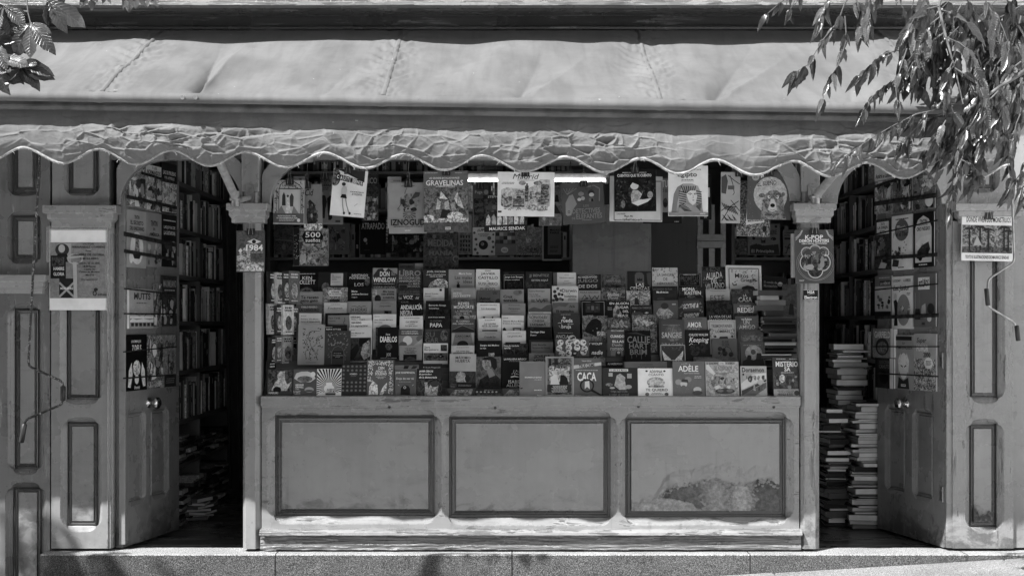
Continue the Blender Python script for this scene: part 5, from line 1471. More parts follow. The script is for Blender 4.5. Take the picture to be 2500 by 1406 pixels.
for r_ in range(7):
    for c__ in range(6):
        x = 795 + c__ * 42; y = 1062 + r_ * 40
        if 1110 < y < 1185 and 830 < x < 960: continue
        homs += [('s', [(x - 11, y - 7), (x + 11, y + 7)], 6, .18), ('s', [(x - 11, y + 7), (x + 11, y - 7)], 6, .18), ('s', [(x, y - 12), (x, y + 12)], 5, .18)]
homs += [('t', 'HOMERO', 860, 1134, 932, 1150, .36), ('t', 'ILÍADA', 870, 1157, 922, 1166, .2)]
bk(0, 1, 775, 1022, 1048, 1346, .045, 'dark cover patterned with small pale stars', *homs)
cien = [('scat', 1040, 1008, 1275, 1050, 60, 9, .48, 31), ('scat', 1036, 1050, 1080, 1210, 50, 9, .48, 32), ('scat', 1238, 1050, 1280, 1330, 70, 9, .48, 33), ('p', [(1045, 1340), (1050, 1260), (1085, 1205), (1130, 1240), (1135, 1340)], .5, .6), ('p', [(1150, 1340), (1180, 1270), (1225, 1215), (1220, 1290), (1180, 1340)], .4, .6), ('t', 'CIEN', 1133, 1064, 1195, 1090, .55), ('t', 'AÑOS', 1110, 1094, 1180, 1120, .55), ('t', 'DE', 1190, 1103, 1215, 1118, .5), ('t', 'SOLEDAD', 1105, 1122, 1220, 1147, .55), ('t', 'GABRIEL GARCÍA', 1113, 1158, 1212, 1168, .4), ('t', 'MÁRQUEZ', 1132, 1173, 1192, 1183, .4)]
bk(0, 1, 1025, 1290, 998, 1346, .12, 'large grey cover wreathed with white leaves and flowers', *cien)
bk(0, 1, 1298, 1510, 1090, 1346, .12, 'grey cover with dark rounded doorway shape', ('t', 'JOE DISPENZA', 1305, 1115, 1495, 1135, .5), ('t', 'Deja de ser tú', 1313, 1170, 1485, 1196, .5, 'n'), ('l', 1340, 1210, 1460, 1218, .3, 1), ('p', [(1358, 1340), (1358, 1275), (1380, 1250), (1405, 1245), (1435, 1255), (1450, 1280), (1450, 1340)], .025), ('c', 1398, 1268, 14, 14, .35), ('c', 1398, 1268, 7, 7, .03), ('s', [(1330, 1240), (1345, 1252)], 5, .35), ('s', [(1470, 1250), (1485, 1240)], 5, .35))
bk(0, 1, 1515, 1765, 1083, 1350, .035, 'dark photograph cover with bold and italic title', ('r', 1518, 1185, 1762, 1348, .05, .9), ('p', [(1590, 1345), (1600, 1290), (1590, 1220), (1620, 1215), (1630, 1280), (1660, 1225), (1700, 1210), (1730, 1240), (1715, 1345)], .3, .5), ('c', 1690, 1235, 40, 30, .06), ('t', 'JAVIER CERCAS', 1538, 1100, 1675, 1124, .58, 'b'), ('t', 'El periódico', 1538, 1131, 1660, 1150, .5, 'i'), ('t', 'de la democracia', 1538, 1158, 1712, 1178, .5, 'i'))
bk(0, 2, 120, 395, 1278, 1352, .05, 'low dark picture book lying forward', ('p', [(150, 1345), (200, 1290), (380, 1282), (360, 1345)], .18, .6), busy=.6)
bk(0, 2, 398, 662, 1282, 1352, .03, 'low black book with row of pale badges', ('t', 'RELATOS', 495, 1288, 580, 1300, .2), *[('c', 420 + i * 38, 1312, 10, 8, .3) for i in range(6)], ('r', 400, 1325, 660, 1350, .06, .8))
bk(0, 2, 668, 835, 1275, 1352, .06, 'low dark book with spread-wing picture', ('p', [(680, 1345), (740, 1290), (830, 1300), (820, 1345)], .12, .7))
bk(0, 2, 837, 1087, 1012, 1356, .19, 'large plain grey cover with tiny centred title', ('t', 'BAILANDO LO QUITAO', 890, 1163, 1055, 1178, .45, 'b'), ('t', 'ANA MILÁN', 983, 1186, 1053, 1196, .35), ('t', 'ANA MILÁN', 980, 1286, 1055, 1298, .45, 'b'), ('t', 'Planeta', 1012, 1340, 1052, 1352, .45), ('p', [(840, 1275), (872, 1268), (865, 1280), (848, 1285)], .04))
caro = [('box', 1098, 972, 1366, 1345, 8, .30), ('r', 1115, 980, 1350, 1340, .14, .5), ('r', 1125, 985, 1150, 1060, .04), ('r', 1180, 985, 1215, 1050, .04), ('r', 1130, 1060, 1330, 1210, .30, .7), ('p', [(1140, 1240), (1150, 1180), (1190, 1115), (1210, 1160), (1230, 1240)], .5), ('p', [(1232, 1240), (1240, 1150), (1270, 1140), (1310, 1180), (1320, 1240)], .02), ('c', 1192, 1120, 18, 24, .4), ('c', 1262, 1125, 18, 24, .3), ('t', 'Caro Claire', 1135, 1014, 1335, 1044, .03, 'b'), ('t', 'Burke', 1183, 1053, 1287, 1082, .03, 'b'), ('p', [(1110, 1240), (1345, 1240), (1345, 1310), (1230, 1332), (1110, 1310)], .045), ('l', 1150, 1250, 1310, 1320, .4, 6)]
bk(0, 2, 1092, 1372, 965, 1356, .24, 'framed collage cover with dark text block below', *caro)
tc_ = [('p', [(1371, 1087), (1643, 1050), (1643, 1020), (1371, 1052)], .42), ('t', 'TRUE CRIME', 1422, 1046, 1577, 1078, .02, 'bu'), ('t', 'TALIA VERNE', 1450, 1003, 1545, 1014, .4), ('l', 1390, 1096, 1610, 1108, .4, 1), ('t', 'CACA', 1405, 1120, 1592, 1206, .6, 'b'), ('c', 1500, 1250, 70, 66, .03), ('c', 1500, 1250, 56, 52, .12), ('p', [(1477, 1285), (1480, 1212), (1522, 1205), (1527, 1285), (1500, 1262)], .5), ('s', [(1545, 1295), (1640, 1350)], 24, .02), ('c', 1392, 1350, 7, 6, .5), ('l', 1405, 1345, 1440, 1354, .4, 1)]
bk(0, 2, 1370, 1645, 980, 1358, .13, 'grey cover with huge white word and magnifying glass', *tc_)
bk(0, 3, -35, 311, 1075, 1358, .05, 'wide dark board book with pale penguin-like chick shape', ('r', 32, 1087, 218, 1111, .55), ('t', 'La calle de la Merluza', 42, 1091, 208, 1107, .05, 'b'), ('p', [(80, 1250), (95, 1190), (105, 1150), (140, 1130), (190, 1170), (185, 1200), (200, 1290), (130, 1290)], .34, .2), ('r', 25, 1125, 65, 1160, .35), ('r', 207, 1132, 252, 1178, .3), ('c', 220, 1262, 32, 20, .3), ('c', 30, 1240, 35, 16, .2, .6), ('c', 60, 1272, 26, 10, .35), ('t', 'Olga aprende', 45, 1297, 208, 1320, .22), ('t', 'a usar el orinal', 28, 1324, 222, 1345, .22))
bk(0, 3, 313, 665, 1080, 1358, .62, 'white board book with oval animal picture', ('c', 400, 1108, 12, 8, .04), ('t', 'ADIVINA', 428, 1099, 555, 1126, .07), ('c', 575, 1108, 12, 8, .04), ('t', 'CUÁNTO', 418, 1128, 567, 1154, .07), ('c', 490, 1218, 88, 52, .34, .5), ('c', 465, 1210, 36, 32, .42, .3), ('c', 520, 1215, 30, 34, .38, .3), ('r', 415, 1252, 570, 1266, .2, .8), ('t', 'TE QUIERO', 387, 1278, 605, 1309, .07), ('l', 450, 1318, 545, 1328, .15, 1), ('l', 440, 1332, 555, 1342, .15, 1), ('c', 402, 1334, 19, 17, .13, .6), ('c', 592, 1334, 19, 17, .13, .6))
ade = [('t', 'La terrible', 740, 1032, 800, 1044, .3, 'u'), ('t', 'ADÈLE', 710, 1040, 907, 1112, .64), ('t', 'Super buenas heladas', 765, 1121, 917, 1138, .34), ('l', 865, 1155, 940, 1182, .4, 2), ('scat', 665, 1110, 960, 1340, 60, 4, .2, 41), ('c', 710, 1215, 32, 28, .26), ('c', 805, 1190, 34, 28, .22), ('c', 762, 1235, 34, 32, .4), ('p', [(735, 1215), (750, 1185), (800, 1190), (810, 1220)], .04), ('c', 895, 1290, 40, 28, .4), ('c', 895, 1320, 50, 22, .06), ('c', 760, 1275, 26, 30, .12)]
bk(0, 3, 655, 970, 1012, 1358, .13, 'grey children comic with tall white hand-lettered name', *ade)
ast = [('r', 985, 1040, 1300, 1350, .30, .3), ('t', 'R. GOSCINNY', 993, 1021, 1110, 1042, .02, 'b'), ('r', 1112, 1018, 1172, 1044, .5), ('t', 'ASTÉRIX', 1116, 1022, 1168, 1040, .05, 'b'), ('t', 'A. UDERZO', 1178, 1021, 1267, 1041, .02, 'b'), ('t', 'GLADIADOR', 1060, 1058, 1245, 1100, .18), ('l', 1085, 1108, 1205, 1122, .4, 1), ('l', 1082, 1128, 1205, 1140, .1, 1), ('p', [(985, 1045), (1010, 1045), (1075, 1130), (1060, 1150), (985, 1090)], .5), ('mix', 1030, 1160, 1295, 1300, 34, 51, .03, .6), ('c', 1165, 1305, 95, 26, .04), ('c', 1120, 1300, 30, 16, .15), ('c', 1210, 1300, 30, 16, .15)]
bk(0, 3, 978, 1305, 1015, 1356, .33, 'light comic album with crowded picture and black oval', *ast)
bk(0, 3, 1322, 1580, 1058, 1353, .34, 'light comic with striped road picture and rounded title', ('t', 'Doraemon', 1338, 1072, 1555, 1119, .05, 'b'), ('c', 1350, 1140, 10, 10, .05), ('p', [(1325, 1230), (1440, 1140), (1575, 1125), (1575, 1180), (1330, 1290)], .5), ('p', [(1330, 1345), (1575, 1215), (1575, 1270), (1460, 1350)], .12), ('p', [(1330, 1350), (1330, 1300), (1575, 1190), (1575, 1205)], .05), ('mix', 1345, 1150, 1560, 1300, 14, 52, .05, .5), ('l', 1410, 1328, 1500, 1340, .1, 1))
mist = [('r', 1645, 1120, 1890, 1283, .06, .8), ('mix', 1670, 1140, 1880, 1283, 14, 53, .02, .35), ('c', 1730, 1180, 30, 40, .4, .6), ('l', 1678, 985, 1770, 996, .45, 1), ('l', 1805, 985, 1885, 996, .45, 1), ('t', 'MISTERIO', 1670, 1013, 1889, 1066, .62, 'b'), ('t', 'SA', 1753, 1068, 1814, 1110, .62, 'b'), ('l', 1720, 1119, 1845, 1130, .5, 1), ('r', 1643, 1284, 1892, 1350, .30), ('t', 'DESCUBRE LA NUEVA SERIE', 1678, 1294, 1842, 1307, .04), ('t', 'DE LOS AUTORES DE', 1690, 1310, 1830, 1323, .04), ('t', 'AMANDA BLACK', 1678, 1326, 1830, 1348, .03, 'b'), ('c', 1868, 1322, 26, 24, .03)]
bk(0, 3, 1640, 1893, 975, 1352, .05, 'dark comic with wavy white outlined title by the post', *mist)
# --- books lying behind the front row and on top of the rack (column -1)
bk(-1, 1, 1340, 1492, 55, 130, .10, 'grey book showing a strip above the heavy capitals cover', ('t', 'ARTURO', 1350, 72, 1475, 96, .04))
bk(-1, 1, 1497, 1620, 52, 130, .22, 'pale book showing a strip behind the animal cover', ('t', 'CAPITÁN', 1550, 88, 1612, 100, .05))
bk(-1, 1, 1535, 1765, 1035, 1110, .05, 'black strip of cover behind the photograph cover on the ledge', ('t', 'F. Scott Fitzgerald', 1582, 1064, 1745, 1082, .42))
bk(-1, 3, 180, 598, 1015, 1110, .24, 'wide pale rounded book behind the white board book', ('t', '¿Dónde está', 302, 1066, 470, 1092, .03, 'b'), ('l', 330, 1040, 455, 1050, .1, 1))
bk(-1, 3, 862, 1295, 970, 1060, .10, 'wide grey book behind the light comic album', ('t', 'MAGIA', 1065, 1000, 1115, 1016, .45), ('c', 1010, 1010, 130, 26, .17), busy=.3)
bk(-1, 1, 1300, 1535, 1050, 1110, .30, 'pale book with dark leaf shapes behind the grey doorway cover', ('p', [(1385, 1085), (1395, 1055), (1440, 1055), (1430, 1085)], .05), ('p', [(1460, 1085), (1480, 1055), (1530, 1060), (1500, 1085)], .08))

LEAN = math.radians(11)
cols = {}
for rec in W_: cols.setdefault(rec[0], []).append(rec)
front_n = 0
for col, recs in cols.items():
    if col > 0: recs = sorted(recs, key=lambda r: r[4])
    rows = len(recs)
    bots = []
    for rec in recs:
        ox, oy, k = FR[rec[1]]
        bots.append(min(965.0, oy + rec[5] * k if rec[5] is not None else oy + rec[4] * k + 1.52 * (rec[3] - rec[2]) * k))
    if col > 0:
        for i in range(rows - 2, -1, -1): bots[i] = min(bots[i], bots[i + 1] - 11)
    for i, (c__, fr_, xa, xb, ya, yb, tone, look, items, busy) in enumerate(recs):
        ox, oy, k = FR[fr_]
        pxa, pxb, pya = ox + xa * k, ox + xb * k, oy + ya * k
        wpx = pxb - pxa
        pyb = bots[i]
        if col == 0:
            db, th, ln = .022, .016, math.radians(8); pyb = 966.0
            lab = look + ', front row on the ledge'
        elif col == -1:
            db = .20 if pyb > 880 else .62; th, ln = .02, LEAN
            lab = look
        else:
            db = .115 + (958 - pyb) * S * .78; th, ln = .015, LEAN
            if wpx > 85: th = .012
            lab = look + ', ' + ('top' if i == 0 else 'bottom' if i == rows - 1 else ORD[i + 1] + ' down') + ' in ' + ORD[col] + ' window column'
        ln += random.uniform(-.045, .045) if col > 0 else random.uniform(-.02, .06)
        dt = db + (pyb - pya) * S * math.tan(ln)
        A = P((pxa + pxb) / 2, pyb, db); B = P((pxa + pxb) / 2, pya, dt)
        uz = B - A; uz.x = 0; h_ = uz.length; uz.normalize()
        w_ = wpx * S * (D + db) / D
        rot = (random.random() - .5) * .030; yaw = (random.random() - .5) * .12 if col > 0 else (random.random() - .5) * .06
        ux = Vector((math.cos(rot), math.sin(yaw), math.sin(rot))).normalized()
        ux = (ux - uz * ux.dot(uz)).normalized()
        o_ = Vector((A.x, A.y, A.z)) - ux * w_ / 2
        make_book(basis(o_, ux, uz), w_, h_, th, tone, items, (xa, xb, ya), lab, 'books shown face out in the window', busy, mname='gloss' if random.random() < .4 else 'print',
                  sy=h_ / ((pyb - pya) / k))

# the stepped rack that carries them
rack = thing('display_rack', (0, .5, P(0, 965, .1).z), 'dark stepped wooden rack carrying the window books', 'rack')
zl = P(0, 966, .1).z
mb = MB()
x0, x1 = P(655, 0, .3).x, P(1950, 0, .3).x
for i in range(17):
    y = .135 + i * .0312; zz = zl + .006 + i * .04
    mb.box(x0, x1, y, y + .034, zl - .05, zz)
mb.build('stepped_board', M['inside'], rack)
mb = MB(); mb.box(x0 - .02, P(1952, 0, .1).x, .16, .75, zl - .09, zl - .052); mb.build('base_shelf', M['shelf'], rack)

# card of round badges
ox, oy, k = FR[2]
A = P(ox + 1190 * k, oy + 965 * k, .16); w_ = 330 * k * S * 1.02; h_ = 172 * k * S * 1.02
bc = thing('badge_card', A, 'grey card of round picture badges lying on the middle window books', 'badge card')
mb = MB(); mb.box(A.x, A.x + w_, A.y, A.y + .003, A.z, A.z + h_, .12)
mb.build('card', M['print'], bc)
rr_ = random.Random(4)
for bx, by, r, tn in ((1238, 828, 31, .5), (1318, 830, 33, .45), (1398, 826, 32, .5), (1460, 828, 32, .5), (1225, 886, 32, .45), (1320, 880, 33, .48), (1402, 880, 32, .5), (1475, 888, 33, .42), (1252, 938, 32, .4), (1318, 935, 33, .5), (1380, 928, 31, .06), (1463, 922, 32, .5), (1352, 795, 42, .34)):
    c_ = P(ox + bx * k, oy + by * k, .155); R = r * k * S
    mb = MB(); K = 18
    for tt, r0, r1, d0, d1 in ((tn, R * .82, R, -.005, 0.0), (tn, 0, R * .82, -.006, -.005)):
        for i in range(K):
            a, b_ = 2 * math.pi * i / K, 2 * math.pi * (i + 1) / K
            mb.face([(c_.x + r0 * math.cos(a), c_.y + d0, c_.z + r0 * math.sin(a)), (c_.x + r0 * math.cos(b_), c_.y + d0, c_.z + r0 * math.sin(b_)), (c_.x + r1 * math.cos(b_), c_.y + d1, c_.z + r1 * math.sin(b_)), (c_.x + r1 * math.cos(a), c_.y + d1, c_.z + r1 * math.sin(a))], tt, 0, 0, True)
    for j in range(4):
        qx, qz, s_ = c_.x + rr_.uniform(-.5, .5) * R, c_.z + rr_.uniform(-.5, .5) * R, R * rr_.uniform(.15, .4)
        mb.face([(qx - s_, c_.y - .0065 - j * .0002, qz - s_ * .5), (qx + s_ * .8, c_.y - .0065 - j * .0002, qz - s_ * .6), (qx + s_, c_.y - .0065 - j * .0002, qz + s_ * .5), (qx - s_ * .6, c_.y - .0065 - j * .0002, qz + s_ * .7)], .05 if tn > .2 else .4)
    mb.build('badge', M['print'], bc)

# ================================================================ books hung from clips under the lintel
def hung(fr_, xa, xb, ya, yb, d, tone, label, items, rot=0.0, clip=None, tilt=0.02, th=.010, busy=0.0, clabel=None, group='books hung in the window', name='book', cat='book', spine='l'):
    ox, oy, k = FR[fr_]
    A = P(ox + xa * k, oy + yb * k, d); kk = (D + d) / D
    w_ = (xb - xa) * k * S * kk; h_ = (yb - ya) * k * S * kk
    ux = Vector((math.cos(rot), 0, math.sin(rot))); uz = Vector((-math.sin(rot), math.sin(tilt), math.cos(rot))).normalized()
    ux = (ux - uz * ux.dot(uz)).normalized()
    c_ = A + Vector((w_ / 2, 0, h_ / 2)); o_ = c_ - ux * w_ / 2 - uz * h_ / 2
    b_ = make_book(basis(o_, ux, uz), w_, h_, th, tone, items, (xa, xb, ya), label, group, busy, name=name, cat=cat, spine=spine)
    if clip:
        cx = ox + clip * k; cy = oy + ya * k
        p = P(cx, cy, d)
        p.y -= .012
        make_clip(p, clabel or ('black binder clip holding the ' + label.split(',')[0]), rot)
    return b_


def make_clip(p, label, rot=0.0, sz=1.0, wire=.10):
    t_ = thing('binder_clip', p + Vector((0, 0, -.03)), ' '.join(label.split()[:16]), 'clip', 'binder clips')
    mb = MB(); s_ = sz * .024
    z0, z1 = p.z - .030 * sz, p.z + .012 * sz
    # wedge-shaped spring body
    f = [(p.x - s_, p.y - .001, z0), (p.x + s_, p.y - .001, z0), (p.x + s_, p.y + .006, z1), (p.x - s_, p.y + .006, z1)]
    g = [(p.x - s_, p.y + .026, z0), (p.x + s_, p.y + .026, z0), (p.x + s_, p.y + .018, z1), (p.x - s_, p.y + .018, z1)]
    mb.raw(f + g, [(0, 1, 2, 3), (7, 6, 5, 4), (3, 2, 6, 7), (0, 3, 7, 4), (1, 5, 6, 2)])
    mb.build('clip_body', M['black'], t_)
    mb = MB()
    hw = s_ * .55
    mb.tube([(p.x - hw, p.y - .004, z0 + .006), (p.x - hw * .35, p.y - .004, z1 + .028 * sz), (p.x - hw * .8, p.y - .003, z1 + .042 * sz), (p.x, p.y - .003, z1 + .050 * sz), (p.x + hw * .8, p.y - .003, z1 + .042 * sz), (p.x + hw * .35, p.y - .004, z1 + .028 * sz), (p.x + hw, p.y - .004, z0 + .006)], .0014, 6)
    mb.build('wire_handle', M['steel'], t_)
    if wire:
        mb = MB(); mb.tube([(p.x, p.y, z1 + .045 * sz), (p.x + .004, p.y + .004, z1 + .045 * sz + wire)], .0012, 5); mb.build('hanging_wire', M['steel'], t_)
    return t_


lor = [('r', 130, 325, 462, 790, .36), ('s', [(190, 410), (200, 370), (240, 335), (300, 322), (360, 340), (410, 370), (440, 410)], 8, .05), ('box', 185, 415, 430, 690, 7, .06), ('box', 160, 410, 450, 700, 5, .08), ('scat', 160, 330, 450, 412, 30, 12, .10, 61), ('scat', 140, 430, 182, 680, 26, 12, .10, 62), ('scat', 432, 430, 462, 680, 20, 12, .10, 63), ('t', 'Lorquiana', 222, 362, 378, 398, .05), ('r', 200, 425, 405, 690, .40),
       ('p', [(220, 600), (222, 490), (240, 450), (258, 490), (262, 600)], .05), ('p', [(310, 610), (305, 500), (328, 460), (350, 500), (345, 610)], .07), ('p', [(262, 690), (275, 560), (285, 490), (300, 560), (330, 690)], .5, .2), ('c', 284, 494, 13, 14, .06), ('p', [(165, 690), (215, 600), (262, 690)], .2), ('p', [(330, 690), (350, 600), (410, 690)], .2), ('r', 127, 687, 463, 793, .11), ('t', 'BODAS DE SANGRE, YERMA', 178, 708, 378, 724, .5), ('t', 'LA CASA DE BERNARDA ALBA', 165, 730, 395, 746, .5), ('l', 185, 752, 380, 776, .35, 2), ('c', 408, 762, 18, 20, .5)]
hung(4, 345, 470, 275, 700, .16, .34, 'pale book edge behind the gate picture book', [('l', 410, 300, 440, 325, .06, 2)])
hung(4, 125, 466, 318, 805, .06, .36, 'pale book with ironwork gate picture, hung at the window left end', lor, clip=308, rot=-.012)
hung(4, 640, 895, 265, 808, .22, .15, 'grey book with two dark standing men, hung behind the white one', [('t', 'EL ARTE', 642, 311, 757, 338, .03, 'b'), ('t', 'DE LA', 683, 343, 737, 356, .03, 'b'), ('t', 'GUERRA', 640, 361, 766, 389, .03, 'b'), ('l', 670, 400, 740, 432, .05, 2), ('p', [(650, 740), (650, 600), (645, 500), (665, 480), (700, 490), (718, 560), (700, 640), (695, 740)], .025), ('c', 667, 468, 14, 20, .25), ('p', [(735, 760), (725, 600), (720, 520), (750, 490), (775, 500), (778, 740), (760, 760)], .015), ('c', 758, 465, 15, 22, .2), ('r', 812, 762, 866, 786, .05), ('l', 610, 278, 650, 288, .05, 1)], clip=700, clabel='black binder clip on the grey book with two dark men')
hung(4, 458, 665, 362, 878, .09, .21, 'grey book with mounted knight shape, hung beside the gate picture', [('t', 'Cid', 478, 415, 572, 492, .03, 'i'), ('p', [(500, 830), (490, 700), (500, 600), (540, 540), (580, 580), (610, 700), (600, 790), (560, 830)], .05, .7), ('p', [(510, 560), (530, 530), (600, 600), (560, 610)], .03), ('r', 462, 800, 662, 872, .34, .8), ('c', 375, 835, 30, 30, .4), ('mix', 480, 560, 620, 800, 12, 64, .03, .3), ('l', 490, 490, 530, 500, .3, 1)], rot=.02, clip=500)
hung(4, 345, 730, 848, 1265, .35, .15, 'thick fairy picture book with dark spine, hung below the knight', [('r', 347, 850, 412, 1262, .02), ('scat', 355, 890, 405, 1200, 26, 7, .3, 65), ('r', 414, 850, 728, 1262, .16, .9), ('mix', 420, 1000, 725, 1260, 26, 66, .06, .35), ('p', [(440, 940), (470, 890), (560, 875), (650, 890), (680, 940), (640, 1020), (480, 1020)], .012), ('t', '500', 480, 893, 647, 952, .45), ('t', 'sueños', 482, 963, 645, 1004, .5)], th=.03)
hung(4, 1108, 1288, 235, 768, .26, .05, 'dark comic with crowded picture, hung behind the white one', [('r', 1112, 500, 1285, 762, .12, .9), ('t', 'MICO', 1135, 290, 1272, 356, .24), ('mix', 1120, 520, 1284, 760, 20, 67, .03, .4), ('l', 1125, 245, 1280, 258, .12, 1)], busy=.5)
cau = [('c', 795, 300, 60, 95, .12, .9), ('p', [(752, 198), (1120, 198), (1120, 330), (860, 225)], .05)]
for i, ch in enumerate('CAUTIONS'):
    x = 806 + i * 38; y = 262 + i * 7
    cau += [('p', [(x, y + 55), (x + 34, y + 60), (x + 36, y), (x + 2, y - 4)], .03 if i not in (4, 5) else .3), ('t', ch, x + 7, y + 8, x + 29, y + 48, .5 if i not in (4,) else .03, 'b')]
cau += [('p', [(872, 520), (885, 480), (930, 480), (945, 525)], .03), ('p', [(880, 480), (878, 420), (895, 385), (930, 395), (940, 430), (930, 480)], .42), ('c', 897, 368, 22, 20, .05), ('s', [(895, 525), (905, 600), (925, 690)], 11, .30), ('s', [(930, 525), (950, 600), (985, 690)], 11, .30), ('c', 928, 688, 11, 15, .04), ('c', 990, 685, 13, 15, .04), ('l', 975, 440, 1125, 454, .08, 1), ('t', 'AI YAZAWA', 995, 460, 1110, 482, .05), ('s', [(1035, 600), (1068, 572)], 3, .15), ('l', 1038, 682, 1120, 692, .15, 1)]
hung(4, 770, 1150, 200, 720, .02, .62, 'white square art book with slim fashion figure, hung tilted', cau, rot=-.09, clip=955)
izn = [('l', 1545, 378, 1690, 390, .12, 1), ('mix', 1500, 470, 1740, 660, 22, 68, .03, .25), ('s', [(1605, 400), (1580, 470)], 5, .05), ('p', [(1640, 540), (1700, 450), (1750, 460), (1740, 500), (1690, 520)], .08), ('s', [(1500, 640), (1560, 560), (1610, 560)], 6, .05), ('rays', 1625, 690, 1560, 660, 1700, 745, 14, .12), ('t', 'IZNOGUD', 1425, 750, 1806, 820, .035, 'b'), ('l', 1455, 828, 1775, 842, .06, 1), ('l', 1585, 850, 1640, 858, .1, 1), ('t', 'SALVAT', 1580, 870, 1642, 884, .5)]
hung(4, 1388, 1540, 280, 850, .14, .36, 'pale book edge behind the grey scribble comic', [('l', 1450, 320, 1530, 330, .1, 1)])
hung(4, 1402, 1822, 345, 908, .04, .27, 'grey comic album with black scribble and heavy title, hung in window', izn, rot=.01, clip=1620)
gra = [('l', -100, 232, 40, 245, .4, 1), ('l', 235, 234, 312, 245, .4, 1), ('t', 'LAS GRANDES BATALLAS NAVALES', -52, 284, 282, 304, .55), ('t', 'GRAVELINAS', -88, 318, 323, 377, .62), ('t', 'LA ARMADA INVENCIBLE', 20, 377, 230, 393, .5), ('r', -112, 400, 376, 740, .14, .6), ('p', [(60, 520), (75, 440), (150, 530)], .45, .3), ('p', [(20, 640), (35, 520), (75, 560), (60, 640)], .4, .3), ('p', [(220, 520), (260, 450), (330, 640), (260, 600)], .42, .3), ('p', [(110, 560), (160, 540), (170, 640), (120, 650)], .35, .3), ('p', [(180, 580), (230, 560), (240, 650), (200, 660)], .3, .3), ('p', [(60, 745), (90, 640), (170, 650), (200, 740)], .035), ('s', [(80, 430), (170, 540), (180, 640)], 5, .03), ('s', [(270, 470), (250, 640)], 5, .03), ('c', 230, 715, 90, 45, .5, .7), ('c', -60, 730, 60, 28, .4, .8), ('r', -112, 740, 376, 786, .34, .8), ('r', -112, 786, 376, 888, .10, .3), ('r', 120, 838, 180, 866, .5), ('t', 'NORMA', 126, 844, 174, 860, .03, 'b'), ('c', 45, 480, 20, 24, .05)]
hung(5, -116, 378, 215, 890, -.02, .14, 'large grey album with sailing ships in battle, hung in window', gra, rot=.012, clip=135)
hung(5, -120, 268, 900, 1310, .62, .045, 'dim tall book with ornate lettering below the ship album', [('t', 'MEDIDA', -70, 975, 218, 1050, .10, 'b'), ('t', 'MANÍA', -60, 1085, 212, 1150, .10, 'b'), ('ring', 240, 1190, 30, 30, 6, .14), ('mix', -100, 1160, 260, 1300, 12, 70, .03, .1), ('c', 0, 940, 20, 25, .1)], busy=.6)
hung(5, 425, 600, 372, 842, .30, .11, 'dark mottled book behind the black procession picture', [('t', 'Fuga', 452, 432, 535, 476, .3), ('r', 440, 520, 595, 835, .05, .9), ('t', 'CONSERVA', 450, 575, 560, 612, .16), ('t', 'CARMEN', 452, 640, 560, 672, .14), ('c', 575, 450, 26, 26, .3)], clip=510)
hung(5, 548, 1028, 478, 885, .12, .03, 'black square book with pale procession of figures, hung low', [('r', 556, 520, 1022, 820, .06, .7), ('t', 'STEPHEN', 600, 486, 760, 510, .35), ('mix', 560, 530, 1020, 815, 18, 71, .03, .3), *[('p', [(570 + i * 62, 810), (575 + i * 62, 730 - 8 * (i % 2)), (600 + i * 62, 690), (622 + i * 62, 740), (618 + i * 62, 810)], (.42, .3, .5)[i % 3], .4) for i in range(7)], ('t', 'MAURICE SENDAK', 605, 836, 1002, 872, .55)], rot=.03)
mad = [('l', 745, 342, 890, 366, .15, 2), ('t', 'Madrid', 868, 248, 1160, 306, .05, 'in'), ('l', 920, 316, 1110, 326, .15, 1), ('p', [(740, 430), (800, 400), (900, 410), (1020, 420), (1100, 380), (1170, 310), (1280, 310), (1290, 450), (1280, 600), (1200, 660), (1000, 640), (800, 640), (740, 600)], .42, .25),
       ('c', 975, 350, 40, 24, .22, .5), ('c', 1150, 350, 50, 24, .26, .5), ('r', 1180, 360, 1270, 590, .24, .9), ('r', 1005, 380, 1045, 560, .18, .9), ('r', 1018, 355, 1036, 380, .12), ('p', [(745, 600), (750, 490), (775, 465), (800, 490), (805, 500), (860, 500), (860, 620), (780, 620)], .22, .9), ('r', 870, 520, 1000, 605, .28, .7), ('r', 868, 600, 1000, 616, .06), ('p', [(910, 520), (915, 495), (960, 495), (968, 520)], .08), ('r', 1050, 440, 1110, 560, .26, .9), ('r', 1112, 450, 1178, 590, .25, .9), ('r', 905, 430, 1000, 490, .3, .8), ('p', [(1045, 640), (1050, 540), (1080, 520), (1260, 650), (1180, 662)], .36, .5), ('scat', 770, 610, 1260, 655, 50, 8, .08, 72), ('r', 708, 660, 748, 680, .06)]
for i in range(9): mad.append(('s', [(1006, 400 + i * 18), (1044, 398 + i * 18)], 5, .06))
for i in range(6):
    for j in range(7): mad.append(('r', 1190 + i * 13, 375 + j * 30, 1197 + i * 13, 392 + j * 30, .08))
for i in range(8): mad.append(('r', 880 + i * 15, 535, 888 + i * 15, 585, .1))
hung(5, 702, 1332, 228, 718, -.05, .64, 'wide white sketchbook with city street drawing, hung in the middle', mad, rot=-.01, clip=1010, clabel='large black binder clip on the white city sketchbook')
hung(5, 1160, 1412, 378, 822, .30, .15, 'dim book with rounded shapes, hung behind the white sketchbook', [('p', [(1330, 560), (1345, 480), (1370, 480), (1385, 560)], .02), ('p', [(1300, 690), (1340, 580), (1405, 690)], .03), ('mix', 1170, 700, 1400, 815, 10, 73, .06, .3)], busy=.3)
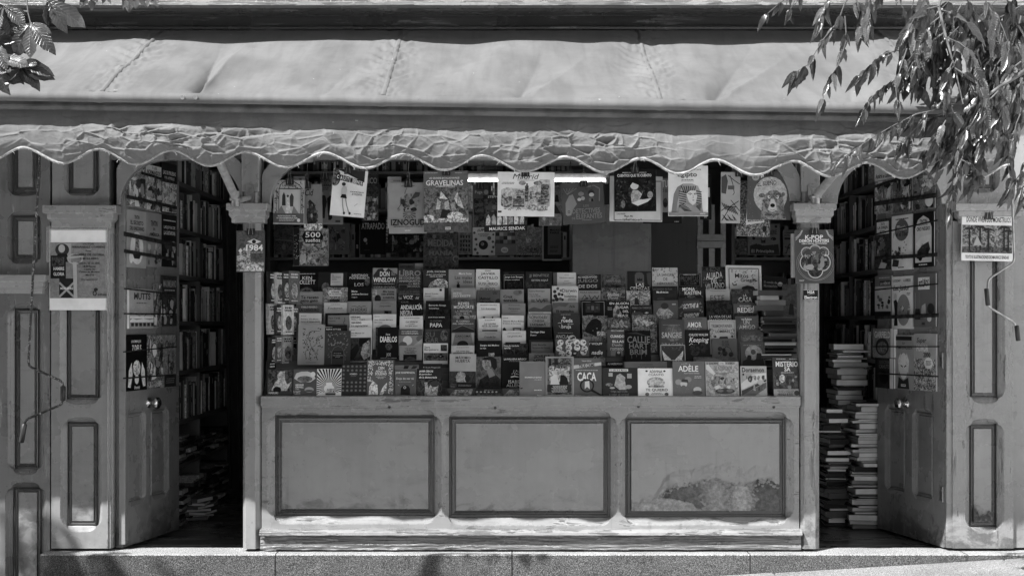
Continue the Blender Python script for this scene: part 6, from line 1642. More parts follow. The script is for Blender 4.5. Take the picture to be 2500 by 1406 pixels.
det = [('p', [(1450, 690), (1455, 560), (1500, 480), (1540, 470), (1580, 580), (1530, 640), (1510, 700), (1470, 705)], .24), ('ring', 1487, 660, 10, 14, 6, .08), ('s', [(1830, 560), (1840, 420), (1780, 385), (1700, 395)], 12, .2), *[('s', [(1480, 470), (1440 + i * 38, 400)], 5, .2) for i in range(5)], ('c', 1632, 470, 32, 24, .2), ('c', 1610, 530, 22, 18, .4), ('c', 1650, 520, 22, 22, .3), ('c', 1745, 465, 36, 34, .05), ('c', 1748, 485, 28, 22, .4), ('r', 1715, 520, 1772, 560, .15), ('r', 1740, 530, 1765, 560, .02), ('t', 'LOS', 1650, 590, 1710, 617, .2), ('t', 'DETECTIVES', 1525, 632, 1832, 684, .22), ('t', 'DE', 1515, 725, 1553, 748, .22), ('t', 'ELEFANTES', 1565, 690, 1850, 748, .22), ('l', 1625, 758, 1735, 768, .25, 1), ('scat', 1430, 380, 1820, 460, 24, 7, .05, 74)]
hung(5, 1412, 1884, 340, 800, .06, .10, 'dark wide picture book with pale elephant trunk shape, hung tilted', det, rot=.06, clip=1655)
hung(6, 118, 650, 250, 708, .12, .5, 'pale book with patterned border behind the night picture', [('box', 165, 300, 640, 695, 14, .3), ('scat', 165, 680, 450, 698, 30, 8, .08, 75), ('t', 'Lucía Antolín', 190, 622, 275, 640, .06, 'i'), ('t', 'Magia Mía', 265, 645, 355, 668, .06, 'i')], rot=-.012)
hung(6, 640, 712, 270, 612, .2, .22, 'narrow strip of picture book between the night cover and mask cover', [('t', 'TU', 645, 290, 705, 362, .45), ('t', 'Ó SU', 645, 375, 706, 412, .05), ('c', 680, 520, 24, 50, .06, .6)])
hung(6, 455, 845, 600, 725, .26, .02, 'black strip of book hanging below the night picture', [('l', 490, 700, 560, 712, .4, 1), ('l', 770, 705, 815, 714, .4, 1), ('c', 600, 655, 50, 15, .2)])
cue = [('r', 170, 280, 580, 600, .02, .9), ('c', 375, 400, 70, 90, .06, .5), ('p', [(340, 520), (330, 440), (350, 390), (400, 390), (440, 430), (460, 380), (440, 440), (420, 480), (470, 490), (400, 530)], .34, .3), ('c', 368, 345, 42, 40, .48), ('p', [(300, 380), (320, 300), (370, 275), (430, 310), (450, 380), (410, 340), (350, 315)], .012), ('p', [(335, 520), (420, 490), (540, 475), (500, 510), (400, 550)], .5), ('c', 525, 440, 28, 36, .22, .4), ('scat', 180, 290, 300, 560, 26, 14, .10, 76), ('scat', 450, 300, 580, 400, 20, 10, .08, 77), ('c', 250, 530, 22, 40, .15, .4), *[('c', 290 + i * 70, 580, 30, 30, .01) for i in range(4)], ('t', 'MARÍA JOSÉ DÍAZ GARRIDO', 250, 207, 490, 221, .5), ('t', 'CUENTOS QUE TE CUENTO', 195, 229, 540, 262, .6, 'b')]
hung(6, 164, 586, 178, 605, -.03, .015, 'black night picture cover with pale reading figure, hung in window', cue, rot=.012, clip=372)
hung(6, 1030, 1146, 240, 688, .12, .02, 'black book edge behind the striped mask cover', [('r', 1108, 365, 1128, 460, .5), ('l', 1070, 655, 1098, 672, .4, 2)])
egi = [('t', 'Mi primer libro sobre', 760, 172, 1040, 194, .08), ('t', 'Egipto', 803, 207, 1000, 270, .12, 'b'), ('l', 843, 282, 965, 294, .06, 1), ('l', 838, 298, 968, 306, .15, 1), ('p', [(740, 615), (765, 430), (800, 360), (860, 325), (950, 325), (1010, 350), (1045, 440), (1055, 615)], .36), ('p', [(740, 615), (765, 430), (800, 360), (860, 325), (830, 400), (800, 520), (790, 615)], .22)]
for i in range(9):
    f = i / 8
    egi.append(('s', [(815 + 4 * f, 400 + f * 190), (895 - 10 * f, 420 + f * 180)], 9, .03))
    egi.append(('s', [(990, 400 + f * 190), (1045, 410 + f * 190)], 9, .03))
for i in range(7): egi.append(('s', [(840 + i * 24, 350), (870 + i * 16, 420)], 8, .03))
egi += [('p', [(890, 430), (930, 395), (985, 395), (1000, 450), (985, 520), (955, 545), (915, 510)], .55), ('s', [(905, 430), (930, 422), (948, 432)], 5, .03), ('s', [(965, 428), (985, 424), (996, 432)], 5, .03), ('c', 928, 436, 8, 4, .02), ('c', 976, 434, 7, 4, .02), ('s', [(955, 440), (962, 470), (950, 474)], 3, .1), ('c', 960, 494, 12, 4, .15), ('p', [(800, 615), (830, 545), (900, 520), (960, 560), (1040, 520), (1060, 615)], .3)]
for i in range(6):
    egi.append(('s', [(815 + i * 10, 560 + i * 8), (870 + i * 14, 530 + i * 14)], 7, .03)); egi.append(('s', [(985 + i * 8, 560 + i * 8), (1040 - i * 2, 530 + i * 14)], 7, .03))
egi += [('r', 710, 618, 1110, 650, .25), ('t', 'ANAYA', 1025, 624, 1080, 638, .55, 'b')]
hung(6, 710, 1110, 143, 652, -.04, .60, 'white cover with striped royal headdress mask, hung in window', egi, clip=905)
ind = [('s', [(1250, 700), (1300, 620), (1330, 560), (1420, 500)], 8, .03), ('s', [(1245, 600), (1300, 560), (1400, 560)], 8, .03), ('p', [(1245, 420), (1245, 260), (1290, 230), (1310, 300), (1290, 430)], .10), ('s', [(1310, 240), (1370, 290), (1430, 330)], 7, .03), ('s', [(1330, 240), (1360, 330), (1375, 420), (1360, 440)], 6, .03), ('r', 1310, 345, 1375, 385, .13), ('s', [(1340, 490), (1380, 540), (1430, 600)], 6, .03)] + [('s', [(1260 + i * 16, 640 + (i % 3) * 20), (1300 + i * 14, 700)], 7, .03) for i in range(8)] + [('s', [(1250 + i * 20, 520 + i * 8), (1290 + i * 20, 590 + i * 8)], 7, .03) for i in range(7)]
hung(6, 1240, 1436, 208, 724, .04, .36, 'pale book with brush drawn profile in black strokes, hung', ind, clip=1425, rot=-.01)
wal = [('scat', 1405, 310, 1738, 855, 420, 7, .45, 81), ('scat', 1405, 310, 1738, 855, 420, 7, .03, 82), ('p', [(1497, 745), (1500, 440), (1515, 440), (1512, 740)], .5), ('p', [(1500, 745), (1500, 680), (1680, 655), (1682, 712)], .5), ('t', 'MARTIN HANDFORD', 1515, 690, 1668, 716, .03, 'bu'), ('c', 1685, 780, 22, 32, .03), ('s', [(1695, 810), (1705, 850)], 9, .03)]
hung(6, 1404, 1742, 300, 858, .10, .17, 'speckled crowd picture book hung below the bear cover', wal, rot=-.03, busy=.6)
bear = [('scat', 1515, 220, 1600, 660, 30, 3, .4, 83), ('c', 1590, 257, 38, 40, .3), ('l', 1565, 240, 1615, 275, .1, 3), ('c', 1740, 440, 170, 185, .38, .2), ('t', 'EL SUEÑO', 1610, 300, 1800, 355, .06, 'u'), ('p', [(1640, 688), (1650, 600), (1660, 500), (1690, 430), (1740, 395), (1810, 395), (1860, 430), (1875, 520), (1880, 620), (1900, 688)], .20, .5), ('c', 1655, 445, 34, 22, .14, .4), ('c', 1870, 430, 18, 20, .14, .4), ('c', 1725, 460, 14, 18, .45), ('c', 1812, 462, 14, 18, .45), ('c', 1732, 456, 6, 7, .02), ('c', 1806, 458, 6, 7, .02), ('p', [(1715, 590), (1735, 520), (1745, 480), (1775, 480), (1795, 520), (1805, 590), (1760, 610)], .44), ('c', 1762, 545, 24, 20, .012), ('s', [(1735, 585), (1760, 595), (1790, 585)], 4, .05), ('t', 'Greg Cowell', 1690, 620, 1830, 650, .05, 'i')]
hung(6, 1508, 1946, 200, 688, .0, .11, 'grey picture book with shaggy bear before a pale moon, hung', bear, rot=-.012, clip=1730)
kp = [('box', 1994, 795, 2376, 1325, 3, .14), *[('s', [(1995, 870 + i * 14), (2040 + i * 4, 830 + i * 5), (2060 + i * 5, 795)], 3, .5) for i in range(3)], *[('s', [(2376, 870 + i * 14), (2335 - i * 4, 840 + i * 5), (2315 - i * 5, 795)], 3, .5) for i in range(3)], ('t', 'K-POP', 2093, 843, 2275, 886, .62, 'b'), ('t', 'DEMON HUNTERS', 2033, 886, 2333, 916, .62, 'b'), ('t', 'LIBRO OFICIAL DE PÓSTERES', 2058, 918, 2312, 936, .5),
      ('c', 2105, 1020, 58, 58, .4), ('c', 2190, 1000, 60, 60, .4), ('c', 2275, 1020, 58, 58, .4), ('c', 2125, 1120, 92, 92, .4), ('c', 2255, 1120, 92, 92, .4), ('c', 2190, 1200, 80, 80, .4), ('c', 2105, 1020, 48, 48, .08), ('c', 2275, 1020, 48, 48, .08), ('c', 2190, 1000, 50, 50, .1), ('c', 2125, 1120, 82, 82, .07, .8), ('c', 2255, 1120, 82, 82, .07, .8), ('c', 2190, 1200, 70, 70, .05, .6), ('mix', 2070, 1010, 2310, 1200, 22, 84, .03, .45), *[('ring', 2190, 1130, 175 + i * 16, 165 + i * 10, 2.5, .3) for i in range(2)], ('l', 2025, 1295, 2075, 1312, .4, 2)]
hung(6, 1990, 2380, 790, 1330, -.07, .09, 'dark poster book with white clover outline, clipped on the right post', kp, rot=.012, clip=2180, th=.012)
hung(6, 1955, 2000, 830, 1270, -.02, .42, 'pale thick book edge beside the clover outline poster book', [], th=.03)
# the small book on the left post
n84 = [('r', 577, 563, 645, 663, .10, .3), ('p', [(578, 662), (578, 625), (610, 590), (612, 640), (644, 640), (644, 662)], .24, .8), ('p', [(603, 590), (620, 583), (638, 590), (620, 597)], .5), ('c', 620, 590, 5, 5, .03), ('t', '1984', 601, 597, 642, 613, .62, 'b'), ('l', 601, 615, 642, 619, .3, 1), ('p', [(582, 612), (588, 606), (592, 612), (587, 618)], .5), ('p', [(595, 662), (610, 640), (640, 655), (640, 662)], .4, .6)]
hung(0, 577, 646, 563, 664, -.07, .10, 'small dark picture book clipped on the left post', n84, clip=613, th=.014)
# album hung on the right pilaster: pictures of palms between white bands
dov = [('r', 2349, 550, 2471, 618, .20, .7), ('t', 'DONDE VIVEN LOS MONSTRUOS', 2359, 530, 2467, 543, .03), ('t', 'TEXTO E ILUSTRACIONES DE MAURICE SENDAK', 2357, 624, 2464, 632, .03), ('r', 2349, 603, 2471, 618, .10, .6)]
for x, y in ((2366, 560), (2392, 556), (2412, 562), (2450, 556), (2460, 565)):
    dov.append(('s', [(x, y), (x + 1, 612)], 4, .04))
    for a in range(7):
        an = math.pi * (a + .2) / 6.6
        dov.append(('s', [(x, y), (x + 9 * math.cos(an), y - 5 * math.sin(an)), (x + 15 * math.cos(an), y - 3 * math.sin(an) + 4)], 2.2, .05))
dov += [('p', [(2375, 600), (2384, 575), (2396, 600)], .33)]
hung(0, 2348, 2473, 524, 637, -.07, .60, 'white banded palm tree picture book clipped on the right pilaster', dov, rot=-.02, clip=2413, th=.012)

# poster taped to the left pilaster
A = F(122, 757, -.03)
po = [('r', 123, 592, 263, 728, .22, .12), ('r', 150, 594, 175, 640, .30), ('c', 153, 610, 17, 15, .05), ('c', 152, 607, 8, 10, .35), ('p', [(134, 640), (142, 620), (165, 620), (170, 640)], .02), ('r', 125, 624, 162, 680, .025), ('r', 128, 628, 158, 650, .06, .8), ('t', 'HAMBRE', 132, 652, 158, 660, .5), ('t', 'GLORIA', 132, 665, 158, 673, .5), ('r', 146, 680, 182, 727, .03), ('s', [(146, 690), (182, 725)], 5, .3), ('s', [(182, 690), (146, 725)], 5, .3), ('t', 'MÜHLBERG', 149, 700, 180, 707, .5), ('s', [(184, 640), (186, 727)], 9, .36), ('ring', 185, 632, 18, 12, 3, .36), ('s', [(165, 630), (205, 626)], 4, .36),
      ('t', 'VÍCTOR', 203, 592, 231, 598, .03), ('t', 'FERNÁNDEZ CORREAS', 177, 600, 259, 606, .03), ('t', 'Firma', 211, 611, 224, 615, .03, 'b'), ('t', 'HAMBRE DE GLORIA', 182, 619, 256, 625, .04), ('t', 'Y MÜHLBERG', 196, 628, 242, 634, .04), ('t', 'Sábado, 25 de abril,', 193, 640, 246, 646, .05), ('t', '18.00 horas', 204, 648, 235, 653, .05, 'b'), ('t', 'Caseta 30', 207, 655, 233, 660, .05), ('t', 'Cuesta de Moyano', 195, 662, 245, 667, .04, 'b'), ('t', 'Madrid', 211, 669, 231, 674, .05), ('t', '¡Os esperamos!', 200, 680, 240, 686, .06), ('t', 'edhasa', 241, 716, 262, 722, .03), ('ring', 233, 716, 4, 5, 2, .03), ('c', 236, 707, 5, 4, .05)]
mb = MB(); mb.box(0, 141 * S, 0, .001, 0, 197 * S, .62)
ps = mb.build('poster', M['print'], None, matrix=Matrix.Translation(F(122, 757, -.008)))
tag(ps, 'author signing poster with white bands taped to the left pilaster', 'poster')
pr_ = Print(122, 263, 560, 141 * S, 197 * S)
for it in po: pr_.draw(it)
q = pr_.mb.build('poster_print', M['print'], None, matrix=Matrix()); q.parent = ps
m, t, b, out = new_mat('clear_tape'); b.inputs['Base Color'].default_value = (.5, .5, .5, 1); b.inputs['Roughness'].default_value = .25; b.inputs['Alpha'].default_value = .25; M['tape'] = m
for x0, x1, y0, y1 in ((114, 272, 553, 563), (114, 126, 560, 640), (259, 272, 560, 757)):
    mb = MB(); a, c_ = F(x0, y1), F(x1, y0)
    mb.box(0, c_.x - a.x, 0, .0004, 0, c_.z - a.z, .5)
    o_ = mb.build('sticky_tape', M['tape'], None, matrix=Matrix.Translation(Vector((a.x, -.0092, a.z)) - Vector((F(122, 757).x, -.008, F(122, 757).z)))); o_.parent = ps
# card payment sticker on the right post
mb = MB(); mb.box(0, 36 * S, 0, .0008, 0, 27 * S, .025)
stk = mb.build('sticker', M['print'], None, matrix=Matrix.Translation(F(1959, 734, -.0222)))
tag(stk, 'small black card payment sticker on the right post', 'sticker')
pr_ = Print(1959, 1995, 707, 36 * S, 27 * S)
for it in (('r', 1959, 707.3, 1995, 708.3, .5), ('r', 1959, 732.3, 1995, 733.4, .5), ('t', 'VISA', 1969, 710, 1986, 717, .6, 'bi'), ('s', [(1970, 721), (1978, 718.5), (1986, 718.5)], .8, .3), ('t', 'Electron', 1962, 722, 1993, 730, .6, 'b')): pr_.draw(it)
q = pr_.mb.build('sticker_print', M['print'], None, matrix=Matrix()); q.parent = stk

# ================================================================ books face out on the back shelves
def shelved(fr_, xa, xb, ya, yb, tone, label, items, busy=0.0, d=DB + .02):
    tone = tone * 1.6 if tone > .05 else tone
    hung(fr_, xa, xb, ya, yb, d, tone, label, items, busy=busy, group='books face out on the back shelves', tilt=.06, th=.012)


shelved(4, 140, 345, 812, 1138, .07, 'dim aeroplane picture book on the back shelf, left end', [('t', 'AEROPLANOS', 230, 850, 345, 872, .16), ('t', 'BUENAS', 230, 880, 335, 900, .16), ('s', [(140, 975), (330, 990)], 14, .2), ('c', 225, 1060, 40, 55, .14, .5), ('c', 240, 1060, 20, 30, .22)], .4)
shelved(4, 725, 965, 790, 1138, .10, 'dim book with goggled driver shape on the back shelf', [('mix', 735, 830, 915, 1090, 22, 91, .03, .35), ('c', 765, 1040, 26, 30, .22), ('c', 870, 995, 30, 34, .2), ('r', 925, 792, 962, 1135, .16)])
shelved(4, 1085, 1365, 768, 1138, .022, 'black book with crooked white capitals on the back shelf', [('t', 'ATRAPADO', 1100, 790, 1355, 862, .34), ('c', 1143, 980, 20, 22, .4), ('p', [(1150, 1030), (1152, 1000), (1166, 1005), (1166, 1030)], .22), ('l', 1130, 1085, 1190, 1105, .06, 1)])
shelved(4, 1372, 1810, 745, 1120, .03, 'wide dark montage book with upright lettering on the spine', [('r', 1395, 750, 1808, 1118, .03, .9), ('mix', 1440, 930, 1800, 1110, 24, 92, .02, .3), *[('t', c_, 1373, 755 + i * 38, 1392, 785 + i * 38, .4, 'b') for i, c_ in enumerate('ENIGMAS')]])
shelved(5, 268, 415, 680, 1140, .13, 'tall book with row of house fronts on the back shelf', [('r', 280, 900, 412, 1135, .16, .4), *[('r', 290 + (i % 4) * 30, 930 + (i // 4) * 48, 306 + (i % 4) * 30, 960 + (i // 4) * 48, .04) for i in range(16)]])
ups = [('t', '¡UPS!', 480, 852, 590, 892, .05, 'b'), ('t', 'SE HA ESCAPADO', 487, 908, 612, 922, .04, 'b'), ('t', 'UN BICHO', 505, 928, 592, 942, .04, 'b'), ('c', 545, 1035, 52, 52, .03), ('c', 535, 1025, 18, 18, .25), ('c', 530, 1022, 7, 7, .02)]
for x, y, r in ((462, 972, 16), (470, 1030, 12), (455, 1085, 17), (650, 1000, 14), (655, 1060, 15), (610, 960, 22), (640, 1110, 14), (480, 1125, 14), (655, 920, 12), (445, 900, 14)): ups.append(('c', x, y, r, r, .09))
shelved(5, 425, 670, 842, 1148, .25, 'pale polka dot book with black creature on the back shelf', ups)
shelved(5, 675, 906, 890, 1148, .09, 'patchwork square cover on the back shelf', [('r', 680 + (i % 5) * 44, 895 + (i // 5) * 42, 722 + (i % 5) * 44, 935 + (i // 5) * 42, (.04, .2, .08, .3, .12, .05, .16)[(i * 3) % 7]) for i in range(15)] + [('c', 780, 1092, 40, 32, .4), ('l', 755, 1080, 808, 1108, .1, 3)])
shelved(5, 908, 1192, 838, 1148, .09, 'dim striped envelope picture book on the back shelf', [('c', 1045, 985, 30, 52, .2, .5), ('t', 'Correo MUY', 975, 1064, 1186, 1102, .03), ('l', 1035, 1112, 1150, 1122, .05, 1), *[('s', [(915 + i * 26, 1145), (930 + i * 26, 1128)], 9, .25) for i in range(11)]], .4)
pf = thing('framed_print', P(1060 + 1300 * .2204, 370 + 1205 * .2204, 1.6), 'dark framed poster with pale sheet at the end of the back shelf', 'framed print')
ox, oy, k = FR[5]
a, c_ = P(ox + 1195 * k, oy + 1210 * k, 1.6), P(ox + 1412 * k, oy + 815 * k, 1.6)
mb = MB(); mb.box(a.x, c_.x, 1.6, 1.62, a.z, c_.z, .02); mb.build('backing', M['print'], pf)
mb = MB(); e = .012
mb.box(a.x, c_.x, 1.59, 1.6, a.z, a.z + e, .3); mb.box(a.x, a.x + e, 1.59, 1.6, a.z + e, c_.z, .3); mb.build('frame', M['print'], pf)
hung(5, 1258, 1406, 825, 1142, 1.585, .12, 'grey printed sheet mounted in the dark framed poster', [('t', 'MADRID', 1283, 858, 1400, 881, .015, 'b'), ('t', 'PARIS', 1283, 888, 1384, 912, .015, 'b'), ('l', 1280, 1045, 1380, 1075, .04, 3), ('l', 1280, 1090, 1370, 1120, .04, 3)], th=.002, tilt=0, group='sheets', name='printed_sheet', cat='print')
shelved(6, 1385, 1508, 880, 1040, .07, 'dim book with small boat on the right back shelf', [('mix', 1390, 900, 1500, 1035, 10, 93, .03, .25)], .5)
shelved(6, 1512, 1838, 728, 1045, .12, 'grey picture book with starry planet drawing on the right back shelf', [('c', 1798, 757, 14, 14, .05), ('c', 1572, 875, 16, 18, .03), ('c', 1772, 882, 28, 16, .04), ('p', [(1530, 1042), (1535, 950), (1600, 930), (1680, 950), (1820, 935), (1830, 1042)], .05), ('r', 1645, 860, 1690, 925, .04, .6), ('c', 1668, 880, 20, 18, .2), ('t', 'QUIERE', 1690, 800, 1805, 855, .04, 'u'), ('t', 'El Principito', 1548, 988, 1775, 1032, .3), ('scat', 1530, 850, 1820, 950, 14, 5, .35, 94)])
shelved(6, 1868, 1985, 790, 1045, .11, 'pale lettered book with branch drawing on the right back shelf', [('t', 'CONQUISTA', 1882, 815, 1985, 832, .03, 'b'), ('t', 'EN PLAN', 1882, 838, 1960, 855, .03, 'b'), ('r', 1882, 868, 1950, 890, .04), ('s', [(1900, 1030), (1920, 950), (1950, 930)], 8, .04), ('scat', 1875, 920, 1960, 1030, 14, 10, .05, 95)])
hung(3, 1538, 1765, 180, 345, .55, .018, 'black thriller lying against the stack by the right post', [('t', 'El conde de', 1545, 228, 1675, 252, .25), ('t', 'Montecristo', 1545, 260, 1680, 290, .22), ('c', 1705, 255, 26, 22, .35, .3)], rot=-.06, tilt=.1)
hung(3, 1722, 1900, 258, 622, .5, .075, 'dim tall picture book leaning behind the right post', [('p', [(1790, 555), (1800, 450), (1830, 430), (1850, 560)], .015), ('c', 1828, 430, 22, 22, .05), ('s', [(1840, 480), (1885, 500)], 6, .16)], rot=-.05, tilt=.1, busy=.3)
hung(4, 345, 1, 1, 2, 0, 0, '', []) if False else None


# ================================================================ books on the open doors
def door_book(dd, zf, xa, xb, ya, yb, tone, label, items, busy=0.0, off=.004, th=.012):
    """picture rectangle: left and right edges, top and bottom measured at the edge nearest the hinge"""
    near = xa if dd is dl else xb
    far = xb if dd is dl else xa
    u0, zt = dd.uz(*zf(near, ya), off + th); _, zb_ = dd.uz(*zf(near, yb), off + th)
    u1, _ = dd.uz(*zf(far, ya), off + th)
    w_ = abs(u1 - u0) - .002; h_ = zt - zb_
    if dd is dl: o_, ux = dd.at(u0, zb_, off + th), dd.u.copy()
    else: o_, ux = dd.at(u1, zb_, off + th), -dd.u
    uz = Vector((0, 0, 1))
    br = lambda t_: t_ if t_ < .09 else min(.78, t_ * 1.6)
    ix = {'t': 6, 'r': 5, 'c': 5, 'p': 2, 's': 3, 'ring': 6, 'l': 5, 'box': 6}
    items = [tuple(list(it[:ix[it[0]]]) + [br(it[ix[it[0]]])] + list(it[ix[it[0]] + 1:])) if it[0] in ix else it[:8] + (min(.75, it[8] * 1.5),) if it[0] == 'mix' else it for it in items]
    tone = br(tone)
    make_book(basis(o_, ux, uz), w_, h_, th, tone, items, (0, 100, 0), label, 'comic albums strapped on the open doors', busy, sy=h_ / 140.0, spine='l')


LD = 'on the left door'
door_book(dl, ZL, 100, 203, 72, 318, .16, 'crowded light comic album, first in the top row on the left door', [('mix', 3, 40, 97, 137, 40, 101, .03, .55), ('t', 'ASTERIX', 10, 6, 90, 22, .5, 'b')], .5)
door_book(dl, ZL, 204, 296, 72, 340, .20, 'crowded light comic album, middle of the top row on the left door', [('r', 0, 0, 100, 32, .42), ('t', 'Y LOS', 40, 4, 70, 12, .03, 'b'), ('t', 'NORMANDOS', 8, 15, 94, 29, .03, 'b'), ('mix', 3, 36, 97, 137, 40, 102, .03, .55)], .5)
door_book(dl, ZL, 298, 386, 60, 352, .03, 'dark topped comic album, last in the top row on the left door', [('t', 'LAS XII PRUEBAS', 8, 22, 92, 33, .3, 'b'), ('t', 'DE ASTERIX', 18, 38, 84, 49, .3, 'b'), ('r', 2, 55, 98, 138, .3, .5), ('mix', 5, 58, 95, 136, 26, 103, .03, .5)])
door_book(dl, ZL, 95, 208, 335, 672, .20, 'grey album with ship in an oval, first in second row on the left door', [('t', 'TINTIN', 38, 12, 64, 21, .05, 'b'), ('t', 'EL SECRETO', 18, 25, 84, 35, .04, 'b'), ('t', 'DEL UNICORNIO', 14, 39, 88, 49, .04, 'b'), ('c', 50, 92, 34, 40, .4, .15), ('p', [(38, 100), (42, 70), (52, 62), (62, 75), (64, 100)], .16, .6), ('p', [(28, 106), (72, 106), (64, 118), (36, 118)], .04), ('c', 20, 116, 10, 14, .45)])
door_book(dl, ZL, 209, 297, 352, 668, .17, 'grey album with black title and desert figures, second row on left door', [('t', 'TINTIN', 28, 20, 72, 34, .03, 'b'), ('t', 'EN', 44, 38, 56, 45, .03, 'b'), ('t', 'AMÉRICA', 18, 49, 84, 60, .03, 'b'), ('mix', 5, 75, 95, 136, 18, 104, .05, .35)])
door_book(dl, ZL, 299, 386, 362, 668, .025, 'black album with white title lines, last in second row on left door', [('l', 10, 14, 90, 19, .4, 1), ('t', 'LAS JOYAS DE', 12, 30, 88, 40, .35), ('t', 'LA CASTAFIORE', 12, 44, 88, 54, .35), ('mix', 10, 70, 90, 136, 14, 105, .03, .3)])
door_book(dl, ZL, 95, 250, 795, 1030, .21, 'pale comic with snowy fence picture, third row on the left door', [('r', 0, 0, 8, 140, .5), ('t', 'MUTTS', 26, 14, 88, 38, .05, 'b'), ('l', 35, 48, 75, 54, .1, 1), ('scat', 14, 58, 98, 92, 30, 2, .5, 106), ('r', 10, 96, 100, 104, .5), ('p', [(10, 112), (20, 104), (35, 110), (60, 104), (85, 110), (100, 106), (100, 118), (10, 118)], .5), ('mix', 40, 84, 70, 98, 4, 108, .03, .5), *[('r', 14 + i * 15, 120, 24 + i * 15, 132, .05) for i in range(6)]])
door_book(dl, ZL, 251, 298, 768, 1018, .12, 'narrow crowded comic strip cover, third row on the left door', [('mix', 3, 5, 97, 135, 30, 107, .03, .5)], .7)
door_book(dl, ZL, 300, 386, 720, 1015, .055, 'dark comic with tall capitals, third row nearest the left door edge', [('t', 'MAXIMILIANO', 8, 12, 94, 32, .18), ('l', 15, 38, 85, 45, .25, 1), ('mix', 5, 60, 95, 135, 20, 109, .03, .3)], .4)
door_book(dl, ZL, 90, 212, 1065, 1395, .012, 'black album with white ghostly faces, bottom row on the left door', [('t', 'LOS EMBRUJOS', 25, 14, 70, 22, .45), ('t', '7 DELS', 28, 26, 72, 42, .6, 'b'), ('c', 50, 84, 18, 20, .3, .5), ('c', 50, 112, 10, 12, .45), ('p', [(8, 130), (12, 90), (25, 70), (30, 100), (20, 132)], .42, .4), ('p', [(92, 130), (88, 90), (75, 70), (70, 100), (80, 132)], .42, .4), ('t', 'Brunetti', 38, 128, 64, 136, .4, 'i')])
door_book(dl, ZL, 214, 307, 1068, 1380, .13, 'swirling light picture album, middle of bottom row on the left door', [('mix', 5, 10, 95, 120, 36, 110, .03, .5), ('r', 10, 122, 90, 136, .2, .7)], .8)
door_book(dl, ZL, 309, 380, 1068, 1375, .16, 'pale album with curly title, bottom row nearest the left door edge', [('t', 'Caïnas', 12, 14, 88, 34, .03, 'i'), ('mix', 8, 40, 92, 104, 16, 111, .04, .4), ('r', 2, 106, 98, 138, .04), ('l', 12, 114, 88, 130, .12, 3)], .3)
door_book(dr, ZR, 370, 474, 40, 350, .20, 'white topped album with crowd, first in the top row on the right door', [('r', 0, 0, 100, 52, .40), ('t', 'Astérix', 6, 34, 46, 46, .03, 'b'), ('t', 'en Lusitania', 48, 36, 96, 47, .03, 'b'), ('mix', 4, 54, 96, 137, 34, 121, .03, .55)], .4)
door_book(dr, ZR, 478, 587, 95, 345, .10, 'dark crowded comic album, middle of the top row on the right door', [('mix', 4, 20, 96, 136, 40, 122, .02, .5)], .5)
door_book(dr, ZR, 592, 720, 95, 330, .12, 'light and dark comic album, last in the top row on the right door', [('mix', 4, 20, 96, 136, 30, 123, .02, .55), ('c', 80, 110, 18, 22, .4)], .4)
door_book(dr, ZR, 370, 468, 385, 685, .06, 'dark jungle album with pale title plate, second row on the right door', [('r', 14, 8, 86, 42, .40), ('t', 'TINTIN', 38, 11, 62, 18, .05), ('t', 'LA OREJA', 20, 20, 80, 30, .04, 'b'), ('t', 'ROTA', 34, 32, 68, 41, .04, 'b'), ('mix', 4, 50, 96, 136, 24, 124, .02, .2), ('p', [(30, 135), (45, 118), (80, 124), (70, 137)], .28)], .6)
door_book(dr, ZR, 470, 590, 362, 684, .46, 'white album with dark disc and trail of footprints, right door', [('l', 20, 8, 82, 13, .06, 1), ('c', 50, 38, 34, 28, .10), ('t', 'Tintín', 26, 26, 74, 38, .4, 'b'), ('t', 'en el Tíbet', 20, 42, 80, 54, .05, 'b'), ('mix', 4, 28, 30, 58, 5, 125, .1, .4), ('mix', 5, 80, 48, 112, 10, 126, .03, .25), ('p', [(5, 130), (10, 112), (40, 116), (34, 132)], .06), *[('c', 55 + (i % 2) * 10 + i * 2, 112 - i * 7, 3, 2, .2) for i in range(7)], ('l', 36, 132, 64, 137, .06, 1)])
door_book(dr, ZR, 595, 716, 345, 668, .02, 'black album with pale oval and motor car, right door', [('p', [(10, 128), (10, 40), (24, 18), (50, 8), (76, 18), (90, 40), (90, 128)], .34), ('t', 'TINTIN', 32, 18, 68, 27, .03, 'b'), ('t', 'EN EL PAÍS DEL', 28, 29, 72, 34, .05), ('t', 'ORO NEGRO', 18, 37, 82, 47, .05, 'b'), ('p', [(12, 80), (40, 62), (88, 58), (88, 90), (40, 92)], .40), ('p', [(18, 118), (22, 98), (45, 84), (76, 76), (84, 96), (60, 116)], .06), ('c', 36, 112, 11, 12, .03), ('c', 70, 100, 8, 10, .03), ('mix', 40, 78, 70, 92, 5, 127, .1, .4), ('l', 30, 132, 70, 137, .4, 1)])
door_book(dr, ZR, 372, 469, 718, 965, .12, 'grey album with row of small runners, third row on the right door', [('l', 25, 6, 90, 12, .3, 1), ('r', 30, 18, 96, 34, .03), ('t', 'LA HÉROE', 34, 20, 92, 32, .28, 'b'), ('r', 2, 36, 98, 120, .30), ('mix', 10, 62, 95, 112, 14, 128, .02, .12), ('r', 2, 120, 98, 138, .03)])
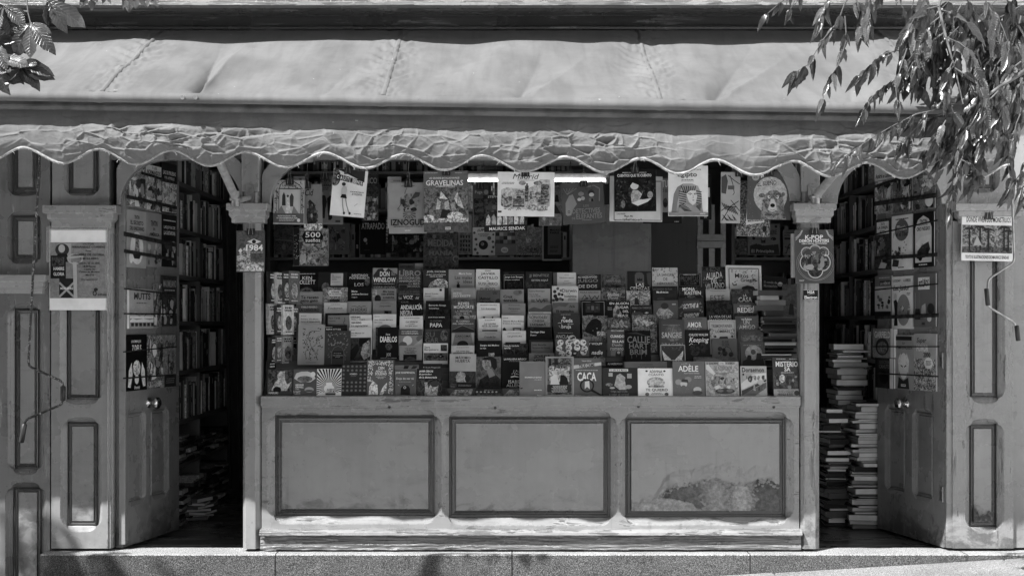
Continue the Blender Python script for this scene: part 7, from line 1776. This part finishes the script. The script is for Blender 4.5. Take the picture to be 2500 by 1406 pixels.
door_book(dr, ZR, 470, 591, 722, 1032, .46, 'white album with thin black suited figure and grey disc, right door', [('t', 'R. GOSCINNY', 6, 8, 44, 15, .03, 'b'), ('t', 'A. UDERZO', 58, 8, 92, 15, .03, 'b'), ('t', 'Luc Junior', 8, 24, 88, 42, .05, 'bi'), ('c', 58, 90, 32, 42, .16), ('p', [(12, 132), (16, 96), (10, 66), (22, 60), (30, 70), (28, 100), (30, 132)], .025), ('c', 19, 54, 7, 9, .3), ('mix', 40, 78, 92, 116, 14, 129, .06, .35), ('l', 76, 44, 94, 52, .1, 2)])
door_book(dr, ZR, 596, 726, 705, 1022, .10, 'dark grey album with white title card, third row right door', [('r', 22, 10, 74, 42, .5), ('t', 'Los', 42, 12, 56, 18, .1), ('t', 'PITUFOS', 26, 20, 70, 38, .03, 'bu'), ('s', [(10, 50), (10, 120)], 2, .2), ('s', [(28, 50), (28, 100)], 2, .14), ('p', [(8, 120), (10, 92), (30, 92), (34, 120)], .04), ('p', [(34, 116), (40, 84), (56, 78), (60, 116)], .26), ('c', 80, 92, 16, 14, .05), ('c', 74, 118, 10, 8, .3), ('r', 40, 128, 54, 134, .05)])
door_book(dr, ZR, 360, 482, 1030, 1202, .16, 'small comic with arched title, bottom left of the right door', [('t', 'GARFIELD', 8, 14, 84, 46, .45, 'b'), ('c', 46, 88, 32, 42, .05), ('c', 46, 92, 24, 30, .12, .6), ('r', 86, 0, 100, 140, .5)], .2, th=.03)
door_book(dr, ZR, 374, 482, 1205, 1382, .04, 'small dark comic with round black shape under the arched title', [('t', 'DOCTOR', 24, 12, 78, 26, .1), ('t', 'CANUTO', 22, 30, 80, 48, .12), ('c', 48, 90, 24, 30, .012), ('r', 80, 0, 100, 140, .38), ('r', 0, 0, 14, 140, .02)], .2, th=.025)
door_book(dr, ZR, 483, 599, 1068, 1390, .20, 'grey album with masked face and clasped hands, bottom row right door', [('r', 10, 4, 90, 14, .03), ('t', 'LA', 44, 18, 56, 24, .04), ('t', 'ÚLTIMA CONQUISTA', 6, 26, 94, 38, .03), ('c', 50, 80, 22, 34, .38), ('p', [(26, 100), (22, 66), (34, 46), (42, 70)], .40, .2), ('p', [(74, 100), (78, 66), (66, 46), (58, 70)], .40, .2), ('s', [(36, 78), (46, 82)], 3, .03), ('s', [(64, 78), (54, 82)], 3, .03), ('p', [(20, 138), (26, 108), (50, 118), (74, 108), (80, 138)], .05), ('r', 38, 126, 62, 132, .5), ('l', 40, 127, 60, 131, .05, 1)])
door_book(dr, ZR, 600, 728, 1060, 1398, .22, 'light album swarming with tiny figures, bottom row right door', [('t', 'Super', 12, 10, 58, 26, .06, 'i'), ('t', 'HUMOR', 12, 28, 66, 44, .4, 'b'), ('t', '2000', 44, 46, 76, 58, .05, 'b'), ('r', 0, 62, 100, 140, .18, .9), ('scat', 2, 64, 98, 138, 160, 2.4, .45, 131), ('scat', 2, 64, 98, 138, 160, 2.4, .03, 132), ('c', 68, 72, 20, 14, .5), ('l', 54, 66, 82, 78, .05, 4)])


# ================================================================ stacks and shelved books
def flat_book(x0, x1, y0, y1, z, th, tone, label, group, pages_to=None, rot=0.0):
    c_ = Vector(((x0 + x1) / 2, (y0 + y1) / 2, z)); Mx = Matrix.Translation(c_) @ Matrix.Rotation(rot, 4, 'Z')
    hw, hd = (x1 - x0) / 2, (y1 - y0) / 2
    mb = MB()
    mb.box(-hw, hw, -hd, hd, 0, .0018, tone); mb.box(-hw, hw, -hd, hd, th - .0018, th, tone)
    if pages_to == 'spine': mb.box(-hw, hw, -hd, -hd + .0018, .0018, th - .0018, tone)
    o = mb.build('book', M['print'], None, matrix=Mx); tag(o, label, 'book', group)
    pb = MB(); e = .003
    pb.box(-hw + e, hw - e, -hd + (.0018 if pages_to == 'spine' else e), hd - e, .0018, th - .0018, random.Random(int(x0 * 997 + z * 9973)).choice((.7, .6, .76, .5)))
    q = pb.build('page_block', M['matte'], None, matrix=Matrix()); q.parent = o
    return o


def stack(xc, yc, z0, z1, wd, dp, what, seed, spine_share=.3, thk=(.008, .042), rotj=.16, tones=(.03, .4)):
    r = random.Random(seed); z = z0; i = 0
    while z < z1:
        th = r.uniform(*thk); i += 1
        w2, d2 = wd * r.uniform(.68, 1.10) / 2, dp * r.uniform(.85, 1.05) / 2
        jx, jy = r.gauss(0, .014), r.gauss(0, .016)
        tone = tones[0] + (tones[1] - tones[0]) * r.random() ** 1.7
        sp = r.random() < spine_share
        suffix = ['th', 'st', 'nd', 'rd'][i % 10] if i % 10 < 4 and i not in (11, 12, 13) else 'th'
        lab = ('dark' if tone < .1 else 'grey' if tone < .25 else 'pale') + (' spined' if sp else ' edged') + ' book, %d%s from the bottom of the %s' % (i, suffix, what)
        flat_book(xc - w2 + jx, xc + w2 + jx, yc - d2 + jy, yc + d2 + jy, z, th - .0012, tone, lab, 'books stacked on the ' + what, 'spine' if sp else None, r.uniform(-rotj, rotj))
        z += th
    return i


zz = lambda py, d: P(0, py, d).z
stack(P(2112, 0, .98).x, 1.02, .0, zz(985, .95), .20, .26, 'front stack inside the right doorway', 11, .25)
stack(P(2072, 0, 1.35).x, 1.38, .0, zz(852, 1.3), .22, .28, 'tallest stack inside the right doorway', 12, .15)
stack(P(2035, 0, 1.1).x, 1.12, .0, zz(1000, 1.1), .16, .22, 'low stack behind the right post', 13, .8, tones=(.02, .16))
stack(P(1898, 0, .33).x, .36, P(0, 945, .3).z, P(0, 775, .3).z, .23, .20, 'dark pile by the right post', 14, .9, (.008, .022), .08, (.015, .12))
stack(P(1880, 0, .36).x, .39, P(0, 772, .36).z, P(0, 716, .36).z, .17, .18, 'pale pile beside the framed ornament cover', 15, .9, (.022, .036), .06, (.08, .34))
stack(P(480, 0, 1.4).x, 1.35, .0, .13, .24, .2, 'floor heap inside the left doorway', 16, .4, (.018, .03), .5)

# books standing in the rows of the bookcases: one mass
mb = MB(); r = random.Random(21)


def row_x(x_face, x_dir, ya, yb, z, hmax, dens=1.0, lo=.03, hi=.75):
    """spines facing along x"""
    y = ya
    while y < yb:
        th = r.uniform(.008, .032); hh = hmax * r.uniform(.72, 1.0)
        if r.random() < .05: y += r.uniform(.02, .07); continue
        dp = r.uniform(.14, .2); off = r.uniform(.0, .03)
        xa = x_face - x_dir * off; xb = xa - x_dir * dp
        tone = lo + (hi - lo) * r.random() ** 2.2
        mb.box(min(xa, xb), max(xa, xb), y, y + th - .001, z, z + hh, tone, r.choice((0, 0, .4)))
        if r.random() < .6:
            zc = z + hh * r.uniform(.3, .8); tt = .4 if tone < .15 else .04
            xs = xa + x_dir * .0006
            mb.face([(xs, y + th * .25, zc), (xs, y + th * .7, zc), (xs, y + th * .7, zc + hh * .16), (xs, y + th * .25, zc + hh * .16)], tt)
        y += th


def row_y(y_face, xa, xb, z, hmax, lo=.02, hi=.5):
    x = xa
    while x < xb:
        th = r.uniform(.008, .034); hh = hmax * r.uniform(.7, 1.0)
        if r.random() < .05: x += r.uniform(.02, .06); continue
        tone = lo + (hi - lo) * r.random() ** 2.2
        yo = r.uniform(0, .03)
        mb.box(x, x + th - .001, y_face + yo, y_face + .2, z, z + hh, tone, r.choice((0, 0, .4)))
        if r.random() < .6:
            zc = z + hh * r.uniform(.3, .8); tt = .35 if tone < .15 else .04; ys = y_face + yo - .0006
            mb.face([(x + th * .25, ys, zc), (x + th * .7, ys, zc), (x + th * .7, ys, zc + hh * .16), (x + th * .25, ys, zc + hh * .16)], tt)
        x += th


for i, z in enumerate([.0] + lev_l):
    nxt = ([.0] + lev_l + [2.62])[i + 1]
    if i in (0, 1, 2):      # low shelves: magazines lying in slumped piles
        for y0_ in (1.0, 1.22, 1.44, 1.68, 1.92, 2.16, 2.38):
            zc = z
            while zc < min(nxt - .05, z + r.uniform(.10, .26)):
                th = r.uniform(.006, .03); o_ = r.uniform(-.03, .03)
                mb.box(-2.52 + o_, -2.27 + o_ * .8, y0_ + r.uniform(-.02, .02), y0_ + r.uniform(.16, .21), zc, zc + th - .001, r.choice((.03, .05, .1, .18, .34)), .3)
                zc += th
        continue
    row_x(-2.29, 1, .98, 1.59, z, min(.29, nxt - z - .05)); row_x(-2.29, 1, 1.65, 2.53, z, min(.29, nxt - z - .05))
for i, z in enumerate(lev_r):
    nxt = (lev_r + [2.62])[i + 1]
    row_x(2.51, -1, .98, 1.72, z, min(.27, nxt - z - .05)); row_x(2.51, -1, 1.78, 2.53, z, min(.27, nxt - z - .05))
for (xa, xb) in ((655, 1400), (1790, 1990)):
    A0, A1 = P(xa, 0, DB).x + .02, P(xb, 0, DB).x - .02
    row_y(DB + .06, A0, A1, ZB(628), .27); row_y(DB + .04, A0, A1, ZB(510), .22); row_y(DB + .03, A0, A1, ZB(418), .16)
    row_y(DB + .05, A0, A1, ZB(760), .30, .02, .45)
sb = mb.build('shelved_books', M['matte'])
tag(sb, 'dim rows of book spines filling the bookcases inside the stall', 'books', kind='stuff')

# books in clear sleeves standing on edge along the left end of the window
rr = random.Random(33)
side = []
for row, (yt, yb_) in enumerate(((660, 738), (742, 816), (820, 890))):
    for j, (x, d_, ang) in enumerate(((658, .07, 80), (673, .14, 75), (690, .22, 70), (706, .30, 66))):
        side.append((row, j, x + rr.uniform(-2, 2), d_, yt + rr.uniform(-3, 6), yb_ + rr.uniform(-4, 4), ((.03, .4, .07, .16), (.34, .05, .5, .10), (.04, .12, .28, .03))[row][j], ang + rr.uniform(-4, 4)))
side.append((3, 0, 655, .05, 880, 962, .03, 80))
for i, (row, j, x, d_, yt, yb_, tone, ang) in enumerate(side):
    b0 = P(x, yb_, d_); t0 = P(x, yt, d_); a = math.radians(ang)
    ux = Vector((math.cos(a), math.sin(a), 0)); uz = Vector((rr.uniform(-.03, .06), 0, 1)).normalized(); ux = (ux - uz * ux.dot(uz)).normalized()
    lab = ('dark' if tone < .08 else 'grey' if tone < .25 else 'pale') + ' sleeved book standing edge-on, ' + (ORD[j + 1] + ' in the ' + ('top', 'middle', 'lower')[row] + ' row by the left post' if row < 3 else 'on the ledge by the left post')
    tt = .55 if tone < .2 else .04
    make_book(basis(b0, ux, uz), .125, (t0 - b0).length, .018, tone, [('l', 10, 10, 90, 34, tt, 2), ('c', 50, 85, 30, 34, .3 if tone < .2 else .1, .6), ('l', 20, 124, 80, 132, tt, 1)], (0, 100, 0), lab, 'sleeved books by the left post', .2, sy=(t0 - b0).length / 140, mname='gloss')

bpy.data.objects.remove(_to)

# ================================================================ foliage in front
m, t, b, out = new_mat('leaf'); n = N(t)
rnd = n.new('ShaderNodeObjectInfo').outputs['Random']
tc = n.new('ShaderNodeTexCoord').outputs['Object']
sx = n.new('ShaderNodeSeparateXYZ'); n.link(tc, sx.inputs[0])
# side veins slanting off the midrib
ax = n.math('ABSOLUTE', sx.outputs[0])
ph = n.math('SUBTRACT', n.math('MULTIPLY', sx.outputs[1], 1.0), n.math('MULTIPLY', ax, .8))
ve = n.math('SINE', n.math('MULTIPLY', ph, 75.0))
ve = n.ramp(ve, .55, 1.0)
mid = n.ramp(ax, 0.0, .022, 1.0, 0.0)
c = n.math('MULTIPLY', n.ramp(rnd, 0, 1, .010, .085), n.math('ADD', 1.0, n.math('MULTIPLY', n.math('ADD', ve, mid), .35)))
c = n.math('MULTIPLY', c, n.ramp(n.noise(n.pos(), 40.0, 4), .3, .7, .8, 1.2))
n.link(c, b.inputs['Base Color']); b.inputs['Roughness'].default_value = .28; b.inputs['Specular IOR Level'].default_value = .8
n.bump(n.math('ADD', ve, n.math('MULTIPLY', mid, 2.0)), .5, .002, b)
tr = n.new('ShaderNodeBsdfTranslucent'); n.link(n.math('MULTIPLY', c, 2.2), tr.inputs['Color'])
mx = n.new('ShaderNodeMixShader'); mx.inputs[0].default_value = .28
n.link(b.outputs[0], mx.inputs[1]); n.link(tr.outputs[0], mx.inputs[2]); n.link(mx.outputs[0], out.inputs['Surface'])
M['leaf'] = m
M['twig'] = plain('twig_bark', .10, .8, 0, .3, 40.0, .3)
M['bark'] = plain('tree_bark', .12, .9, 0, .5, 25.0, 1.0)


def leaf_mesh(name, shape, fold, curl, twist, teeth, seed):
    """unit leaf along +y (length 1) with a folded midrib, curl and toothed edge"""
    r = random.Random(seed); K = 11
    L, C_, R_ = [], [], []
    for i in range(K + 1):
        f = i / K
        wd = shape(f)
        tooth = (1 + teeth * (1 if i % 2 else -1)) if 0 < i < K else 1
        wl, wr = wd * tooth * r.uniform(.92, 1.06), wd * tooth * r.uniform(.92, 1.06)
        zc = -curl * f * f
        tw = twist * f
        up_ = fold * wd
        y = f - .10 * curl * f * f
        C_.append((0, y, zc))
        L.append((-wl * math.cos(tw), y - .02, zc + up_ + wl * math.sin(tw) + .02 * r.uniform(-1, 1)))
        R_.append((wr * math.cos(tw), y - .02, zc + up_ - wr * math.sin(tw) + .02 * r.uniform(-1, 1)))
    vs = L + C_ + R_; fs = []
    for i in range(K):
        fs.append((i, K + 1 + i, K + 2 + i, i + 1)); fs.append((K + 1 + i, 2 * K + 2 + i, 2 * K + 3 + i, K + 2 + i))
    me = bpy.data.meshes.new(name); me.from_pydata(vs, [], fs); me.materials.append(M['leaf'])
    for p in me.polygons: p.use_smooth = True
    return me


ash = lambda f: .150 * (max(0, math.sin(math.pi * min(1, f ** .62))) ** .92)
ches = lambda f: .225 * (math.sin(math.pi * min(1, f ** 1.45)) ** .8) + .02 * (1 - f)
ASH = [leaf_mesh('leaflet', ash, fo, cu, tw, .07, i) for i, (fo, cu, tw) in enumerate(((.25, .10, 0), (.5, .22, .3), (.15, .35, -.4), (.7, .18, .6), (.35, .05, -.2), (.9, .3, .1)))]
CHE = [leaf_mesh('leaflet', ches, fo, cu, tw, .05, 20 + i) for i, (fo, cu, tw) in enumerate(((.3, .15, 0), (.5, .30, .2), (.25, .45, -.3)))]
LEAVES = 0
extra = MB()


def leaf(parent, meshes, base, direction, normal, length, rnd_, wide=1.0):
    """one leaf as a part of its branch"""
    global LEAVES
    y = direction.normalized(); z = (normal - y * normal.dot(y)).normalized(); x = y.cross(z)
    me = rnd_.choice(meshes)
    Mx = Matrix(((x.x * length * wide, y.x * length, z.x * length, base.x), (x.y * length * wide, y.y * length, z.y * length, base.y), (x.z * length * wide, y.z * length, z.z * length, base.z), (0, 0, 0, 1)))
    LEAVES += 1
    o = bpy.data.objects.new('leaf', me); COL.objects.link(o); o.parent = parent
    o.matrix_local = Matrix.Translation(-OFF[parent]) @ Mx


def pinnate(tree, pts, d, n_pairs, size, r, end=True, dz=0.0):
    """a compound leaf: stalk through picture points, leaflets hanging in pairs"""
    w_ = [P(x, y, d + dz * i) for i, (x, y) in enumerate(pts)]
    # smooth polyline
    def at(f):
        f = min(.9999, max(0, f)) * (len(w_) - 1); i = int(f); q = f - i
        return w_[i].lerp(w_[i + 1], q)
    K = 8
    mb = MB(); mb.tube([at(i / K) for i in range(K + 1)], [.0042 - .0028 * i / K for i in range(K + 1)], 5, caps=False)
    br = mb.build('twig', M['twig'], tree)
    for i in range(n_pairs):
        f = .18 + .8 * i / max(1, n_pairs - 1) if n_pairs > 1 else .6
        p = at(f); tdir = (at(min(1, f + .05)) - at(max(0, f - .05))).normalized()
        for s_ in (-1, 1):
            side = Vector((-tdir.z, 0, tdir.x)) * s_
            dr_ = tdir * r.uniform(.25, .7) + side * r.uniform(.2, .6) + Vector((0, r.uniform(-.5, .3), -r.uniform(.6, 1.3)))
            nm = Vector((r.uniform(-.9, .9), -1, r.uniform(-.1, 1.0)))
            leaf(br, ASH, p + Vector((0, r.uniform(-.01, .01), 0)), dr_, nm, size * r.uniform(.62, 1.22), r, r.uniform(.8, 1.3))
    if end:
        p = at(1.0); tdir = (at(1) - at(.9)).normalized()
        leaf(br, ASH, p, tdir + Vector((0, r.uniform(-.3, .2), -.35)), Vector((r.uniform(-.5, .5), -1, .5)), size * 1.1, r)
    return br


Q = lambda x, y: (1840 + x * .398, y * .398)
r = random.Random(17)
TD = -1.75
tree = thing('broadleaf_tree', (4.6, -2.6, ground_z(4.6)), 'tree with drooping toothed compound leaves overhanging the right end of the awning', 'tree')
# trunk and limbs stand beyond the right edge of the picture
mb = MB(); b0 = Vector((4.6, -2.6, ground_z(4.6)))
tp = [b0 + Vector((0, 0, -.1)), b0 + Vector((-.03, .02, .4)), b0 + Vector((-.02, .04, 1.6)), b0 + Vector((-.10, .05, 2.8)), b0 + Vector((-.22, .1, 4.0)), b0 + Vector((-.2, .1, 5.4))]
mb.tube(tp, [.24, .17, .145, .12, .09, .03], 12); mb.build('trunk', M['bark'], tree)
mb = MB()
l0 = b0 + Vector((-.10, .05, 2.75)); l1 = P(*Q(1660, 440), TD - .1); l2 = P(*Q(1500, 540), TD); l3 = P(*Q(1290, 690), TD)
mb.tube([l0, l0.lerp(l1, .5) + Vector((0, 0, .12)), l1, l2, l3], [.045, .03, .012, .008, .004], 8); mb.build('limb', M['bark'], tree)
mb = MB(); l1 = P(*Q(1180, -120), TD)
mb.tube([b0 + Vector((-.22, .1, 4.0)), (b0 + Vector((-.22, .1, 4.0))).lerp(l1, .5) + Vector((0, 0, .2)), l1, P(*Q(1135, 40), TD), P(*Q(1180, 230), TD), P(*Q(1235, 420), TD), P(*Q(1285, 640), TD)], [.05, .035, .012, .007, .006, .004, .003], 8); mb.build('limb', M['bark'], tree)
mb = MB(); l1 = P(*Q(640, -110), TD)
mb.tube([b0 + Vector((-.2, .1, 4.6)), (b0 + Vector((-.2, .1, 4.6))).lerp(l1, .6) + Vector((0, 0, .25)), l1, P(*Q(560, 20), TD)], [.05, .03, .01, .004], 8); mb.build('limb', M['bark'], tree)

SZ = .108
spec = [
    ([(560, 20), (520, 130), (430, 240), (330, 400), (265, 440)], 6, 1.0), ([(560, 100), (570, 250), (520, 400), (470, 480), (420, 620)], 6, .95), ([(620, -20), (660, 80), (650, 170)], 4, 1.05), ([(470, -30), (430, 60), (400, 140)], 4, .9),
    ([(700, -40), (720, 40), (700, 130)], 4, 1.0), ([(250, -60), (200, -10), (150, 30), (80, 90)], 3, .8), ([(300, -60), (250, 10), (225, 60)], 2, .7), ([(890, 310), (800, 330), (720, 400), (640, 470)], 6, .85),
    ([(900, 470), (820, 520), (730, 590), (670, 680)], 6, .85), ([(940, 300), (900, 420), (870, 520), (880, 620)], 4, .85), ([(1200, 660), (1000, 700), (860, 770), (720, 850), (560, 960)], 8, .9), ([(1180, 690), (1050, 740), (960, 820), (920, 880)], 5, .95),
    ([(1180, 740), (1130, 820), (1100, 900)], 4, .95), ([(1280, 760), (1240, 850), (1250, 930)], 4, .9), ([(1135, 40), (1050, 60), (980, 120), (945, 190)], 5, 1.1), ([(1150, 100), (1060, 170), (1030, 280), (1000, 420)], 5, 1.1),
    ([(1170, 200), (1090, 260), (1080, 400), (1130, 520)], 5, 1.15), ([(1140, 60), (1240, 90), (1330, 160), (1350, 300)], 5, 1.2), ([(1180, 230), (1290, 280), (1350, 380), (1380, 480)], 5, 1.15), ([(1220, 380), (1180, 470), (1190, 600), (1230, 700)], 5, 1.05),
    ([(1235, 420), (1330, 480), (1400, 560), (1420, 650)], 5, 1.1), ([(1290, -40), (1340, 60), (1420, 150), (1480, 260)], 5, 1.25), ([(1400, -40), (1450, 60), (1520, 150), (1560, 260)], 5, 1.15), ([(1530, -40), (1590, 60), (1620, 190), (1600, 330)], 5, 1.1),
    ([(1640, 100), (1610, 240), (1560, 330)], 4, 1.0), ([(1520, 360), (1470, 430), (1460, 540), (1480, 640)], 5, 1.25), ([(1640, 380), (1560, 440), (1520, 540), (1530, 650)], 5, 1.1), ([(1650, 480), (1610, 580), (1600, 700)], 4, 1.0), ([(1500, 560), (1420, 640), (1340, 720), (1300, 800)], 6, .95),
    ([(1560, 600), (1500, 700), (1480, 800)], 4, 1.0), ([(1660, 650), (1610, 760), (1590, 860)], 4, .95), ([(1400, 700), (1330, 800), (1290, 900)], 5, .85), ([(1450, 740), (1420, 840), (1390, 900)], 4, .85), ([(1280, 960), (1250, 1040), (1240, 1120), (1210, 1220), (1195, 1330)], 8, .62), ([(1270, 980), (1340, 1010), (1390, 1080)], 4, .65),
    ([(1680, 960), (1640, 1060), (1570, 1160)], 4, .9), ([(1700, 1040), (1660, 1130), (1640, 1200)], 3, .9), ([(1060, -50), (1040, 30), (1010, 90)], 3, 1.1), ([(880, -40), (900, 20), (920, 60)], 2, .55), ([(780, -40), (760, 0)], 2, .6)]
for pts, npair, k_ in spec:
    pinnate(tree, [Q(*p) for p in pts], TD + r.uniform(-.16, .16), npair, SZ * k_, r, dz=r.uniform(-.03, .03))



def leaf_into(mbx, me, base, direction, normal, length, wide=1.0):
    y = direction.normalized(); z = (normal - y * normal.dot(y)).normalized(); x = y.cross(z)
    mbx.raw([base + (x * (v.co.x * wide) + y * v.co.y + z * v.co.z) * length for v in me.vertices], [tuple(p.vertices) for p in me.polygons], smooth=True)


# the thicker leafage further back on the same boughs
mbx = MB(); mbt = MB(); r = random.Random(77)
for i in range(40):
    qx = 1680 - 720 * (r.random() ** 1.25); qy = -60 + 880 * r.random() * (1 if qx > 1250 else .8)
    if qx < 1060 and qy > 420: continue
    d_ = TD + r.uniform(.12, .42)
    A_ = P(*Q(qx, qy), d_); L_ = r.uniform(.16, .30)
    dr0 = Vector((r.uniform(-.9, .3), r.uniform(-.3, .3), -r.uniform(.5, 1.1))).normalized()
    B_ = A_ + dr0 * L_
    mbt.tube([A_ - dr0 * .03, A_.lerp(B_, .5) + Vector((0, 0, .01)), B_], [.003, .002, .001], 4, caps=False)
    for k in range(5):
        p_ = A_.lerp(B_, .15 + .85 * k / 4)
        for s_ in (-1, 1):
            side = Vector((-dr0.z, 0, dr0.x)) * s_
            leaf_into(mbx, r.choice(ASH), p_, dr0 * r.uniform(.3, .7) + side * r.uniform(.3, .7) + Vector((0, r.uniform(-.4, .4), -r.uniform(.5, 1.1))), Vector((r.uniform(-.9, .9), -1, r.uniform(-.1, 1.0))), SZ * r.uniform(.6, 1.25), r.uniform(.8, 1.25))
fo_ = mbx.build('foliage', M['leaf'], tree); fo_['kind'] = 'stuff'
fo_ = mbt.build('leaf_stalks', M['twig'], tree); fo_['kind'] = 'stuff'

# horse chestnut at the left edge
ches_t = thing('chestnut_tree', (-6.3, -4.5, ground_z(-6.3)), 'chestnut tree with large fingered leaves reaching in at the upper left', 'tree')
b1 = Vector((-6.3, -4.5, ground_z(-6.3)))
mb = MB(); mb.tube([b1 + Vector((0, 0, -.1)), b1 + Vector((.02, 0, .6)), b1 + Vector((.05, .02, 2.0)), b1 + Vector((.15, .05, 3.6)), b1 + Vector((.3, .1, 5.4))], [.30, .21, .18, .14, .05], 12); mb.build('trunk', M['bark'], ches_t)
CD = -1.95


def limb(pts, rad):
    mb = MB(); mb.tube(pts, rad, 8); return mb.build('limb', M['bark'], ches_t)


lb1 = limb([b1 + Vector((.12, .05, 3.2)), P(-160, 60, CD - .2), P(-20, 20, CD), P(70, 30, CD)], [.05, .03, .012, .005])
lb2 = limb([b1 + Vector((.2, .05, 4.2)), P(-60, -160, CD - .1), P(60, -70, CD), P(230, -60, CD), P(380, -60, CD)], [.05, .03, .014, .008, .004])
lb3 = limb([b1 + Vector((.1, .05, 2.9)), P(-150, 120, CD - .1), P(-30, 140, CD), P(50, 165, CD)], [.05, .025, .010, .004])


def palmate(parent, px, py, d, length, angles, r, tilt=.4):
    c_ = P(px, py, d)
    for a, k_ in angles:
        an = math.radians(a)
        dr_ = Vector((math.cos(an), r.uniform(-.5, .15) - .1, math.sin(an)))
        nm = Vector((r.uniform(-.5, .5), -1.0, r.uniform(.1, .9) * tilt * 2))
        leaf(parent, CHE, c_, dr_, nm, length * k_ * r.uniform(.92, 1.08), r, r.uniform(.8, 1.05))


rc = random.Random(9)
fan = [(-170, .7), (-140, .95), (-105, 1.1), (-70, 1.15), (-38, 1.0), (-10, .75)]
mb = MB(); mb.tube([P(64, -20, CD), P(68, 30, CD - .03), P(75, 58, CD - .04)], [.004, .003, .003], 6); mb.build('leaf_stalk', M['twig'], lb1)
palmate(lb1, 75, 58, CD - .04, .150, [(-148, .9), (-118, 1.05), (-85, 1.12), (-48, 1.15), (-20, .7)], rc)
palmate(lb1, 118, 0, CD - .02, .155, [(-88, .75), (-62, 1.05), (-38, 1.2)], rc)
palmate(lb1, 8, 15, CD - .05, .15, fan, rc); palmate(lb1, 20, 75, CD + .02, .13, [(-160, 1), (-120, 1), (-90, 1), (-55, 1), (-20, .9)], rc)
palmate(lb1, -10, 100, CD - .02, .14, [(-100, 1), (-65, 1.1), (-30, 1), (0, .8)], rc)
palmate(lb3, 50, 162, CD - .03, .15, [(-128, .55), (-70, .6), (-42, .95), (-22, 1.05), (-8, 1.0), (14, .7)], rc)
palmate(lb3, 0, 140, CD - .03, .15, [(-120, 1), (-80, 1), (-45, 1.0), (-15, 1.0)], rc); palmate(lb3, -20, 175, CD, .15, [(-90, .7), (-50, 1.0), (-20, 1.1), (5, 1)], rc)
for px, ang in ((225, [(-120, .6), (-92, .62), (-65, .5)]), (262, [(-110, .4), (-75, .45)]), (320, [(-125, .6), (-95, .7), (-68, .62), (-42, .7)]), (372, [(-110, .5), (-70, .55), (-40, .5)]), (150, [(-130, .5), (-90, .45)])):
    palmate(lb2, px, -22, CD + .05, .155, ang, rc)
for px, py in ((225, -22), (320, -22), (372, -22), (262, -22), (150, -22)):
    mb = MB(); mb.tube([P(px - 5, -60, CD), P(px, py, CD + .05)], .003, 5); mb.build('leaf_stalk', M['twig'], lb2)

# its crown, above and left of the picture, shades the left of the pavement
mbx = MB(); r = random.Random(5); cc = b1 + Vector((.1, .1, 5.0))
for i in range(1500):
    q = Vector((r.gauss(0, 1), r.gauss(0, 1), r.gauss(0, 1))).normalized() * (r.random() ** .4)
    p_ = cc + Vector((q.x * 1.75, q.y * 1.7, q.z * 1.35))
    if noise.noise(p_ * .9) < -.12: continue
    for k in range(5):
        an = k * 1.1 - 2.2 + r.uniform(-.2, .2); az = r.uniform(0, 6.28)
        leaf_into(mbx, CHE[k % 3], p_, Vector((math.sin(an) * math.cos(az), math.sin(an) * math.sin(az), -.35 + r.uniform(-.3, .2))), Vector((r.uniform(-.4, .4), r.uniform(-.4, .4), 1)), r.uniform(.14, .2))
fo_ = mbx.build('crown', M['leaf'], ches_t); fo_['kind'] = 'stuff'
for dx, dy, dz in ((.9, .6, 4.6), (-.8, .5, 4.8), (.2, -.9, 5.0), (-.3, .2, 6.0)):
    limb([b1 + Vector((.15, .05, 3.6)), b1 + Vector((dx * .5, dy * .5, (3.6 + dz) / 2 + .2)), b1 + Vector((dx, dy, dz))], [.06, .04, .015])
